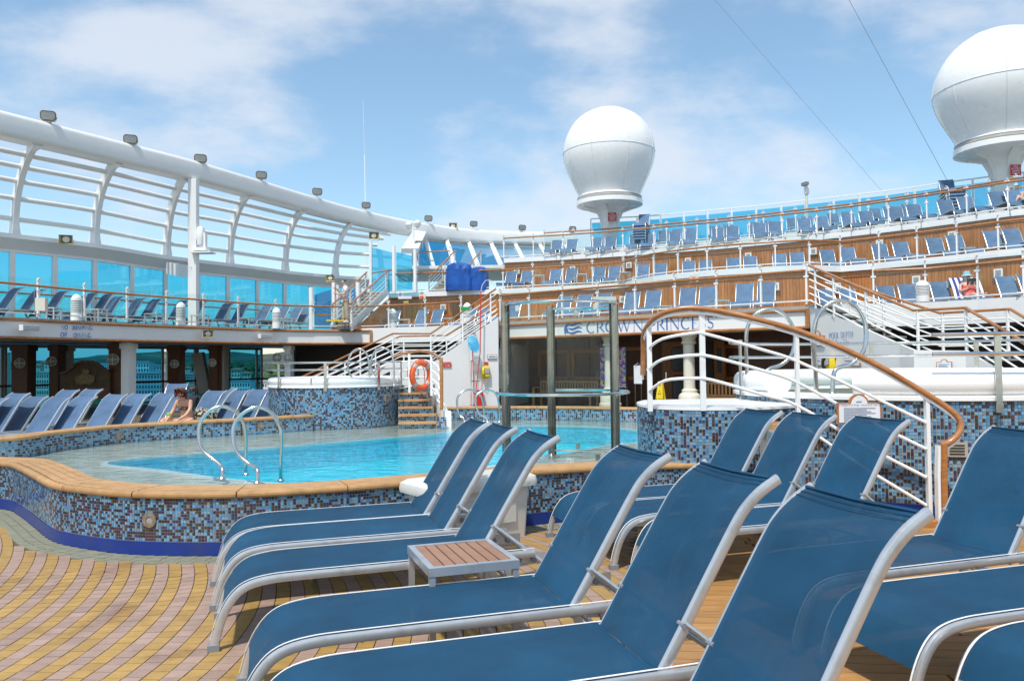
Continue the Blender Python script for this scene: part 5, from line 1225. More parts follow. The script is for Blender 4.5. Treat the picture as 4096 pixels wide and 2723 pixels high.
def notice(pfun, u0, u1, v0, v1, label, arched=False, lines=6, head=None, m=PAPER, fr=TEAKRAIL, th=.03, emb=False):
    a, e, n = pfun(u0, v1); c, _, _ = pfun(u1, v1); tp, _, _ = pfun(u0, v0); w = (Vector((c.x, c.y, 0))-Vector((a.x, a.y, 0))).length; h = tp.z-a.z
    t = thing('notice_board', label, 'notice', tuple(a)); e = (Vector((c.x, c.y, 0))-Vector((a.x, a.y, 0))).normalized(); n = Vector((e.y, -e.x, 0))
    if n.dot(a-CAM) > 0: n = -n
    out = [(0, 0), (w, 0), (w, h)]
    if arched: out += [(w*.72, h)]+[(w/2+w*.22*cos(a_), h+w*.20*sin(a_)) for a_ in [k*pi/10 for k in range(0, 11)]]+[(w*.28, h)]
    out += [(0, h)]
    f = lambda x, y, d=0: a+e*x+UPZ*y+n*d
    k = min(w, h)*.07
    MB().plate([f(x, y, 0) for x, y in out], th*(1 if True else 1)).build('frame', fr, t)
    ins = [(x+(k if x < w*.5 else -k), y+(k if y < h*.5 else -k)) for x, y in out]
    sgn = 1
    MB().plate([f(x, y, th+.004) for x, y in ins], .002).build('sheet', m, t)
    lh = (h*.72)/max(1, lines)
    for i in range(lines):
        x0 = w*.14; x1 = w*(.86-.1*((i*5) % 3)); y = h*.78-lh*(i+.6); MB().plate([f(x0, y, th+.009), f(x1, y, th+.009), f(x1, y+lh*.32, th+.009), f(x0, y+lh*.32, th+.009)], .001).build('text_line', GREYTXT, t)
    if head: font_mesh(head, h*.115, 'lettering', NAVYTXT, t, f(w/2, h*.86, th+.010), e, UPZ, align='CENTER')
    if emb: emblem(lambda x, y: f(w/2-w*.07+x*w*.08, h*1.0+y*h*.07, th+.009), 'wave_emblem', t, NAVYTXT)
    return t
notice(on_wr, 3748, 3810, 1447, 1483, 'small wood framed notice alone on the white wall at the right', True, 5)
notice(on_wr, 3252, 3298, 1432, 1462, 'small wood framed notice at the left edge of the white wall under the lettering', False, 2)
notice(on_wr, 3392, 3460, 1430, 1464, 'wood framed notice about rest rooms right of the yellow wall phone', False, 2)
notice(on_wr, 3245, 3310, 1345, 1384, 'wood framed safety notice at the upper left of the white wall', True, 4)
def phone(pfun, u, v, s, label):
    q, e, n = pfun(u, v); t = thing('wall_phone', label, 'telephone', tuple(q)); R_ = Matrix((e, -n, UPZ)).transposed()
    b = MB(); b.sweep([q+n*.0, q+n*.09*s*3, q+n*.12*s*3], roundp(.24*s*3, .34*s*3, .04*s*3), UPZ, taper=[1, .95, .8]); b.build('body', YPH, t, smooth=True)
    MB().box(q+n*.13*s*3+e*.02*s*3+UPZ*.03*s*3, (.13*s*3, .01, .14*s*3), R_).build('keypad', GREYP, t)
    b = MB()
    for i in range(3):
        for j in range(4): b.box(q+n*.14*s*3+e*(-.02+.04*i)*s*3+UPZ*(-.02+.033*j)*s*3, (.025*s*3, .01, .02*s*3), R_)
    b.build('button', PAPER, t)
    MB().sweep([q+n*.12*s*3-e*.09*s*3+UPZ*.14*s*3, q+n*.17*s*3-e*.10*s*3+UPZ*.05*s*3, q+n*.17*s*3-e*.10*s*3-UPZ*.05*s*3, q+n*.12*s*3-e*.09*s*3-UPZ*.14*s*3], rectp(.05*s*3, .06*s*3), e).build('handset', YPH if u < 3000 else BLK, t)
    MB().tube([q+n*.1-e*.08-UPZ*.12, q+n*.1-e*.10-UPZ*.34, q+n*.1-e*.02-UPZ*.42, q+n*.1+e*.03-UPZ*.20, q+n*.08-UPZ*.1], .008, 5).build('cord', YPH, t)
phone(on_wr, 3341, 1452, .36, 'yellow wall phone on the white wall at right under the pool depth lettering')
q, e, n = on_wr(3345, 1429); o = MB().box(q, (.26, .015, .09), atan2(e.y, e.x)).build('sign', mat_red); tag(o, 'small red sign just above the right hand yellow phone', 'sign')

def on_wl(u, v, d=.012):
    f = (u-1560)/(1992-1560); Y = 24.35+f*.70; a, c = P(1560, 1500, 24.35), P(1992, 1500, 25.05); e = Vector((c.x-a.x, c.y-a.y, 0)).normalized(); n = Vector((e.y, -e.x, 0))
    q = Vector((a.x, a.y, 0))+(Vector((c.x-a.x, c.y-a.y, 0)))*0; r = ray(u, v); p0 = Vector((a.x, a.y, 0)); k = r.x/r.y; t_ = (k*p0.y-p0.x)/(e.x-k*e.y); p = p0+e*t_+n*d; return Vector((p.x, p.y, P(u, v, p.y).z)), e, n
d0 = .03
phone(lambda u, v: on_wl(u, v, d0), 1941, 1487, .36, 'yellow wall phone on the white wall left of the glass shower')
q, e, n = on_wl(1787, 1457, .03); t = thing('safety_sign', 'red sign with a white arrow and the words safety hook', 'sign', tuple(q)); MB().box(q, (.27, .02, .15), atan2(e.y, e.x)).build('panel', mat_red2 if 'mat_red2' in globals() else REDP, t)
font_mesh('SAFETY HOOK', .042, 'lettering', PAPER, t, q+n*.014+UPZ*.02, e, UPZ, align='CENTER'); b = MB(); b.box(q+n*.014-UPZ*.035, (.12, .004, .012), atan2(e.y, e.x)); b.plate([q+n*.012+e*.05-UPZ*.06, q+n*.012+e*.09-UPZ*.035, q+n*.012+e*.05-UPZ*.01], .004); b.build('arrow', PAPER, t)
t = notice(on_wl, 1949, 1987, 1417, 1435, 'small framed pool depth plate on the white wall above the left yellow phone', False, 1, 'POOL DEPTH')
q, e, n = on_wl(1944, 1453, .03); o = MB().box(q, (.13, .015, .09), atan2(e.y, e.x)).build('sign', REDP); tag(o, 'small red sign just above the left hand yellow phone', 'sign')
notice(on_wl, 1629, 1672, 1470, 1505, 'framed notice on the white wall behind the orange life ring', False, 3)
o = MB().box(on_wl(1648, 1524, .03)[0], (.12, .015, .08), 0.1).build('plate', mat('brass_plate', (.5, .38, .12), .4, metal=.5)); tag(o, 'small brass plate on the white wall below the framed notice by the life ring', 'plate')
# poles, nets
def on_w(u, v, d): return on_wl(u, v, d)[0]
t = thing('rescue_pole', 'long bright red pole with a pale hook loop leaning upright on the white wall', 'pole', tuple(on_w(1895, 1620, .2)))
MB().tube([on_w(1893, 1622, .22), on_w(1916, 1410, .22)], .014, 6).build('lower_rod', REDP, t); MB().tube([on_w(1916, 1410, .22), on_w(1919, 1165, .22)], .018, 6).build('upper_rod', REDP, t)
MB().tube([on_w(1919, 1165, .22), on_w(1924, 1140, .22), on_w(1938, 1122, .22), on_w(1955, 1120, .22), on_w(1980, 1140, .22), on_w(1978, 1146, .22), on_w(1962, 1132, .22), on_w(1948, 1124, .22)], .010, 6).build('hook_loop', WHITE2, t)
t = thing('skimmer_net', 'blue skimmer net on a red handle leaning against the white wall', 'pool net', tuple(on_w(1890, 1620, .25)))
MB().tube([on_w(1892, 1622, .28), on_w(1884, 1392, .28)], .014, 6).build('handle', REDP, t)
ringp = [on_w(1881+17*cos(a), 1360+16*sin(a)-4, .30) for a in [k*2*pi/16 for k in range(16)]]; MB().tube(ringp, .012, 6, V(0, -1, 0), closed=True).build('hoop', WHITE2, t)
netm = fabricmat('blue_net', (.02, .36, .70), .25); b = MB(); vs = []; k = 16
for j, (f, dy, dz) in enumerate(((1, 0, 0), (1.15, .10, -.10), (1.2, .16, -.22), (.8, .16, -.32), (.2, .12, -.34))):
    for a in range(k): c0 = on_w(1884, 1362, .30); p = ringp[a]; vs.append(c0+(p-c0)*f*(1+.1*sin(a*3+j))+V(.04*j, dy*-1*.5, dz))
b.add(vs, [(j*k+a, j*k+(a+1) % k, (j+1)*k+(a+1) % k, (j+1)*k+a) for j in range(4) for a in range(k)]); b.build('net_bag', netm, t, smooth=True)
t = thing('deck_brush', 'green deck brush on a long pale pole leaning on the stair rail', 'brush', tuple(on_w(1880, 1620, .3)))
MB().tube([on_w(1883, 1622, .34), on_w(1858, 1250, .34)], .012, 6).build('handle', mat('pale_aqua_pole', (.50, .66, .62), .4), t)
b = MB(); b.box(on_w(1854, 1238, .36), (.28, .08, .05)); b.box(on_w(1854, 1232, .36), (.27, .09, .07)); b.build('brush_head', mat('green_bristle', (.02, .36, .08), .7), t)
t = thing('pole_rack', 'steel rack holding the pool poles on the white wall', 'rack', tuple(on_w(1893, 1620, .1)))
for v in (1443, 1524, 1620): MB().sweep([on_w(1878, v, .16), on_w(1915, v, .16)], rectp(.05, .03), UPZ).build('bracket', STEEL, t)
MB().tube([on_w(1881, 1622, .16), on_w(1882, 1443, .16)], .012, 6).build('upright', REDP, t)
o = MB().box(on_w(1918, 1592, .12), (.2, .15, .5)).build('red_box', REDP); tag(o, 'red box low on the white wall beside the pool poles', 'box')

# ---- upper flight with the man, second flight behind
def big_stairs(name, label, a0, a1, b0, b1, n, hand=True, nr=5):
    global t
    t = thing(name, label, 'stairs', tuple(a0)); 
    for k in range(n):
        z = a0.z+(a1.z-a0.z)*(k+1)/n; p, q = a0.lerp(a1, k/n), b0.lerp(b1, k/n); p1, q1 = a0.lerp(a1, (k+1.1)/n), b0.lerp(b1, (k+1.1)/n)
        for r in (p, q, p1, q1): r.z = z-.05
        MB().plate([p, q, q1, p1], .05).build('tread', STAIRM, t)
        p2, q2 = p.copy(), q.copy(); p2.z = q2.z = z-.18; MB().plate([p2, q2, q, p], .02).build('riser', STAIRD, t)
    for s0, s1 in ((a0, a1), (b0, b1)):
        MB().sweep([s0+UPZ*.05, s1+UPZ*.05], rectp(.08, .32), UPZ).build('stringer', WHITE2, t)
        if hand:
            u0_ = [s0+UPZ*.98-(s1-s0)*.02, s1+UPZ*.98]
            MB().tube(u0_, .04, 8).build('handrail', TEAKRAIL, t)
            for k in range(1, nr): MB().tube([s0+UPZ*(.98-.18*k), s1+UPZ*(.98-.18*k)], .018, 6).build('rail', WHITE2, t)
            for f in (.02, .5, .97): q = s0.lerp(s1, f); MB().box(q+UPZ*.5, (.06, .06, 1.0)).build('post', WHITE2, t)
STAIRM = mat('stair_tread', (.42, .38, .30), .7, var=.1); STAIRD = mat('stair_riser', (.16, .13, .10), .7)
rA0, rA1 = PZ(1404, 1313, Z1), P(1549, 1180, 36.4); lA0, lA1 = PZ(1283, 1314, Z1)+V(.2, 1.0, 0), P(1467, 1178, 36.6)
rA1.z = Z2; lA1.z = Z2; big_stairs('terrace_stairs', 'white stairs with slanting teak handrails where the man stands', lA0, lA1, rA0, rA1, 11)
# wood side under stairs
m0 = MB(); m0.plate([rA0+V(.12, .1, 0), rA1+V(.12, .1, -1.92), rA1+V(.12, .1, -.2), ], .05); m0.build('side_panel', PANEL, t)
q0 = PZ(1679, 1175, Z2)+V(0, 0, 0); a0 = PZ(1700, 1178, Z2)+V(.0, 1.6, 0); a1 = P(1822, 1070, 42.0); a1.z = Z3; b0 = a0+V(1.5, .1, 0); b1 = a1+V(1.4, .1, 0)
big_stairs('terrace_stairs', 'upper white stairs behind the blue tarpaulin', a0, a1, b0, b1, 9)
railing([PZ(1712, 1075, Z3)+V(-.5, 0, 0), PZ(1800, 1070, Z3)], Z3, 'short railing on the platform above the upper white stairs')
# blue tarpaulin bundle
b = MB(); rr = random.Random(4); c0 = P(1868, 1160, 36.2); c0.z = Z2
def tarp(c, w, d, h, seed):
    rr = random.Random(seed); vs = []; k = 28; lv = [(1.0, 0), (1.02, .25), (.97, .55), (.95, .8), (.86, .97), (.5, 1.04), (.05, 1.06)]
    for r, z in lv:
        for a in range(k):
            an = 2*pi*a/k; ca, sa = cos(an), sin(an); f = 1/max(abs(ca), abs(sa))**.8
            vs.append(c+V(w/2*ca*f*r*(1+rr.uniform(-.03, .03)), d/2*sa*f*r*(1+rr.uniform(-.04, .04)), h*z*(1+rr.uniform(-.03, .03) if z else 1)))
    b = MB(); b.add(vs, [(j*k+a, j*k+(a+1) % k, (j+1)*k+(a+1) % k, (j+1)*k+a) for j in range(len(lv)-1) for a in range(k)]); return b
wpx = lambda px, Y: px*Y/F
t = thing('covered_stack', 'large bundle covered by a bright blue tarpaulin on the middle terrace', 'tarpaulin', tuple(c0))
tarp(c0+V(-.35, 0, 0), 1.25, 1.0, 1.22, 3).build('tall_bundle', TARP, t); tarp(c0+V(.55, .05, 0), .95, .9, 1.05, 9).build('low_bundle', TARP, t)
# wall vents/lights on the plank walls, mushroom vents
def wall_fit(E, u, v, z, label, sz=.26, m=WHITE2, frame=PANEL):
    p, tt = poly_at_u(atz(offset2(E, .06), 0), u, 0 if False else z)
    if p is None: return
    tt = Vector((tt.x, tt.y, 0)).normalized(); n = Vector((tt.y, -tt.x, 0)); q = Vector((p.x, p.y, P(u, v, p.y).z)); R_ = Matrix((tt, n, UPZ)).transposed()
    t = thing('recessed_light', label, 'wall light', tuple(q), group='square lights on the plank walls'); MB().box(q+n*.02, (sz*1.35, .04, sz*1.35), R_).build('frame', frame, t); MB().box(q+n*.045, (sz, .03, sz), R_).build('trim', m, t); MB().box(q+n*.064, (sz*.62, .012, sz*.66), R_).build('lens', LAMPG, t)
for i, (u, v) in enumerate([(1774, 1229), (2492, 1197), (3102, 1146), (3348, 1146), (3668, 1119), (3997, 1092)]): wall_fit(E2, u, v, Z1+1.0, 'square white light on the lowest plank wall, %s from the left' % ORD[i])
for i, (u, v) in enumerate([(2069, 1085), (2292, 1075), (2517, 1061), (2753, 1044), (2995, 1024), (3002, 1025), (3255, 1005), (3521, 974), (3811, 941)]):
    if i != 5: wall_fit(E3, u, v, Z2+1.0, 'square white light on the middle plank wall, %s from the left' % ORD[i - (i > 5)])
def mushroom(q, label, h=.62, r=.17):
    t = thing('bollard_vent', label, 'vent', tuple(q)); q = Vector(q); MB().lathe(q, [(r, 0), (r, h*.35)], 14).build('base', WHITE2, t, smooth=True)
    for k in range(6): z = h*(.38+.075*k); MB().lathe(q, [(r*.8, z), (r, z), (r, z+h*.045), (r*.8, z+h*.045)], 14).build('louvre', WHITE2, t, smooth=True)
    MB().lathe(q, [(r, h*.83), (r*.97, h*.92), (r*.75, h*1.02), (r*.4, h*1.09), (.01, h*1.12)], 14).build('cap', WHITE2, t, smooth=True); MB().lathe(q, [(r*.78, h*.3), (r*.78, h*.85)], 10).build('core', GREYP, t)
for u, v, lb in ((287, 1280, 'ribbed white bollard vent left part of the left terrace'), (711, 1299, 'ribbed white bollard vent in the middle of the left terrace railing'), (1098, 1312, 'ribbed white bollard vent near the right end of the left terrace'),
                 (1567, 1313, 'ribbed white bollard vent in front of the first loungers by the wood wall'), (1868, 1296, 'ribbed white bollard vent half hidden behind the left stair rails'), (3712, 1205, 'ribbed white bollard vent beside the woman reading')):
    mushroom(PZ(u, v, Z1)+V(0, .25, 0), lb, .72 if u < 3500 else .50, .16)
for u, v, lb in ((1692, 1088+0, 'yellow alarm box high on the lowest wood wall left of the stairs'),):
    pass
t = thing('utility_box', 'cream electrical box on a post of the left terrace railing', 'box', tuple(PZ(165, 1270, Z1))); q = P(166, 1218, 21.7); MB().box(q, (.28, .14, .36)).build('case', CREAM, t); MB().tube([q+V(-.2, 0, -.2), q+V(-.2, 0, .45)], .008, 5).build('aerial', GREYP, t)
o = MB().box(P(1620, 1190, 36.3), (.62, .05, .13)).build('plaque', PAPER); tag(o, 'small oval white plaque on the wood wall beside the stair head', 'plaque')
o = MB().box(P(1624, 1208, 36.3), (.24, .04, .09)).build('plate', mat('brass_label', (.6, .45, .1), .4)); tag(o, 'small yellow label below the white plaque on the wood wall', 'label')
for u, v, Y, lb in ((2776, 1114, 27.6, 'orange and yellow alarm lamp on the lowest wood wall right of the shower'), (1690, 1187, 35.6, 'orange alarm lamp on the wood wall above the left stairs')):
    t = thing('alarm_lamp', lb, 'alarm', tuple(P(u, v, Y))); q = P(u, v, Y); MB().box(q, (.28, .08, .22)).build('case', CREAM, t); MB().lathe(q+V(-.03, -.08, -.06), [(.09, -.02), (.09, .06), (.05, .11), (.01, .12)], 10).build('lens', ORNG, t)
# ================================================================== WHIRLPOOLS
def whirlpool(cx, cy, R, zb, zt, label, pitch, nind, cush, rails, a_vis=(170, 372), base=True, cush_h=.24, simple=False):
    t = thing('whirlpool', label, 'whirlpool', (cx, cy, 0)); c = V(cx, cy, 0)
    arcp = [c+V(R*cos(radians(a)), R*sin(radians(a)), 0) for a in range(a_vis[0], a_vis[1]+1, 2)]
    MB().lathe((cx, cy, 0), [(R-.006, zb), (R-.006, zt), (R-.20, zt), (R-.20, zt-.5), (.01, zt-.5)], 72).build('wall_core', LGROUT, t, smooth=True)
    mosaic(arcp, zb+(.11 if base else 0)+.004, zt-.005, pitch, t, nind, simple=simple)
    if base: MB().lathe((cx, cy, 0), [(R-.01, 0), (R+.010, 0), (R+.010, .11), (R-.01, .11)], 72).build('base_band', BLUEB, t, smooth=True)
    MB().lathe((cx, cy, zt), [(R-.30, .0), (R-.30, .05), (R+.0, .05), (R+.03, .035), (R+.03, .0), (R, -.005)], 72).build('lip', WHITE2, t, smooth=True)
    for a0, a1 in cush:
        n = max(3, int((a1-a0)/5)); pts = [c+V((R-.16)*cos(radians(a0+(a1-a0)*i/n)), (R-.16)*sin(radians(a0+(a1-a0)*i/n)), zt+.04+cush_h/2) for i in range(n+1)]
        MB().sweep(pts, roundp(.36, cush_h, cush_h*.46, 5), UPZ, taper=None).build('rim_cushion', WHITE2, t, smooth=True)
    wmt = wm; MB().lathe((cx, cy, 0), [(.01, zt-.08), (R-.21, zt-.08)], 40).build('water', wmt, t)
    return t
WPR = (4.8, 9.55, 2.0, 1.13); WPL = (-4.0, 17.75, 1.47, 1.07)
CURMIX[0] = 'drum'
tR = whirlpool(*WPR[:3], 0, WPR[3], 'large whirlpool tub clad in blue mosaic at the right with a white cushion rim', .0335, 300, [(229, 345), (346, 558)], None)
CURMIX[0] = 'far'
tL = whirlpool(*WPL[:3], 0, WPL[3], 'round blue mosaic whirlpool tub at the far left side of the pool', .040, 0, [(176, 262), (263, 345), (346, 535)], None, a_vis=(176, 366), base=False, cush_h=.17, simple=True)
def vent(c, R, ang, z, w, h, parent, name='grille'):
    a = radians(ang); n = V(cos(a), sin(a), 0); e = V(-sin(a), cos(a), 0); q = Vector((c[0], c[1], z))+n*(R+.008); R_ = Matrix((e, -n, UPZ)).transposed()
    MB().box(q, (w, .03, h), R_).build(name, mat_tan, parent)
    for k in range(4): MB().box(q+n*.014+UPZ*(-h*.3+h*.2*k), (w*.7, .012, h*.09), R_).build('grille_slat', BLK, parent)
mat_tan = mat('tan_metal', (.42, .38, .30), .5)
def ang_at(c, R, u, near=True):
    best = None
    for k in range(0, 3600):
        a = k/10; p = (c[0]+R*cos(radians(a)), c[1]+R*sin(radians(a)), 1.0)
        front = (cos(radians(a))*(0-p[0])+sin(radians(a))*(0-p[1])) > 0
        if front != near: continue
        d = abs(proj(p)[0]-u)
        if best is None or d < best[0]: best = (d, a)
    return best[1]
vent(WPR, 2.0, ang_at(WPR, 2.0, 3822), .66, .19, .14, tR); vent(WPL, 1.47, ang_at(WPL, 1.47, 1547), .82, .18, .13, tL)
# steel ring rails around both tubs
def ring_rail(c, R, z0, zs, gaps, posts, label, zpost0, r=.02, fl=.06):
    t = thing('ring_rail', label, 'railing', (c[0], c[1], z0))
    for z in zs:
        for a0, a1 in gaps:
            n = int((a1-a0)/6); MB().tube([V(c[0]+R*cos(radians(a0+(a1-a0)*i/n)), c[1]+R*sin(radians(a0+(a1-a0)*i/n)), z) for i in range(n+1)], r, 8, UPZ).build('rail', STEEL, t, smooth=True)
    for a in posts:
        q = V(c[0]+(R)*cos(radians(a)), c[1]+R*sin(radians(a)), 0); zt = zs[0]+.0; MB().box((q.x, q.y, (zpost0+zt)/2), (.015, fl, zt-zpost0), radians(a)).build('post', STEEL, t)
        q2 = V(c[0]+(R-.05)*cos(radians(a)), c[1]+(R-.05)*sin(radians(a)), zpost0+.05); MB().box(q2, (.12, .07, .09), radians(a)).build('bracket', STEEL, t)
cR = WPR
ring_rail(cR, 2.06, 1.1, (1.775, 1.585), [(250, 545)], [ang_at(cR, 2.06, 3999), ang_at(cR, 2.06, 3910, False), ang_at(cR, 2.06, 3492, False), 184, 320, 30], 'polished steel double rail circling the right whirlpool', 1.02)
ring_rail(WPL, 1.53, 1.0, (1.60, 1.45), [(190, 352)], [ang_at(WPL, 1.53, 1115), ang_at(WPL, 1.53, 1301), ang_at(WPL, 1.53, 1515), 350], 'polished steel double rail circling the far whirlpool', 1.0, .018)
# looped grab handles
def loop(pxs, Y0, Y1, r, label, name='grab_rail', group=None):
    n = len(pxs); pts = [P(u, v, Y0+(Y1-Y0)*i/(n-1)) for i, (u, v) in enumerate(pxs)]; t = thing(name, label, 'grab rail', tuple(pts[0]), group=group)
    MB().tube(catmull(pts, 6), r, 10).build('tube', STEEL, t, smooth=True)
    for q in (pts[0], pts[-1]): MB().lathe(q, [(r, .05), (r*1.3, .03), (r*2.1, .012), (r*2.1, 0)], 12).build('flange', STEEL, t, smooth=True)
    return t
l2 = [(3266, 1586), (3262, 1480), (3256, 1380), (3262, 1290), (3298, 1228), (3361, 1202), (3420, 1226), (3458, 1290), (3464, 1350), (3450, 1410), (3405, 1455), (3352, 1472), (3334, 1500), (3329, 1584)]
loop(l2, 8.55, 8.35, .024, 'larger steel loop handle on the right whirlpool rim nearer the camera')
l1 = [(2993, 1576), (2988, 1480), (2984, 1390), (2990, 1310), (3020, 1258), (3081, 1236), (3135, 1256), (3170, 1305), (3180, 1360), (3165, 1420), (3125, 1458), (3080, 1474), (3060, 1500), (3056, 1574)]
loop(l1, 9.45, 9.25, .023, 'steel loop handle on the right whirlpool rim further from the camera')
def mini(cx, cy, w, h, mir=1):   # loop for the far tub: starts right leg, tail at bottom
    s = mir; return [(cx+s*w, cy+h*1.05), (cx+s*w, cy+h*.5), (cx+s*w*.96, cy+h*.1), (cx+s*w*.7, cy-h*.32), (cx, cy-h*.5), (cx-s*w*.7, cy-h*.32), (cx-s*w, cy+h*.1), (cx-s*w*.85, cy+h*.5), (cx-s*w*.2, cy+h*.82), (cx+s*w*.30, cy+h*.95), (cx+s*w*.38, cy+h*1.15)]
loop(mini(1435, 1445, 43, 100), 17.0, 17.2, .022, 'left steel loop handle on the far whirlpool'); loop(mini(1530, 1440, 46, 100), 16.8, 17.0, .022, 'right steel loop handle on the far whirlpool')
# pool ladders
lad = [[(888, 1918), (890, 1880), (884, 1862), (855, 1838), (812, 1800), (796, 1745), (802, 1690), (835, 1645), (885, 1625), (935, 1640), (970, 1680), (982, 1740), (984, 1820), (984, 1900)],
       [(1029, 1935), (1030, 1885), (1022, 1868), (990, 1850), (950, 1810), (933, 1755), (938, 1695), (975, 1650), (1030, 1628), (1085, 1650), (1118, 1700), (1126, 1760), (1124, 1840), (1124, 1925)]]
t = loop(lad[0], 9.0, 9.6, .022, 'left curved steel rail of the near pool ladder'); loop(lad[1], 8.8, 9.4, .022, 'right curved steel rail of the near pool ladder')
loop([(1858, 1690), (1853, 1672), (1835, 1655), (1828, 1600), (1845, 1570), (1880, 1558), (1915, 1575), (1932, 1610), (1936, 1690)], 16.4, 16.8, .022, 'left curved steel rail of the far pool ladder')
loop([(1950, 1690), (1945, 1672), (1915, 1650), (1900, 1600), (1915, 1572), (1948, 1559), (1980, 1572), (1995, 1610), (1998, 1690)], 16.2, 16.6, .022, 'right curved steel rail of the far pool ladder')
# ---- left steps beside far whirlpool
t = thing('whirlpool_steps', 'five teak nosed steps with a curved white side wall beside the far whirlpool', 'steps', tuple(P(1680, 1690, 16.4)))
for i in range(5):
    Yf = 16.35+.27*i; z = .33+.145*i; ur = 1742-12*max(0, i-1)
    a, c = P(1592, 1600, Yf), P(ur, 1600, Yf); MB().box(((a.x+c.x)/2, Yf+.20, z-.02), (c.x-a.x, .40, .04)).build('tread', TEAK, t)
    MB().box(((a.x+c.x)/2, Yf+.25, (z-.045)/2), (c.x-a.x, .40, z-.045)).build('riser', LGROUT, t)
    mosaic([V(a.x, Yf+.048, 0), V(c.x, Yf+.048, 0)], z-.145, z-.04, .042, t, 0, simple=True)
a, c = P(1590, 1600, 17.8), P(1724, 1600, 17.8); MB().box(((a.x+c.x)/2, 18.3, .53), (c.x-a.x, .9, 1.06)).build('platform', LGROUT, t); mosaic([V(a.x, 17.84, 0), V(c.x, 17.84, 0)], .93, 1.06, .042, t, 0, simple=True)
sidep = [P(1716, 1552, 18.2), P(1726, 1556, 17.8), P(1742, 1585, 17.3), P(1756, 1620, 16.9), P(1767, 1641, 16.5), P(1780, 1644, 16.2)]
b = MB(); vs = []
for p in sidep: vs += [V(p.x, p.y, .1), p, p+V(.13, 0, 0), V(p.x+.13, p.y, .1)]
b.add(vs, [(i*4+j, i*4+(j+1) % 4, (i+1)*4+(j+1) % 4, (i+1)*4+j) for i in range(5) for j in range(4)]+[(3, 2, 1, 0), (20, 21, 22, 23)]); b.build('side_wall', WHITE2, t)
a, c = P(1750, 1690, 16.15), P(1786, 1690, 16.1); mosaic([V(a.x, a.y, 0), V(c.x, c.y, 0)], .18, .45, .042, t, 0, simple=True)
sr = thing('curved_stair_rail', 'curved teak capped rail over the steps beside the far whirlpool', 'railing', tuple(P(1765, 1640, 16.2)))
hp = catmull([P(1577, 1424, 17.6), P(1633, 1410, 17.5), P(1683, 1404, 17.3), P(1729, 1413, 17.0), P(1757, 1434, 16.5)], 5)
MB().sweep(hp, roundp(.07, .06, .02, 2), UPZ).build('handrail', TEAKRAIL, sr, smooth=True)
MB().sweep([P(1764, 1432, 16.25), P(1766, 1500, 16.2), P(1766, 1580, 16.2), P(1767, 1639, 16.2)], roundp(.07, .10, .02, 2), V(0, 1, 0)).build('newel', TEAKRAIL, sr)
for k in range(1, 5): MB().tube([p-UPZ*(.19*k) for p in hp[2:-1]]+[P(1758, 1440, 16.3)-UPZ*(.19*k+.05)], .018, 6, UPZ).build('rail', WHITE2, sr, smooth=True)
for u in (1637, 1725): p = dist_lerp(hp, u); MB().box(p-UPZ*.47, (.05, .05, .92)).build('post', WHITE2, sr)
# life ring
t = thing('life_ring', 'orange life ring with silver bands hanging on the rail by the far whirlpool steps', 'life ring', tuple(P(1684, 1500, 16.9)))
cc = P(1684, 1500, 16.9); ex = V(.62, .78, 0)*1.0; k = 32
for i0 in range(4):
    a0 = i0*90+45+9; pts = [cc+(ex*cos(radians(a0+72*j/8))+UPZ*sin(radians(a0+72*j/8)))*.265*1.0 for j in range(9)]; MB().tube(pts, .058, 8, V(.78, -.62, 0)).build('ring_section', ORNG, t, smooth=True)
    a0 = i0*90+45-9; pts = [cc+(ex*cos(radians(a0+18*j/3))+UPZ*sin(radians(a0+18*j/3)))*.265 for j in range(4)]; MB().tube(pts, .060, 8, V(.78, -.62, 0)).build('reflective_band', mat_band if 'mat_band' in globals() else GREYW, t, smooth=True)
MB().tube([cc+(ex*cos(radians(a))+UPZ*sin(radians(a)))*.345 for a in range(0, 360, 20)], .010, 5, closed=True, up=V(.78, -.62, 0)).build('grab_line', ORNG, t)
MB().tube([cc+UPZ*.3, cc+UPZ*.1+ex*.1, cc-UPZ*.2+ex*.12], .01, 5).build('cord', ORNG, t)

# ---- right curved platform + its teak stair rail
pp = [V(1.62, 9.6, 0), V(1.45, 9.1, 0), V(1.42, 8.6, 0), V(1.52, 8.15, 0), V(1.80, 7.9, 0), V(2.2, 7.84, 0), V(2.6, 7.92, 0), V(2.95, 8.15, 0)]
pp = catmull(pp, 6); t = thing('tiled_platform', 'rounded mosaic clad platform beside the right whirlpool', 'platform', (2.1, 8.5, 0))
MB().prism([(p.x, p.y) for p in offset2(pp, .006)]+[(3.4, 9.0), (2.8, 9.8)], 0, 1.045).build('wall_core', LGROUT, t)
MB().prism([(p.x, p.y) for p in offset2(pp, -.008)]+[(3.4, 9.0), (2.8, 9.8)], 1.05, 1.075).build('cap', WHITE2, t)
mosaic(pp, .2, 1.045, .0315, t, 300)
MB().box((2.62, 7.78, .90), (.34, .34, .05)).build('step', TEAK, t); MB().box((2.75, 7.72, .44), (.55, .3, .86)).build('step_block', LGROUT, t); mosaic([V(2.46, 7.565, 0), V(3.03, 7.565, 0)], .10, .86, .0315, t, 0)
hp_px = [(2573, 1640, 8.35), (2571, 1500, 8.3), (2573, 1406, 8.3), (2574, 1345, 8.25), (2590, 1303, 8.15), (2629, 1264, 8.0), (2690, 1241, 7.9), (2767, 1232, 7.85), (2850, 1240, 7.8), (2928, 1254, 7.75), (3055, 1284, 7.65), (3183, 1320, 7.6), (3310, 1368, 7.5), (3438, 1425, 7.42), (3565, 1491, 7.35), (3693, 1568, 7.28), (3775, 1620, 7.25), (3825, 1662, 7.22), (3842, 1700, 7.2), (3830, 1738, 7.18), (3795, 1768, 7.18), (3762, 1779, 7.18)]
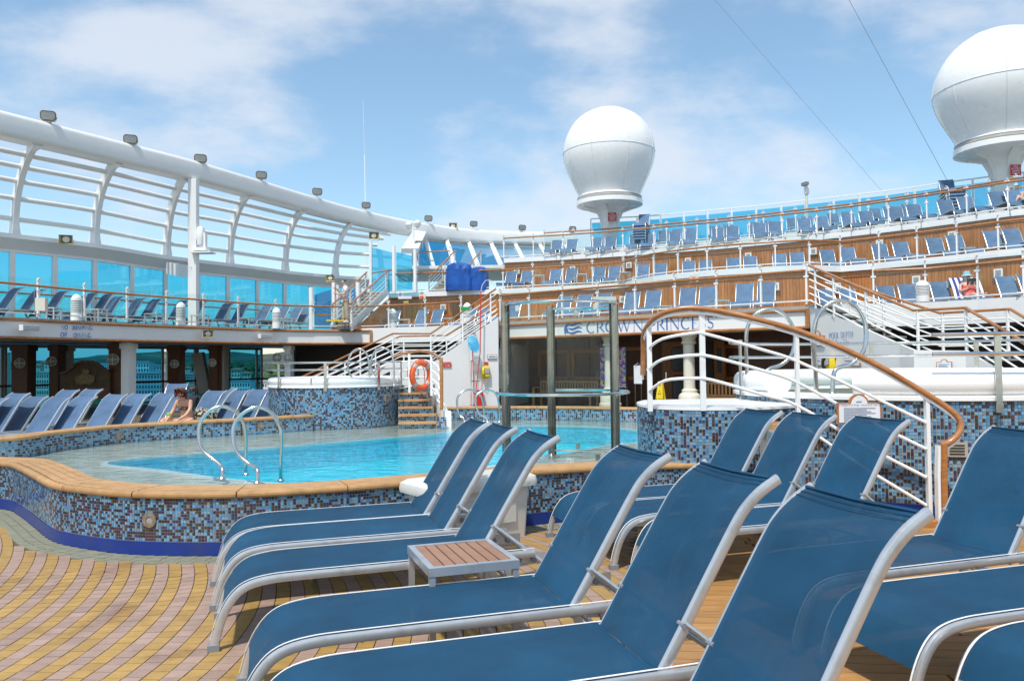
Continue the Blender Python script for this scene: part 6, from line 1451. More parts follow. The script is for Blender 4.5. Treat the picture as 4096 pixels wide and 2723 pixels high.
t = thing('curved_stair_rail', 'sweeping teak handrail with white steel bars curving down in front of the right whirlpool', 'railing', (3.9, 7.2, 0))
hpw = catmull([P(u, v, Y) for u, v, Y in hp_px[1:]], 5)
MB().sweep(hpw, roundp(.052, .075, .022, 3), V(.2, .98, 0)).build('handrail', TEAKRAIL, t, smooth=True)
MB().sweep([p-UPZ*.0 for p in [P(3752, 1781, 7.20), P(3750, 1900, 7.20), P(3754, 2098, 7.20)]], roundp(.03, .07, .01, 2), V(0, 1, 0)).build('newel_plate', WHITE2, t)
MB().sweep([P(3772, 1776, 7.18), P(3772, 1900, 7.19), P(3775, 2098, 7.20)], roundp(.055, .08, .015, 2), V(0, 1, 0)).build('newel', TEAKRAIL, t); MB().sweep([P(3690, 2098, 7.2), P(3790, 2100, 7.2)], roundp(.05, .1, .015, 2), UPZ).build('foot_rail', TEAKRAIL, t)
MB().sweep([p-UPZ*.045 for p in hpw], rectp(.02, .03), V(.2, .98, 0)).build('handrail_web', WHITE2, t)
# white tubes: follow pixel slopes
bars = [[(2590, 1395), (2650, 1355), (2767, 1333), (2830, 1337), (3055, 1400), (3190, 1445), (3440, 1562), (3705, 1690)], [(2590, 1480), (2650, 1437), (2767, 1421), (2850, 1427), (3055, 1483), (3190, 1530), (3440, 1665), (3705, 1795)], [(2595, 1565), (2660, 1522), (2767, 1513), (2850, 1520), (3055, 1580), (3190, 1622), (3440, 1770), (3705, 1908)], [(3190, 1700), (3280, 1750), (3440, 1860), (3705, 2020)]]
def Yu(u): 
    for (a, _, ya), (c, _, yc) in zip(hp_px[2:], hp_px[3:]):
        if a <= u <= c: return ya+(yc-ya)*(u-a)/(c-a)
    return 8.2 if u < 2700 else 7.25
for bar in bars: MB().tube(catmull([P(u, v, Yu(u)+.01) for u, v in bar], 4), .016, 8).build('rail', WHITE2, t, smooth=True)
for u, v0, v1, w in ((2598, 1292, 1645, .05), (2810, 1240, 1642, .055), (3190, 1330, 1790, .035), (3712, 1585, 2055, .035)):
    Y = Yu(u)+.02; a, c = P(u, v0, Y), P(u, v1, Y); MB().box((a+c)/2, (w, .05 if w < .04 else .03, (a-c).length)).build('post', WHITE2, t)
# whirlpool safety board hung on the rail
def on_plane(u, v): q = P(u, v, 7.42); return q, V(1, 0, 0), V(0, -1, 0)
notice(on_plane, 3345, 3520, 1610, 1695, 'large arched wood framed safety board about no lifeguard on duty hanging on the rail', True, 9, 'No Lifeguard on Duty - use at your own risk', emb=True)

# ================================================================== GLASS SHOWER
t = thing('glass_shower', 'round glass and polished steel shower enclosure standing beside the pool', 'shower', (.66, 10.4, .2)); sc = V(.66, 10.4, 0)
def sang(u, Y): q = P(u, 1500, Y); return atan2(q.y-sc.y, q.x-sc.x)
pa = [(2021, 10.45), (2203, 11.15), (2461, 10.2)]; PR = []
for i, (u, Y) in enumerate(pa):
    q = P(u, 1500, Y); PR.append(q); MB().tube([V(q.x, q.y, .2), V(q.x, q.y, 2.36)], .052, 14).build('post', DST, t, smooth=True)
    e = (q-sc); e.z = 0; e.normalize(); q2 = q+e*-.0+V(.055, 0, 0)*(1 if i < 2 else -1); MB().box((q2.x, q2.y, 1.28), (.022, .04, 2.1)).build('seal', BLK, t)
    MB().lathe((q.x, q.y, .2), [(.05, .06), (.10, .03), (.10, 0)], 14).build('base_flange', STEEL, t, smooth=True)
rad = sum((Vector((q.x, q.y, 0))-sc).length for q in PR)/3
def arcpts(u0, Y0, u1, Y1, r, z, n=16, ccw=True):
    a0 = sang(u0, Y0) % (2*pi); a1 = sang(u1, Y1) % (2*pi)
    if ccw and a1 < a0: a1 += 2*pi
    return [sc+V(r*cos(a0+(a1-a0)*i/n), r*sin(a0+(a1-a0)*i/n), z) for i in range(n+1)]
f0 = arcpts(2021, 10.45, 2461, 10.2, rad, 0); g0 = arcpts(2461, 10.2, 2203, 11.15, rad, 0)
for path, nm in ((f0, 'f'), (g0, 'g')):
    for z in (2.31,): MB().tube([p+UPZ*z for p in path], .020, 8, UPZ).build('top_bar', STEEL, t, smooth=True)
    MB().tube([p+UPZ*.30 for p in path], .016, 8, UPZ).build('bottom_bar', STEEL, t, smooth=True)
    b = MB(); vs = []
    for p in path[1:-1]: vs += [p+UPZ*.36, p+UPZ*2.22]
    b.add(vs, [(2*i, 2*i+1, 2*i+3, 2*i+2) for i in range(len(path)-3)]); b.build('curved_glass', CLS, t, smooth=True)
    for p in (path[4], path[-5]):
        for z in (2.24, .36): MB().box(p+UPZ*z, (.06, .05, .07)).build('glass_clamp', STEEL, t)
    MB().tube([sc+(p-sc)*1.18+UPZ*1.15 for p in path], .020, 8, UPZ).build('grab_bar', STEEL, t, smooth=True)
q = PR[2]; MB().box((q.x-.13, q.y-.01, 2.37), (.30, .09, .05)).build('top_plate', STEEL, t)
q = PR[0]

# ================================================================== CHEST AND SIDE TABLE
t = thing('storage_chest', 'white plastic storage chest standing against the pool bench behind the loungers', 'chest', (-.25, 6.85, 0))
o0 = V(-.70, 6.36, 0); ex = V(.80, .60, 0).normalized(); ey = V(-ex.y, ex.x, 0); Lc, Dc = 1.16, .50
R_ = Matrix((ex, ey, UPZ)).transposed(); pm = mat('chest_plastic', (.66, .64, .58), .4, var=.05, dirt=(.45, .42, .36), dscale=3, dmin=.55, dmax=.8)
cb = o0+ex*Lc/2+ey*Dc/2
b = MB(); b.sweep([cb+UPZ*.0, cb+UPZ*.46], [(x*1, y*1) for x, y in roundp(Dc-.10, Lc-.12, .04)], ex, taper=[.93, 1.0])
b.build('body', pm, t, smooth=True)
b = MB(); b.sweep([cb+UPZ*.455, cb+UPZ*.49, cb+UPZ*.535, cb+UPZ*.56], roundp(Dc, Lc, .05), ex, taper=[1.0, 1.01, .99, .90]); b.build('lid', pm, t, smooth=True)
for x in (.12, .58, 1.04): MB().lathe(o0+ex*x-ey*.004+UPZ*.48, [(.012, 0), (.01, .006)], 8).build('screw', GREYP, t)
MB().box(o0+ex*.58+ey*.045+UPZ*.26, (.7, .01, .22), R_).build('recessed_panel', pm, t)
t = thing('side_table', 'small silver side table with brown slats between the left loungers', 'table', (-.30, 4.4, 0))
cn4 = [P(1681, 2258, 4.14), P(2033, 2222, 4.30), P(1961, 2140, 4.80), P(1632, 2166, 4.66)]
zt = .485; cn4 = [V(q.x, q.y, zt) for q in cn4]; c0 = sum(cn4, V(0, 0, 0))/4
ax = (cn4[1]-cn4[0]); Lx = .50; ax.z = 0; ax.normalize(); ay = V(-ax.y, ax.x, 0); Ly = .56; c0 = V(-.30, 4.43, 0)
R_ = Matrix((ax, ay, UPZ)).transposed()
for s in (-1, 1):
    MB().box(c0+ay*s*(Ly/2-.0175)+UPZ*(zt-.02), (Lx, .035, .045), R_).build('frame_rail', ALU, t); MB().box(c0+ax*s*(Lx/2-.0175)+UPZ*(zt-.0205), (.035, Ly-.072, .045), R_).build('frame_rail', ALU, t)
    for r in (-1, 1): MB().box(c0+ax*s*(Lx/2-.02)+ay*r*(Ly/2-.02)+UPZ*(zt-.045)/2, (.032, .032, zt-.045), R_).build('leg', ALU, t)
SL = mat('table_slat', (.33, .175, .105), .5, var=.12, scale=8, objvar=.1)
for k in range(7): MB().box(c0+ax*(-.187+.0623*k)+UPZ*(zt-.008), (.053, Ly-.074, .014), R_).build('slat', SL, t)

# ================================================================== LOUNGERS
def make_lounger(name, label, fab, group=None, detail=True):
    t = thing(name, label, 'lounger', (0, 0, 0), group=group); Wd = .62
    prof = [(0, 0), (.022, .085), (.046, .165), (.085, .245), (.135, .305), (.20, .340), (.30, .358), (.45, .364), (1.0, .368), (1.86, .374)]
    def at(x):
        for (a, za), (c, zc) in zip(prof, prof[1:]):
            if a <= x <= c: return za+(zc-za)*(x-a)/(c-a)
        return prof[-1][1]
    cm = catmull([V(x, 0, z) for x, z in prof], 3)
    first = {}
    for y in (.018, Wd-.018):
        b = MB(); b.sweep([p+V(0, y, 0) for p in cm], roundp(.034, .056, .012, 2), V(0, 1, 0) if False else None or V(0, 0.0001, 1)); 
        # a stable frame: sweep in the xz plane
        b = MB(); pts = [p+V(0, y, 0) for p in cm]; vs = []; pr = roundp(.028, .046, .010, 2); n = len(pr)
        for i, p in enumerate(pts):
            tt = (pts[min(i+1, len(pts)-1)]-pts[max(0, i-1)]).normalized(); k = V(-tt.z, 0, tt.x)
            for a_, b_ in pr: vs.append(p+V(0, a_, 0)+k*b_)
        m = len(pts); b.add(vs, [(i*n+j, i*n+(j+1) % n, (i+1)*n+(j+1) % n, (i+1)*n+j) for i in range(m-1) for j in range(n)]+[tuple(range(n)), tuple(range((m-1)*n, m*n))])
        r = b.build('side_rail', ALU, t, local=True, smooth=True)
        MB().box((.004, y, .018), (.062, .05, .036)).build('foot_cap', GREYP, r, local=True)
        if detail:  # groove strip where the sling is clamped
            b = MB(); vs = []
            for i, p in enumerate(pts[2:], 2):
                tt = (pts[min(i+1, len(pts)-1)]-pts[max(0, i-1)]).normalized(); k = V(-tt.z, 0, tt.x)
                for a_, b_ in ((-.0045, .0285), (.0045, .0285), (.0045, .0305), (-.0045, .0305)): vs.append(p+V(0, a_+(.008 if y < .3 else -.008), 0)+k*b_)
            mm_ = len(pts)-2; b.add(vs, [(i*4+j, i*4+(j+1) % 4, (i+1)*4+(j+1) % 4, (i+1)*4+j) for i in range(mm_-1) for j in range(4)]); b.build('sling_groove', WHITE2, r, local=True)
    for y in (.035, Wd-.035):
        l = MB(); l.sweep([V(1.66, y, .36), V(1.80, y, .0)], rectp(.03, .045), V(0, 0, 1)); r = l.build('rear_leg', ALU, t, local=True); MB().box((1.80, y, .015), (.06, .045, .03)).build('foot_cap', GREYP, r, local=True)
        if detail:
            l = MB(); l.tube([V(1.60, y, .56), V(1.93, y, .30), V(1.95, y, .28)], .014, 8); l.build('support_bar', ALU, t, local=True)
            l = MB(); l.plate([V(1.58, y, .38), V(1.95, y, .375), V(1.95, y, .30), V(1.58, y, .33)], .006); r = l.build('notched_plate', ALU, t, local=True)
            for k in range(3): MB().sweep([V(1.66+.10*k, y-.012, .345-.005*k), V(1.66+.10*k, y+.018, .345-.005*k)], [(.02*cos(a*pi/5), .02*sin(a*pi/5)) for a in range(10)], V(0, 0, 1)).build('notch', GREYP, r, local=True)
    MB().tube([V(1.93, .04, .30), V(1.93, Wd-.04, .30)], .013, 8).build('cross_bar', ALU, t, local=True); MB().tube([V(.52, .03, .345), V(.52, Wd-.03, .345)], .013, 8).build('cross_bar', ALU, t, local=True)
    MB().tube([V(1.72, .04, .20), V(1.72, Wd-.04, .20)], .012, 8).build('cross_bar', ALU, t, local=True)
    # seat sling
    xs = [.045, .07, .10, .14, .19, .25, .32, .42, .56, .75, .95, 1.15, 1.35, 1.49]
    def sheet(rows, y0, y1, sag, name, parent, thick=.006, nrm=None, nc=8):
        vs = []; nr = len(rows)
        for side in (0, 1):
            for i, (x, z) in enumerate(rows):
                x0, z0 = rows[max(0, i-1)]; x1, z1 = rows[min(nr-1, i+1)]; d = sqrt((x1-x0)**2+(z1-z0)**2); nx, nz = -(z1-z0)/d, (x1-x0)/d
                if nrm: nx, nz = nx*nrm, nz*nrm
                for j in range(nc+1):
                    f = j/nc; s = sag(i/(nr-1))*4*f*(1-f); o_ = -s - side*thick; vs.append(V(x+nx*o_, y0+(y1-y0)*f, z+nz*o_))
        w = nc+1; N_ = nr*w; fs = []
        for i in range(nr-1):
            for j in range(nc): a = i*w+j; fs.append((a, a+1, a+w+1, a+w)); fs.append((N_+a, N_+a+w, N_+a+w+1, N_+a+1))
        for i in range(nr-1): fs.append((i*w, i*w+w, N_+i*w+w, N_+i*w)); a = i*w+nc; fs.append((a, N_+a, N_+a+w, a+w))
        for j in range(nc): fs.append((j, N_+j, N_+j+1, j+1)); a = (nr-1)*w+j; fs.append((a, a+1, N_+a+1, N_+a))
        return MB().add(vs, fs).build(name, fab, parent, local=True, smooth=True)
    rows = [(x-.014*(1 if x < .2 else .2), at(x)+.026) for x in xs]
    sheet(rows, .024, Wd-.024, lambda f: .016*sin(pi*min(1, f*1.2+.15)) if f < .9 else .010, 'seat_sling', t)
    # backrest
    bp_ = catmull([V(1.49, 0, .345), V(1.60, 0, .52), V(1.72, 0, .715), V(1.84, 0, .905), V(1.895, 0, .975), V(1.96, 0, 1.03), V(2.04, 0, 1.075)], 4); Bi = .03
    for y in (Bi+.010, Wd-Bi-.010):
        pts = [p+V(0, y, 0) for p in bp_]; pr = roundp(.030, .044, .012, 2); n = len(pr); vs = []
        for i, p in enumerate(pts):
            tt = (pts[min(i+1, len(pts)-1)]-pts[max(0, i-1)]).normalized(); k = V(-tt.z, 0, tt.x)
            for a_, b_ in pr: vs.append(p+V(0, a_, 0)+k*b_)
        m = len(pts); r = MB().add(vs, [(i*n+j, i*n+(j+1) % n, (i+1)*n+(j+1) % n, (i+1)*n+j) for i in range(m-1) for j in range(n)]+[tuple(range(n)), tuple(range((m-1)*n, m*n))]).build('back_rail', ALU, t, local=True, smooth=True)
        if detail: MB().sweep([V(1.60, y-.022, .55), V(1.60, y+.022, .55)], [(.010*cos(a*pi/4), .010*sin(a*pi/4)) for a in range(8)], V(0, 0, 1)).build('bolt', GREYP, r, local=True)
    rows = [(p.x-.0, p.z+.018) for p in bp_[1:-1]]
    rows = [(p.x-.018, p.z+.012) for p in bp_[1:-1]]
    sheet(rows, Bi+.014, Wd-Bi-.014, lambda f: .022*sin(pi*f)+.006, 'back_sling', t)
    MB().tube([V(1.50, Bi, .35), V(1.50, Wd-Bi, .35)], .013, 8).build('cross_bar', ALU, t, local=True)
    if detail:
        e0 = rows[-1]; e1 = rows[-3]; dx, dz = e0[0]-e1[0], e0[1]-e1[1]; dl = sqrt(dx*dx+dz*dz); dx /= dl; dz /= dl
        MB().sweep([V(e0[0], Bi+.02, e0[1]+.002), V(e0[0]-.002, Wd/2, e0[1]-.004), V(e0[0], Wd-Bi-.02, e0[1]+.002)], [(.009*cos(a*pi/4), .006*sin(a*pi/4)) for a in range(8)], V(0, 0, 1)).build('hem', fab, t, local=True)
        for off in (.028, .052):
            p0 = V(e0[0]-dx*off-dz*.0015, 0, e0[1]-dz*off+dx*.0025); MB().sweep([p0+V(0, Bi+.02, 0), p0+V(0, Wd/2, -.006), p0+V(0, Wd-Bi-.02, 0)], rectp(.003, .0018), V(0, 0, 1)).build('stitching', STIT, t, local=True)
        for xx in (1.478,): MB().sweep([V(xx, .03, .393), V(xx, Wd/2, .386), V(xx, Wd-.03, .393)], [(.009*cos(a*pi/4), .006*sin(a*pi/4)) for a in range(8)], V(0, 0, 1)).build('hem', fab, t, local=True)
    return t
def lounger_tf(fx, fy, hd, z=0.0):
    """fx,fy = near front foot; hd = heading of the head end"""
    return (fx, fy, z), atan2(hd[1], hd[0])
HD = (.957, .290)
near_list = [((-2.12, 5.55), 'blue sling lounger of the left trio standing closest to the pool bench'), ((-1.91, 5.0), 'middle blue sling lounger of the left trio'), ((-1.645, 4.285), 'blue sling lounger whose side rail runs just behind the small slatted side table'),
             ((-1.16, 3.28), 'blue sling lounger in front of the small slatted side table'), ((-.887, 2.498), 'blue sling lounger between the side table one and the biggest foreground backrest'), ((-.67, 1.77), 'foreground blue sling lounger with the biggest backrest cut by the bottom edge'),
             ((.48, 6.43), 'blue sling lounger of the right trio with its back toward the tiled platform'), ((.74, 5.86), 'middle blue sling lounger of the right trio below the stair rail'), ((1.05, 5.27), 'blue sling lounger of the right trio nearest the safety board'),
             ((1.476, 4.13), 'blue sling lounger whose tall backrest stands at the right edge'), ((1.72, 3.42), 'blue sling lounger with a wide empty seat at the lower right'), ((2.02, 2.78), 'blue sling lounger in the bottom right corner')]
LG = make_lounger('lounger', near_list[0][1], FAB, 'blue sling loungers on the pool deck')
rl = random.Random(11)
for i, ((x, y), lb) in enumerate(near_list):
    loc, rz = lounger_tf(x, y, HD); rz += rl.uniform(-.012, .012)*(i > 0)
    if i == 0: LG.location = loc; LG.rotation_euler = (0, 0, rz)
    else: copytree(LG, loc, rz, lb)
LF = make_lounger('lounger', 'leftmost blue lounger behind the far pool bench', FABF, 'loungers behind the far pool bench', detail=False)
# row behind far bench (head end pixel columns of backrest centre)
HDf = Vector((.45, .893, 0))
far_us = [(25, 14.6), (100, 14.9), (190, 14.4), (295, 14.5), (425, 15.6), (520, 15.8), (628, 16.0), (832, 17.2), (925, 17.4), (1012, 17.8), (1085, 18.4), (-60, 14.4)]
names = ['first', 'second', 'third', 'fourth', 'fifth', 'sixth', 'seventh']
FLAB = ['blue lounger behind the far bench at the very left edge', 'second blue lounger from the left behind the far bench', 'third blue lounger from the left behind the far bench', 'blue lounger behind the far bench under the arched board', 'blue lounger behind the far bench below the white square pillar', 'blue lounger behind the far bench below the wide grey apartment block', 'blue lounger directly left of the sitting red-haired woman', 'blue lounger directly right of the sitting red-haired woman', 'second blue lounger to the right of the sitting woman', 'third blue lounger to the right of the sitting woman', 'blue lounger tucked against the far whirlpool', 'blue lounger mostly cut off by the left edge behind the far bench']
def place_at_back(proto, u, Y, z, hd, label, group=None, first=False):
    """put the middle of the backrest at pixel column u, depth Y"""
    hd = Vector((hd[0], hd[1], 0)).normalized(); side = Vector((-hd.y, hd.x, 0)); q = P(u, 1500, Y); q.z = z
    o = q-hd*1.75-side*.31; rz = atan2(hd.y, hd.x)
    if first: proto.location = o; proto.rotation_euler = (0, 0, rz); return proto
    return copytree(proto, o, rz, label, group)
for i, ((u, Y), lb) in enumerate(zip(far_us, FLAB)):
    if i == 0: LF['label'] = lb
    o = place_at_back(LF, u, Y+.1, 0, HDf, lb, 'loungers behind the far pool bench', first=(i == 0)); o.scale = (1, 1, .93) if i else (1, 1, 1)
# second row peeping behind
for k, (u, Y, lb) in enumerate(((235, 16.6, 'blue lounger in the back row peeping over the third front one'), (330, 16.9, 'blue lounger in the back row right of the first back row one'))):
    place_at_back(LF, u, Y, 0, HDf, lb)
# terraces
def terrace_row(E, us, z, off, hd, what, group, last=None, flip=None):
    for i, u in enumerate(us):
        p, tt = poly_at_u(atz(offset2(E, -off), z), u, None)
        if p is None: continue
        h = hd(u) if callable(hd) else hd
        place_at_back(LF, u, p.y, z, h, '%s blue lounger from the left %s' % (ORD[i], what), group)
hdC = lambda u: (.26, .965) if u < 3300 else (.18, .98)
terrace_row(E2, [1488, 1578], Z1, .62, hdC, 'against the wood wall left of the whirlpool stairs', 'loungers on the lowest terrace') if False else None
T1c = [(1690, None), (1752, None), (1884, None), (1940, None), (2060, 31.5), (2260, 29.4), (2341, 28.8), (2418, 28.4), (2533, 28.0), (2618, 27.4), (2757, 26.6), (2836, 26.2), (2985, 25.3), (3072, 24.9)]
for i, (u, Y) in enumerate(T1c):
    if Y is None: Y = poly_at_u(atz(offset2(E2, -.62), Z1), u, None)[0].y
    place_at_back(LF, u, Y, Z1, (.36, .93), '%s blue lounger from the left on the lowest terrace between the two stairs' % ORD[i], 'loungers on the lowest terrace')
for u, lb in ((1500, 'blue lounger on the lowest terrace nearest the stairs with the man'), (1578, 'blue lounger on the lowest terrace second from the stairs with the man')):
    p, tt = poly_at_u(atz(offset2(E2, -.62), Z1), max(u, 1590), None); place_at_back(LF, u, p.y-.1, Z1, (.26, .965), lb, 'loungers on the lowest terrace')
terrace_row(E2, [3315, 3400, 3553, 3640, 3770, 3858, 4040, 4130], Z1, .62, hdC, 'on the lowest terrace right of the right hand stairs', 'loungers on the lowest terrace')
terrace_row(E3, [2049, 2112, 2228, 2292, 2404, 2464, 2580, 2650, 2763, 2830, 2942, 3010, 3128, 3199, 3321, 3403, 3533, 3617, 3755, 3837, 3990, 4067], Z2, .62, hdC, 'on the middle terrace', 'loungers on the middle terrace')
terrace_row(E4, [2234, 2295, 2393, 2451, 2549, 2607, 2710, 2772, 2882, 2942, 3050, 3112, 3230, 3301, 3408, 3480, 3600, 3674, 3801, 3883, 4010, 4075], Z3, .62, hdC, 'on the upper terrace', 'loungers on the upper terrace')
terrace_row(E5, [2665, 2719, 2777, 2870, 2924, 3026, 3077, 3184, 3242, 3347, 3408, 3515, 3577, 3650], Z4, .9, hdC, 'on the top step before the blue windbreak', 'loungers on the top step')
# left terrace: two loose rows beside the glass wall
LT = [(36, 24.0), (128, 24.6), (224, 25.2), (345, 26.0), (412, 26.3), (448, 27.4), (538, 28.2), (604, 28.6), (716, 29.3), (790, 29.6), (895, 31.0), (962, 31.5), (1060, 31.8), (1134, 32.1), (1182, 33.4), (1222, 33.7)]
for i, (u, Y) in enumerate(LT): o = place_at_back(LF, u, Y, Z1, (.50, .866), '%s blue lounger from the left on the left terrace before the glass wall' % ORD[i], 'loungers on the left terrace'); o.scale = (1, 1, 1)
# small tables on the terraces
def small_table(q, label, rz=0, first=[None]):
    if first[0] is None:
        t = thing('side_table', label, 'table', tuple(q), group='small pale tables between the terrace loungers'); MB().box((0, 0, .42), (.50, .45, .04)).build('table_top', ALU, t, local=True)
        for x in (-1, 1):
            for y in (-1, 1): MB().box((.22*x, .195*y, .2), (.035, .035, .4)).build('leg', ALU, t, local=True)
        t.rotation_euler = (0, 0, rz); first[0] = t; return t
    return copytree(first[0], tuple(q), rz, label)
for u, Y, z, lb in ((2660, 26.5, Z1, 'small pale table left on the lowest terrace just above the letters WN'), (2880, 24.3, Z1, 'small pale table on the lowest terrace above the end of the ship name'), (1617, 32.6, Z1, 'small pale table between the loungers left of the life pole'), (1790, 32.2, Z1, 'small pale table behind the left stair rails on the lowest terrace'),
                   (2155, 33.9, Z2, 'leftmost small pale table on the middle terrace'), (2325, 33.6, Z2, 'second small pale table from the left on the middle terrace'), (2500, 33.2, Z2, 'small pale table on the middle terrace where its edge bends'), (3435, 29.6, Z2, 'small pale table on the middle terrace above the right stair rail'), (3648, 28.6, Z2, 'small pale table second from the right on the middle terrace'), (3873, 27.0, Z2, 'rightmost small pale table on the middle terrace'),
                   (200, 24.2, Z1, 'leftmost small pale table on the left terrace'), (385, 25.0, Z1, 'small pale table under the pair of loungers left on the left terrace'), (615, 27.4, Z1, 'small pale table in the middle of the left terrace'), (800, 28.5, Z1, 'small pale table left of the tall white column foot'), (985, 30.4, Z1, 'small pale table under the loungers right on the left terrace'), (1150, 31.0, Z1, 'rightmost small pale table on the left terrace')):
    small_table(P(u, 1400, Y)*Vector((1, 1, 0))+V(0, 0, z) if False else V(P(u, 1400, Y).x, Y, z), lb, rl.uniform(-.2, .2))
small_table(V(P(675, 1600, 15.6).x, 15.6, 0), 'small table holding a green topped drink beside the sitting woman'); small_table(V(P(65, 1700, 13.2).x, 13.2, 0), 'small table at the left edge behind the far bench'); small_table(V(P(330, 1700, 14.3).x, 14.3, 0), 'small table in the gap between the loungers behind the far bench')
# stacked loungers
for u, Y, z, lb in ((2578, 38.8, Z4, 'beside the left satellite dome'), (3795, 32.0, Z4, 'near the right satellite dome')):
    for k in range(6):
        hd = Vector((.3, .95, 0)); q = P(u, 1000, Y); o = copytree(LF, V(q.x, q.y, z+.13*k)-hd*1.75-V(-.95, .3, 0)*.31, atan2(.95, .3), '%s lounger from the bottom of the stack %s' % (ORD[k], lb), 'loungers stacked on the top step')
# ================================================================== PEOPLE
def skin(name, joints, edges, m, parent, sub=2, root=0):
    """one continuous surface grown from a skeleton; joints = (x,y,z,r)"""
    me = bpy.data.meshes.new(name); inv = MW[parent].inverted()
    me.from_pydata([tuple(inv @ Vector(j[:3])) for j in joints], edges, [])
    ob = bpy.data.objects.new('tmp', me); COL.objects.link(ob)
    sk = ob.modifiers.new('s', 'SKIN'); sk.use_smooth_shade = True
    for i, j in enumerate(joints):
        r = j[3]; d = me.skin_vertices[0].data[i]; d.radius = (r, r) if not isinstance(r, tuple) else r; d.use_root = (i == root)
    ss = ob.modifiers.new('d', 'SUBSURF'); ss.levels = sub; ss.render_levels = sub
    dg = bpy.context.evaluated_depsgraph_get(); dg.update(); m2 = bpy.data.meshes.new_from_object(ob.evaluated_get(dg)); bpy.data.objects.remove(ob)
    m2.materials.clear(); m2.materials.append(m); m2.polygons.foreach_set('use_smooth', [True]*len(m2.polygons)); m2.name = name
    o = bpy.data.objects.new(name, m2); COL.objects.link(o); o.parent = parent; MW[o] = MW[parent]; KIDS.setdefault(parent.name, []).append(o); return o
def chain(J, E, pts, start=None):
    prev = start
    for p in pts:
        J.append(p); i = len(J)-1
        if prev is not None: E.append((prev, i))
        prev = i
    return prev
def frame_of(o, fwd):
    f = Vector(fwd).normalized(); r = f.cross(UPZ).normalized()   # right-hand side of the person
    return lambda x, y, z, rad=None: tuple(Vector(o)+r*x+f*y+UPZ*z)+((rad,) if rad is not None else ())
def hand(J, E, wrist_i, L, wr, d, spread, curl, s=1.0):
    """palm and five fingers from a wrist joint; d, spread, curl = direction vectors"""
    d = Vector(d).normalized(); sp = Vector(spread).normalized(); cu = Vector(curl).normalized(); w = Vector(wr)
    palm = w+d*.045*s; J.append((*palm, .021*s)); pi_ = len(J)-1; E.append((wrist_i, pi_))
    for k, (o_, ln) in enumerate(((-.03, .062), (-.010, .075), (.010, .070), (.028, .055))):
        a = palm+d*.035*s+sp*o_*s; c = a+(d*.8+cu*.4).normalized()*ln*.5*s; e = c+(d*.45+cu*.8).normalized()*ln*.5*s; chain(J, E, [(*a, .0095*s), (*c, .0088*s), (*e, .0075*s)], pi_)
    a = w+d*.02*s-sp*.030*s; c = a+(d*.7-sp*.6+cu*.3).normalized()*.035*s; chain(J, E, [(*a, .011*s), (*c, .009*s)], wrist_i)
def face(t, c, fwd, up, s, eyem, lipm, skinm, shades=None):
    f = Vector(fwd).normalized(); u = Vector(up).normalized(); r = f.cross(u).normalized(); c = Vector(c)
    def blob(p, rx, ry, rz, name, m, par=t):
        b = MB(); vs = []; k = 10
        for j in range(1, 6):
            a = pi*j/6
            for q in range(k): e = 2*pi*q/k; vs.append(p+r*rx*sin(a)*cos(e)+f*ry*sin(a)*sin(e)+u*rz*cos(a))
        vs += [p+u*rz, p-u*rz]; fs = [(j*k+q, j*k+(q+1) % k, (j+1)*k+(q+1) % k, (j+1)*k+q) for j in range(4) for q in range(k)]+[(50, (q+1) % k, q) for q in range(k)]+[(51, 4*k+q, 4*k+(q+1) % k) for q in range(k)]
        return b.add(vs, fs).build(name, m, par, smooth=True)
    blob(c+f*.103*s-u*.012*s, .013*s, .018*s, .022*s, 'nose', skinm); blob(c+f*.093*s-u*.052*s, .022*s, .008*s, .007*s, 'mouth', lipm)
    for sg in (-1, 1): blob(c+r*sg*.078*s-u*.005*s, .010*s, .018*s, .028*s, 'ear', skinm); 
    if shades: blob(c+f*.088*s+u*.018*s, .066*s, .018*s, .016*s, 'sunglasses', shades)
    else:
        for sg in (-1, 1): blob(c+r*sg*.032*s+f*.086*s+u*.016*s, .012*s, .008*s, .007*s, 'eye', eyem)
    return blob
EYEM = mat('eye_dark', (.04, .03, .03), .2); LIPM = mat('lips', (.45, .13, .11), .4)
# --- red-haired woman sitting behind the far bench, leaning forward
Y0 = 15.8; base = P(752, 1655, Y0); base = V(base.x, Y0, .44)
t = thing('person', 'red-haired woman in a patterned strapless bikini sitting cross-legged and looking down', 'person', tuple(base))
fr_ = frame_of(base, (-.25, -.97, 0)); B = lambda x, y, z, r=None: fr_(x*.9, y*.9, z*.9, (tuple(q*.9 for q in r) if isinstance(r, tuple) else r*.9) if r is not None else None)
sc_ = 1.0
J = [B(0, 0, .02, (.165, .125))]; E = []
sp1 = chain(J, E, [B(0, .03, .16, (.135, .105)), B(0, .07, .30, (.145, .105)), B(0, .14, .43, (.15, .10)), B(0, .17, .485, .065)], 0)
hd_i = chain(J, E, [B(0, .20, .55, .050), B(0, .26, .62, .075), B(0, .27, .68, .080)], sp1)
chest = 3
sl = chain(J, E, [B(-.165, .14, .455, .055), B(-.21, .20, .30, .042), B(-.20, .33, .17, .036), B(-.12, .44, .09, .028)], chest)
hand(J, E, sl, 0, B(-.12, .44, .09)[:3], Vector(B(.3, .6, -.4))-Vector(B(0, 0, 0)), (1, 0, 0), (0, 0, -1))
sr = chain(J, E, [B(.165, .14, .455, .055), B(.23, .18, .28, .042), B(.25, .32, .12, .036), B(.24, .46, .01, .028)], chest)
hand(J, E, sr, 0, B(.24, .46, .01)[:3], Vector(B(-.1, .6, -.5))-Vector(B(0, 0, 0)), (1, 0, 0), (0, 0, -1))
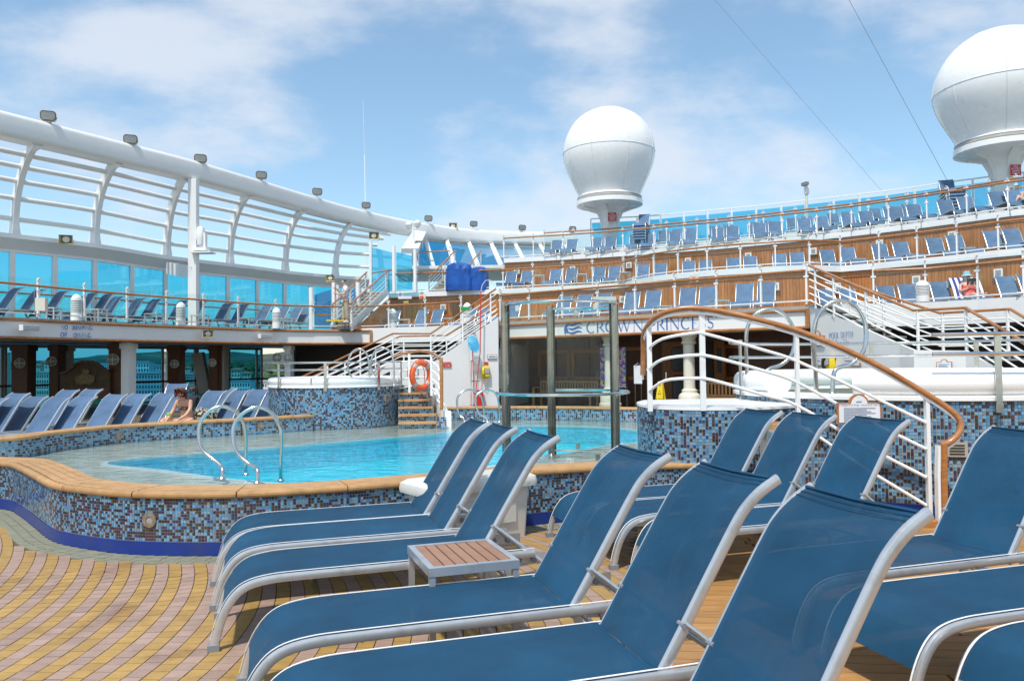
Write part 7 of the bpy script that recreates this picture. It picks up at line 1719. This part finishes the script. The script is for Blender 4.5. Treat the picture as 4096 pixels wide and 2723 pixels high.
chain(J, E, [B(-.10, .06, -.02, .095), B(-.36, .36, .06, .072), B(-.30, .42, .03, .055), B(.02, .50, -.03, .042), B(.12, .52, -.05, .032), B(.20, .56, -.05, .022)], 0)
chain(J, E, [B(.10, .06, -.02, .095), B(.40, .34, .05, .072), B(.34, .44, .01, .055), B(.05, .60, -.06, .042), B(-.04, .63, -.07, .032), B(-.12, .66, -.06, .022)], 0)
skin('body', J, E, SKIN, t)
J = [B(0, .24, .70, .130)]; E = []; chain(J, E, [B(0, .18, .66, .120), B(0, .13, .58, .085), B(0, .12, .52, .06)], 0); chain(J, E, [B(0, .33, .71, .085), B(0, .37, .65, .05)], 0); chain(J, E, [B(-.085, .27, .64, .06), B(-.09, .31, .55, .045)], 0); chain(J, E, [B(.085, .27, .64, .06), B(.09, .31, .55, .045)], 0)
skin('hair', J, E, HAIR1, t); hc = Vector(B(0, .285, .63)[:3]); ff = Vector(B(0, .7, -.5))-Vector(B(0, 0, 0)); face(t, hc, ff, UPZ*.8+Vector(B(0, .5, 0))-Vector(B(0, 0, 0)), .9, EYEM, LIPM, SKIN)
pat = mat('leopard_print', (.30, .22, .14), .7, var=.5, scale=40, dirt=(.04, .025, .02), dscale=30, dmin=.48, dmax=.52)
J = [B(0, .065, .28, (.165, .13))]; E = []; chain(J, E, [B(0, .09, .34, (.190, .150)), B(0, .115, .40, (.185, .145))], 0); skin('bikini_top', J, E, pat, t, 2)
J = [B(0, .0, -.06, (.19, .15))]; E = []; chain(J, E, [B(0, .01, .02, (.205, .17)), B(0, .03, .09, (.17, .14))], 0); skin('bikini_bottom', J, E, pat, t, 2)
# her lounger seat support: a low pad on which she sits
o = copytree(LF, V(base.x-1.0, base.y-.75+.35, 0), atan2(.45, .893), 'blue lounger on which the red-haired woman sits', 'loungers behind the far pool bench')
# patterned bag beside her
bagm = mat('zebra_cloth', (.50, .46, .34), .8, var=.1, scale=10, dirt=(.015, .012, .01), dscale=16, dmin=.49, dmax=.51)
q = P(815, 1660, 15.9); q = V(q.x, q.y, .42); b = MB(); rr = random.Random(3); vs = []; k = 14
for r, z in ((.20, 0), (.24, .08), (.22, .17), (.14, .24), (.03, .27)):
    for a in range(k): vs.append(q+V(cos(2*pi*a/k)*r*1.1*(1+rr.uniform(-.12, .12)), sin(2*pi*a/k)*r*.8, z*(1+rr.uniform(-.1, .15))))
b.add(vs, [(j*k+a, j*k+(a+1) % k, (j+1)*k+(a+1) % k, (j+1)*k+a) for j in range(4) for a in range(k)]+[tuple(range(k))]); o = b.build('beach_bag', bagm, smooth=True); tag(o, 'black and cream patterned beach bag beside the red-haired woman', 'bag')
# drink
q = V(P(675, 1640, 15.6).x, 15.6, .44); t = thing('drink_cup', 'green topped drink cup with yellow body on the small table by the woman', 'cup', tuple(q)); MB().lathe(q, [(.03, 0), (.045, .12), (.045, .13)], 12).build('cup', YPH, t); MB().lathe(q, [(.04, .13), (.045, .17), (.02, .20), (.001, .20)], 12).build('garnish', mat('lime_green', (.2, .5, .05), .5), t)
# --- dark silhouette figure behind her
q = P(770, 1560, 21.0); o_ = V(q.x, 21.0, -.16); t = thing('person', 'person with dark hair darkened as if in shade sitting behind the red-haired woman', 'person', tuple(o_)); B = frame_of(o_, (.2, -.97, 0))
J = [B(0, 0, .48, (.17, .13))]; E = []; sp1 = chain(J, E, [B(0, 0, .66, .14), B(0, 0, .86, (.17, .11)), B(0, .02, .96, .06)], 0)
a_ = chain(J, E, [B(-.19, 0, .88, .05), B(-.23, .08, .64, .04), B(-.12, .28, .60, .03)], 2); hand(J, E, a_, 0, B(-.12, .28, .60)[:3], (.3, -.9, 0), (1, 0, 0), (0, 0, -1)); a_ = chain(J, E, [B(.19, 0, .88, .05), B(.23, .08, .64, .04), B(.12, .28, .60, .03)], 2); hand(J, E, a_, 0, B(.12, .28, .60)[:3], (-.3, -.9, 0), (1, 0, 0), (0, 0, -1))
for s_ in (-1, 1): chain(J, E, [B(.10*s_, .05, .48, .085), B(.12*s_, .45, .50, .065), B(.12*s_, .47, .10, .045), B(.12*s_, .60, .04, .035)], 0)
skin('body', J, E, mat('shade_dark_clothes', (.02, .022, .03), .8), t)  # near-black colour stands for a figure seen in shade
SKIN3 = mat('shaded_skin', (.11, .06, .04), .5); J = [B(0, .03, 1.02, .055)]; E = []; chain(J, E, [B(0, .03, 1.10, .085), B(0, .02, 1.15, .085)], 0); skin('head', J, E, SKIN3, t); face(t, B(0, .03, 1.11)[:3], Vector(B(0, 1, 0))-Vector(B(0, 0, 0)), UPZ, .9, EYEM, LIPM, SKIN3)  # skin colour deepened to paint shade over the head
J = [B(0, .0, 1.18, .12)]; E = []; chain(J, E, [B(0, -.04, 1.11, .11), B(0, -.04, 1.03, .08)], 0); skin('hair', J, E, HAIR2, t)
for k in (-.5, .5): pass
o = copytree(LF, o_+V(-.2, -1.2, .16), atan2(.95, -.1), 'lounger behind the red-haired woman on which the shade-darkened person sits')
# --- man on the stairs, facing left, head bent over a broom
Ym = 30.9; q = P(1383, 1292, Ym); o_ = V(q.x, Ym, 3.16+.05); t = thing('person', 'man in white shirt and khaki trousers sweeping the stairs with a long broom', 'person', tuple(o_)); B = frame_of(o_, (-.93, -.36, 0))
J = [B(0, 0, .90, (.14, .12))]; E = []; sp1 = chain(J, E, [B(0, .01, 1.10, (.135, .11)), B(0, .0, 1.32, (.165, .115)), B(0, .02, 1.45, .06)], 0); h_ = chain(J, E, [B(0, .06, 1.53, .055), B(0, .10, 1.60, .082), B(0, .09, 1.66, .080)], sp1)
a_ = chain(J, E, [B(-.19, .02, 1.38, .055), B(-.22, .06, 1.13, .042), B(-.12, .28, 1.12, .036), B(-.05, .36, 1.16, .028)], 2); hand(J, E, a_, 0, B(-.05, .36, 1.16)[:3], (-.9, -.3, .1), (0, 0, 1), (.3, .9, 0))
a_ = chain(J, E, [B(.19, .02, 1.38, .055), B(.23, .08, 1.14, .042), B(.14, .27, 1.28, .036), B(.04, .36, 1.36, .028)], 2); hand(J, E, a_, 0, B(.04, .36, 1.36)[:3], (-.9, -.3, .1), (0, 0, 1), (.3, .9, 0))
for s_ in (-1, 1): chain(J, E, [B(.09*s_, 0, .84, .09), B(.10*s_, .03+.05*s_, .46, .062), B(.10*s_, .0+.05*s_, .10, .045), B(.10*s_, .12+.05*s_, .04, .038)], 0)
skin('body', J, E, SKIN2, t)
J = [B(0, 0, .93, (.152, .13))]; E = []; chain(J, E, [B(0, .01, 1.10, (.150, .125)), B(0, 0, 1.32, (.182, .13)), B(0, .01, 1.42, (.10, .09))], 0)
chain(J, E, [B(-.19, .02, 1.38, .070), B(-.215, .05, 1.20, .060)], 2); chain(J, E, [B(.19, .02, 1.38, .070), B(.225, .06, 1.20, .060)], 2); skin('shirt', J, E, SHIRT, t)
J = [B(0, 0, .92, (.150, .13))]; E = []
for s_ in (-1, 1): chain(J, E, [B(.09*s_, 0, .82, .105), B(.10*s_, .03+.05*s_, .46, .085), B(.10*s_, .0+.05*s_, .12, .070)], 0)
skin('trousers', J, E, KHAKI, t)
J = [B(0, .05, 1.69, .118)]; E = []; chain(J, E, [B(0, .01, 1.63, .10)], 0); skin('hair', J, E, HAIR2, t); face(t, B(0, .10, 1.61)[:3], Vector(B(0, .9, -.35))-Vector(B(0, 0, 0)), UPZ*.9+Vector(B(0, .3, 0))-Vector(B(0, 0, 0)), .92, EYEM, LIPM, SKIN2)
for s_ in (-1, 1): J = [B(.10*s_, -.05+.05*s_, .035, .045)]; E = []; chain(J, E, [B(.10*s_, .16+.05*s_, .03, .042)], 0); skin('shoe', J, E, SHIRT, t, 1)
tb = thing('broom', 'long handled broom with a yellow head held by the man in the white shirt', 'broom', B(0, .36, 0)[:3]); MB().tube([V(*B(.02, .40, 1.75)[:3]), V(*B(0, .42, .10)[:3])], .018, 6).build('handle', TEAKRAIL, tb); MB().box(V(*B(0, .44, .08)[:3]), (.62, .14, .07), .38).build('brush_head', YPH, tb)
# --- woman reading on the right terrace
p, tt = poly_at_u(atz(offset2(E2, -.62), Z1), 3868, None); Yw = p.y; q = P(3868, 1200, Yw); hd = Vector((.18, .98, 0)).normalized(); o_ = V(q.x, Yw, Z1)-hd*.17
t = thing('person', 'woman in pale blue sun hat and red top reading a book', 'person', tuple(o_)); B = frame_of(o_, -hd)
J = [B(0, .12, .50, (.17, .13))]; E = []; sp1 = chain(J, E, [B(0, -.02, .66, (.145, .11)), B(0, -.14, .86, (.175, .11)), B(0, -.18, .98, .06)], 0); chain(J, E, [B(0, -.17, 1.06, .055), B(0, -.13, 1.13, .082), B(0, -.13, 1.19, .08)], sp1)
a_ = chain(J, E, [B(-.19, -.14, .90, .05), B(-.25, .0, .68, .042), B(-.13, .20, .72, .034), B(-.07, .26, .80, .026)], 2); hand(J, E, a_, 0, B(-.07, .26, .80)[:3], (0, 0, 1), (1, 0, 0), (0, -1, 0))
a_ = chain(J, E, [B(.19, -.14, .90, .05), B(.25, .0, .68, .042), B(.13, .20, .72, .034), B(.07, .26, .80, .026)], 2); hand(J, E, a_, 0, B(.07, .26, .80)[:3], (0, 0, 1), (1, 0, 0), (0, -1, 0))
for s_ in (-1, 1): chain(J, E, [B(.10*s_, .2, .49, .09), B(.11*s_, .62, .52, .065), B(.10*s_, 1.02, .44, .045), B(.10*s_, 1.06, .54, .03)], 0)
skin('body', J, E, SKIN2, t)
J = [B(0, .20, .50, (.22, .16))]; E = []; chain(J, E, [B(0, .06, .60, (.21, .16)), B(0, -.03, .70, (.195, .155)), B(0, -.13, .86, (.20, .15))], 0); skin('red_top', J, E, mat('red_floral_top', (.75, .05, .04), .7, var=.3, scale=25, dirt=(.8, .25, .15), dscale=14, dmin=.55, dmax=.6), t)
face(t, B(0, -.11, 1.13)[:3], Vector(B(0, .95, -.3))-Vector(B(0, 0, 0)), UPZ, .92, EYEM, LIPM, SKIN2, BLK)
hat = mat('pale_blue_hat', (.30, .52, .62), .8); hc = Vector(B(0, -.14, 1.19)[:3]); MB().lathe(hc, [(.165, -.03), (.15, .0), (.105, .02), (.10, .09), (.07, .12), (.01, .125)], 18).build('sun_hat', hat, t, smooth=True)
bk = thing('book', 'dark covered book held open by the woman in the blue hat', 'book', B(0, .28, .84)[:3]); cc = Vector(B(0, .28, .84)[:3]); rr_ = Vector(B(1, 0, 0)[:3])-Vector(B(0, 0, 0)[:3]); fw = Vector(B(0, 1, 0)[:3])-Vector(B(0, 0, 0)[:3])
for s_ in (-1, 1): MB().plate([cc, cc+rr_*s_*.14-fw*.05, cc+rr_*s_*.14-fw*.05+UPZ*.21+fw*.02, cc+UPZ*.21+fw*.02], .008).build('cover', BLK, bk); MB().plate([cc-fw*.012, cc+rr_*s_*.13-fw*.06, cc+rr_*s_*.13-fw*.06+UPZ*.215+fw*.02, cc-fw*.012+UPZ*.215+fw*.02], .008).build('pages', mat_pg if 'mat_pg' in globals() else PAPER, bk)
# striped towel over the lounger back
navy = mat('navy_stripe', (.03, .03, .22), .8); tw = thing('towel', 'navy and white striped towel draped over the lounger of the woman reading', 'towel', tuple(o_))
for k in range(11):
    x = -.44+.08*k; b = MB(); rows = [(.50, .41), (.12, .43), (.07, .47), (-.10, .76), (-.34, 1.06), (-.42, 1.14), (-.56, 1.13), (-.60, .85)]; vs = []
    for y, z in rows: vs += [V(*B(x, y, z)[:3]), V(*B(x+.08, y, z)[:3])]
    b.add(vs, [(2*i, 2*i+1, 2*i+3, 2*i+2) for i in range(len(rows)-1)]); b.build('stripe', navy if k % 2 else SHIRT, tw)
# --- sunbather at far right of the upper terrace, arms behind the head
p, tt = poly_at_u(atz(offset2(E4, -.62), Z3), 4080, None); q = P(4080, 900, p.y); o_ = V(q.x, p.y, Z3); t = thing('person', 'sunbather with arms folded behind the head on the upper terrace', 'person', tuple(o_)); B = frame_of(o_, (-.3, -.95, 0))
J = [B(0, .12, .50, (.16, .13))]; E = []; sp1 = chain(J, E, [B(0, -.02, .66, (.14, .11)), B(0, -.16, .86, (.165, .11)), B(0, -.20, .97, .055)], 0); chain(J, E, [B(0, -.20, 1.05, .055), B(0, -.18, 1.12, .082), B(0, -.19, 1.17, .08)], sp1)
a_ = chain(J, E, [B(-.18, -.17, .90, .05), B(-.40, -.10, 1.05, .04), B(-.20, -.25, 1.15, .033), B(-.10, -.30, 1.13, .026)], 2); hand(J, E, a_, 0, B(-.10, -.30, 1.13)[:3], (1, 0, 0), (0, 0, 1), (0, 1, 0)); a_ = chain(J, E, [B(.18, -.17, .90, .05), B(.40, -.10, 1.05, .04), B(.20, -.25, 1.15, .033), B(.10, -.30, 1.13, .026)], 2); hand(J, E, a_, 0, B(.10, -.30, 1.13)[:3], (-1, 0, 0), (0, 0, 1), (0, 1, 0))
for s_ in (-1, 1): chain(J, E, [B(.10*s_, .2, .49, .085), B(.11*s_, .60, .60, .065), B(.10*s_, .92, .44, .045), B(.10*s_, 1.02, .48, .03)], 0)
skin('body', J, E, SKIN, t); J = [B(0, -.02, .64, (.155, .12))]; E = []; chain(J, E, [B(0, -.14, .82, (.172, .12))], 0); skin('shirt', J, E, mat('blue_shirt', (.03, .10, .35), .8), t)
J = [B(0, -.22, 1.19, .086)]; E = []; chain(J, E, [B(0, -.26, 1.13, .07)], 0); skin('hair', J, E, HAIR1, t); face(t, B(0, -.17, 1.12)[:3], Vector(B(0, .9, .2))-Vector(B(0, 0, 0)), UPZ, .92, EYEM, LIPM, SKIN, BLK)
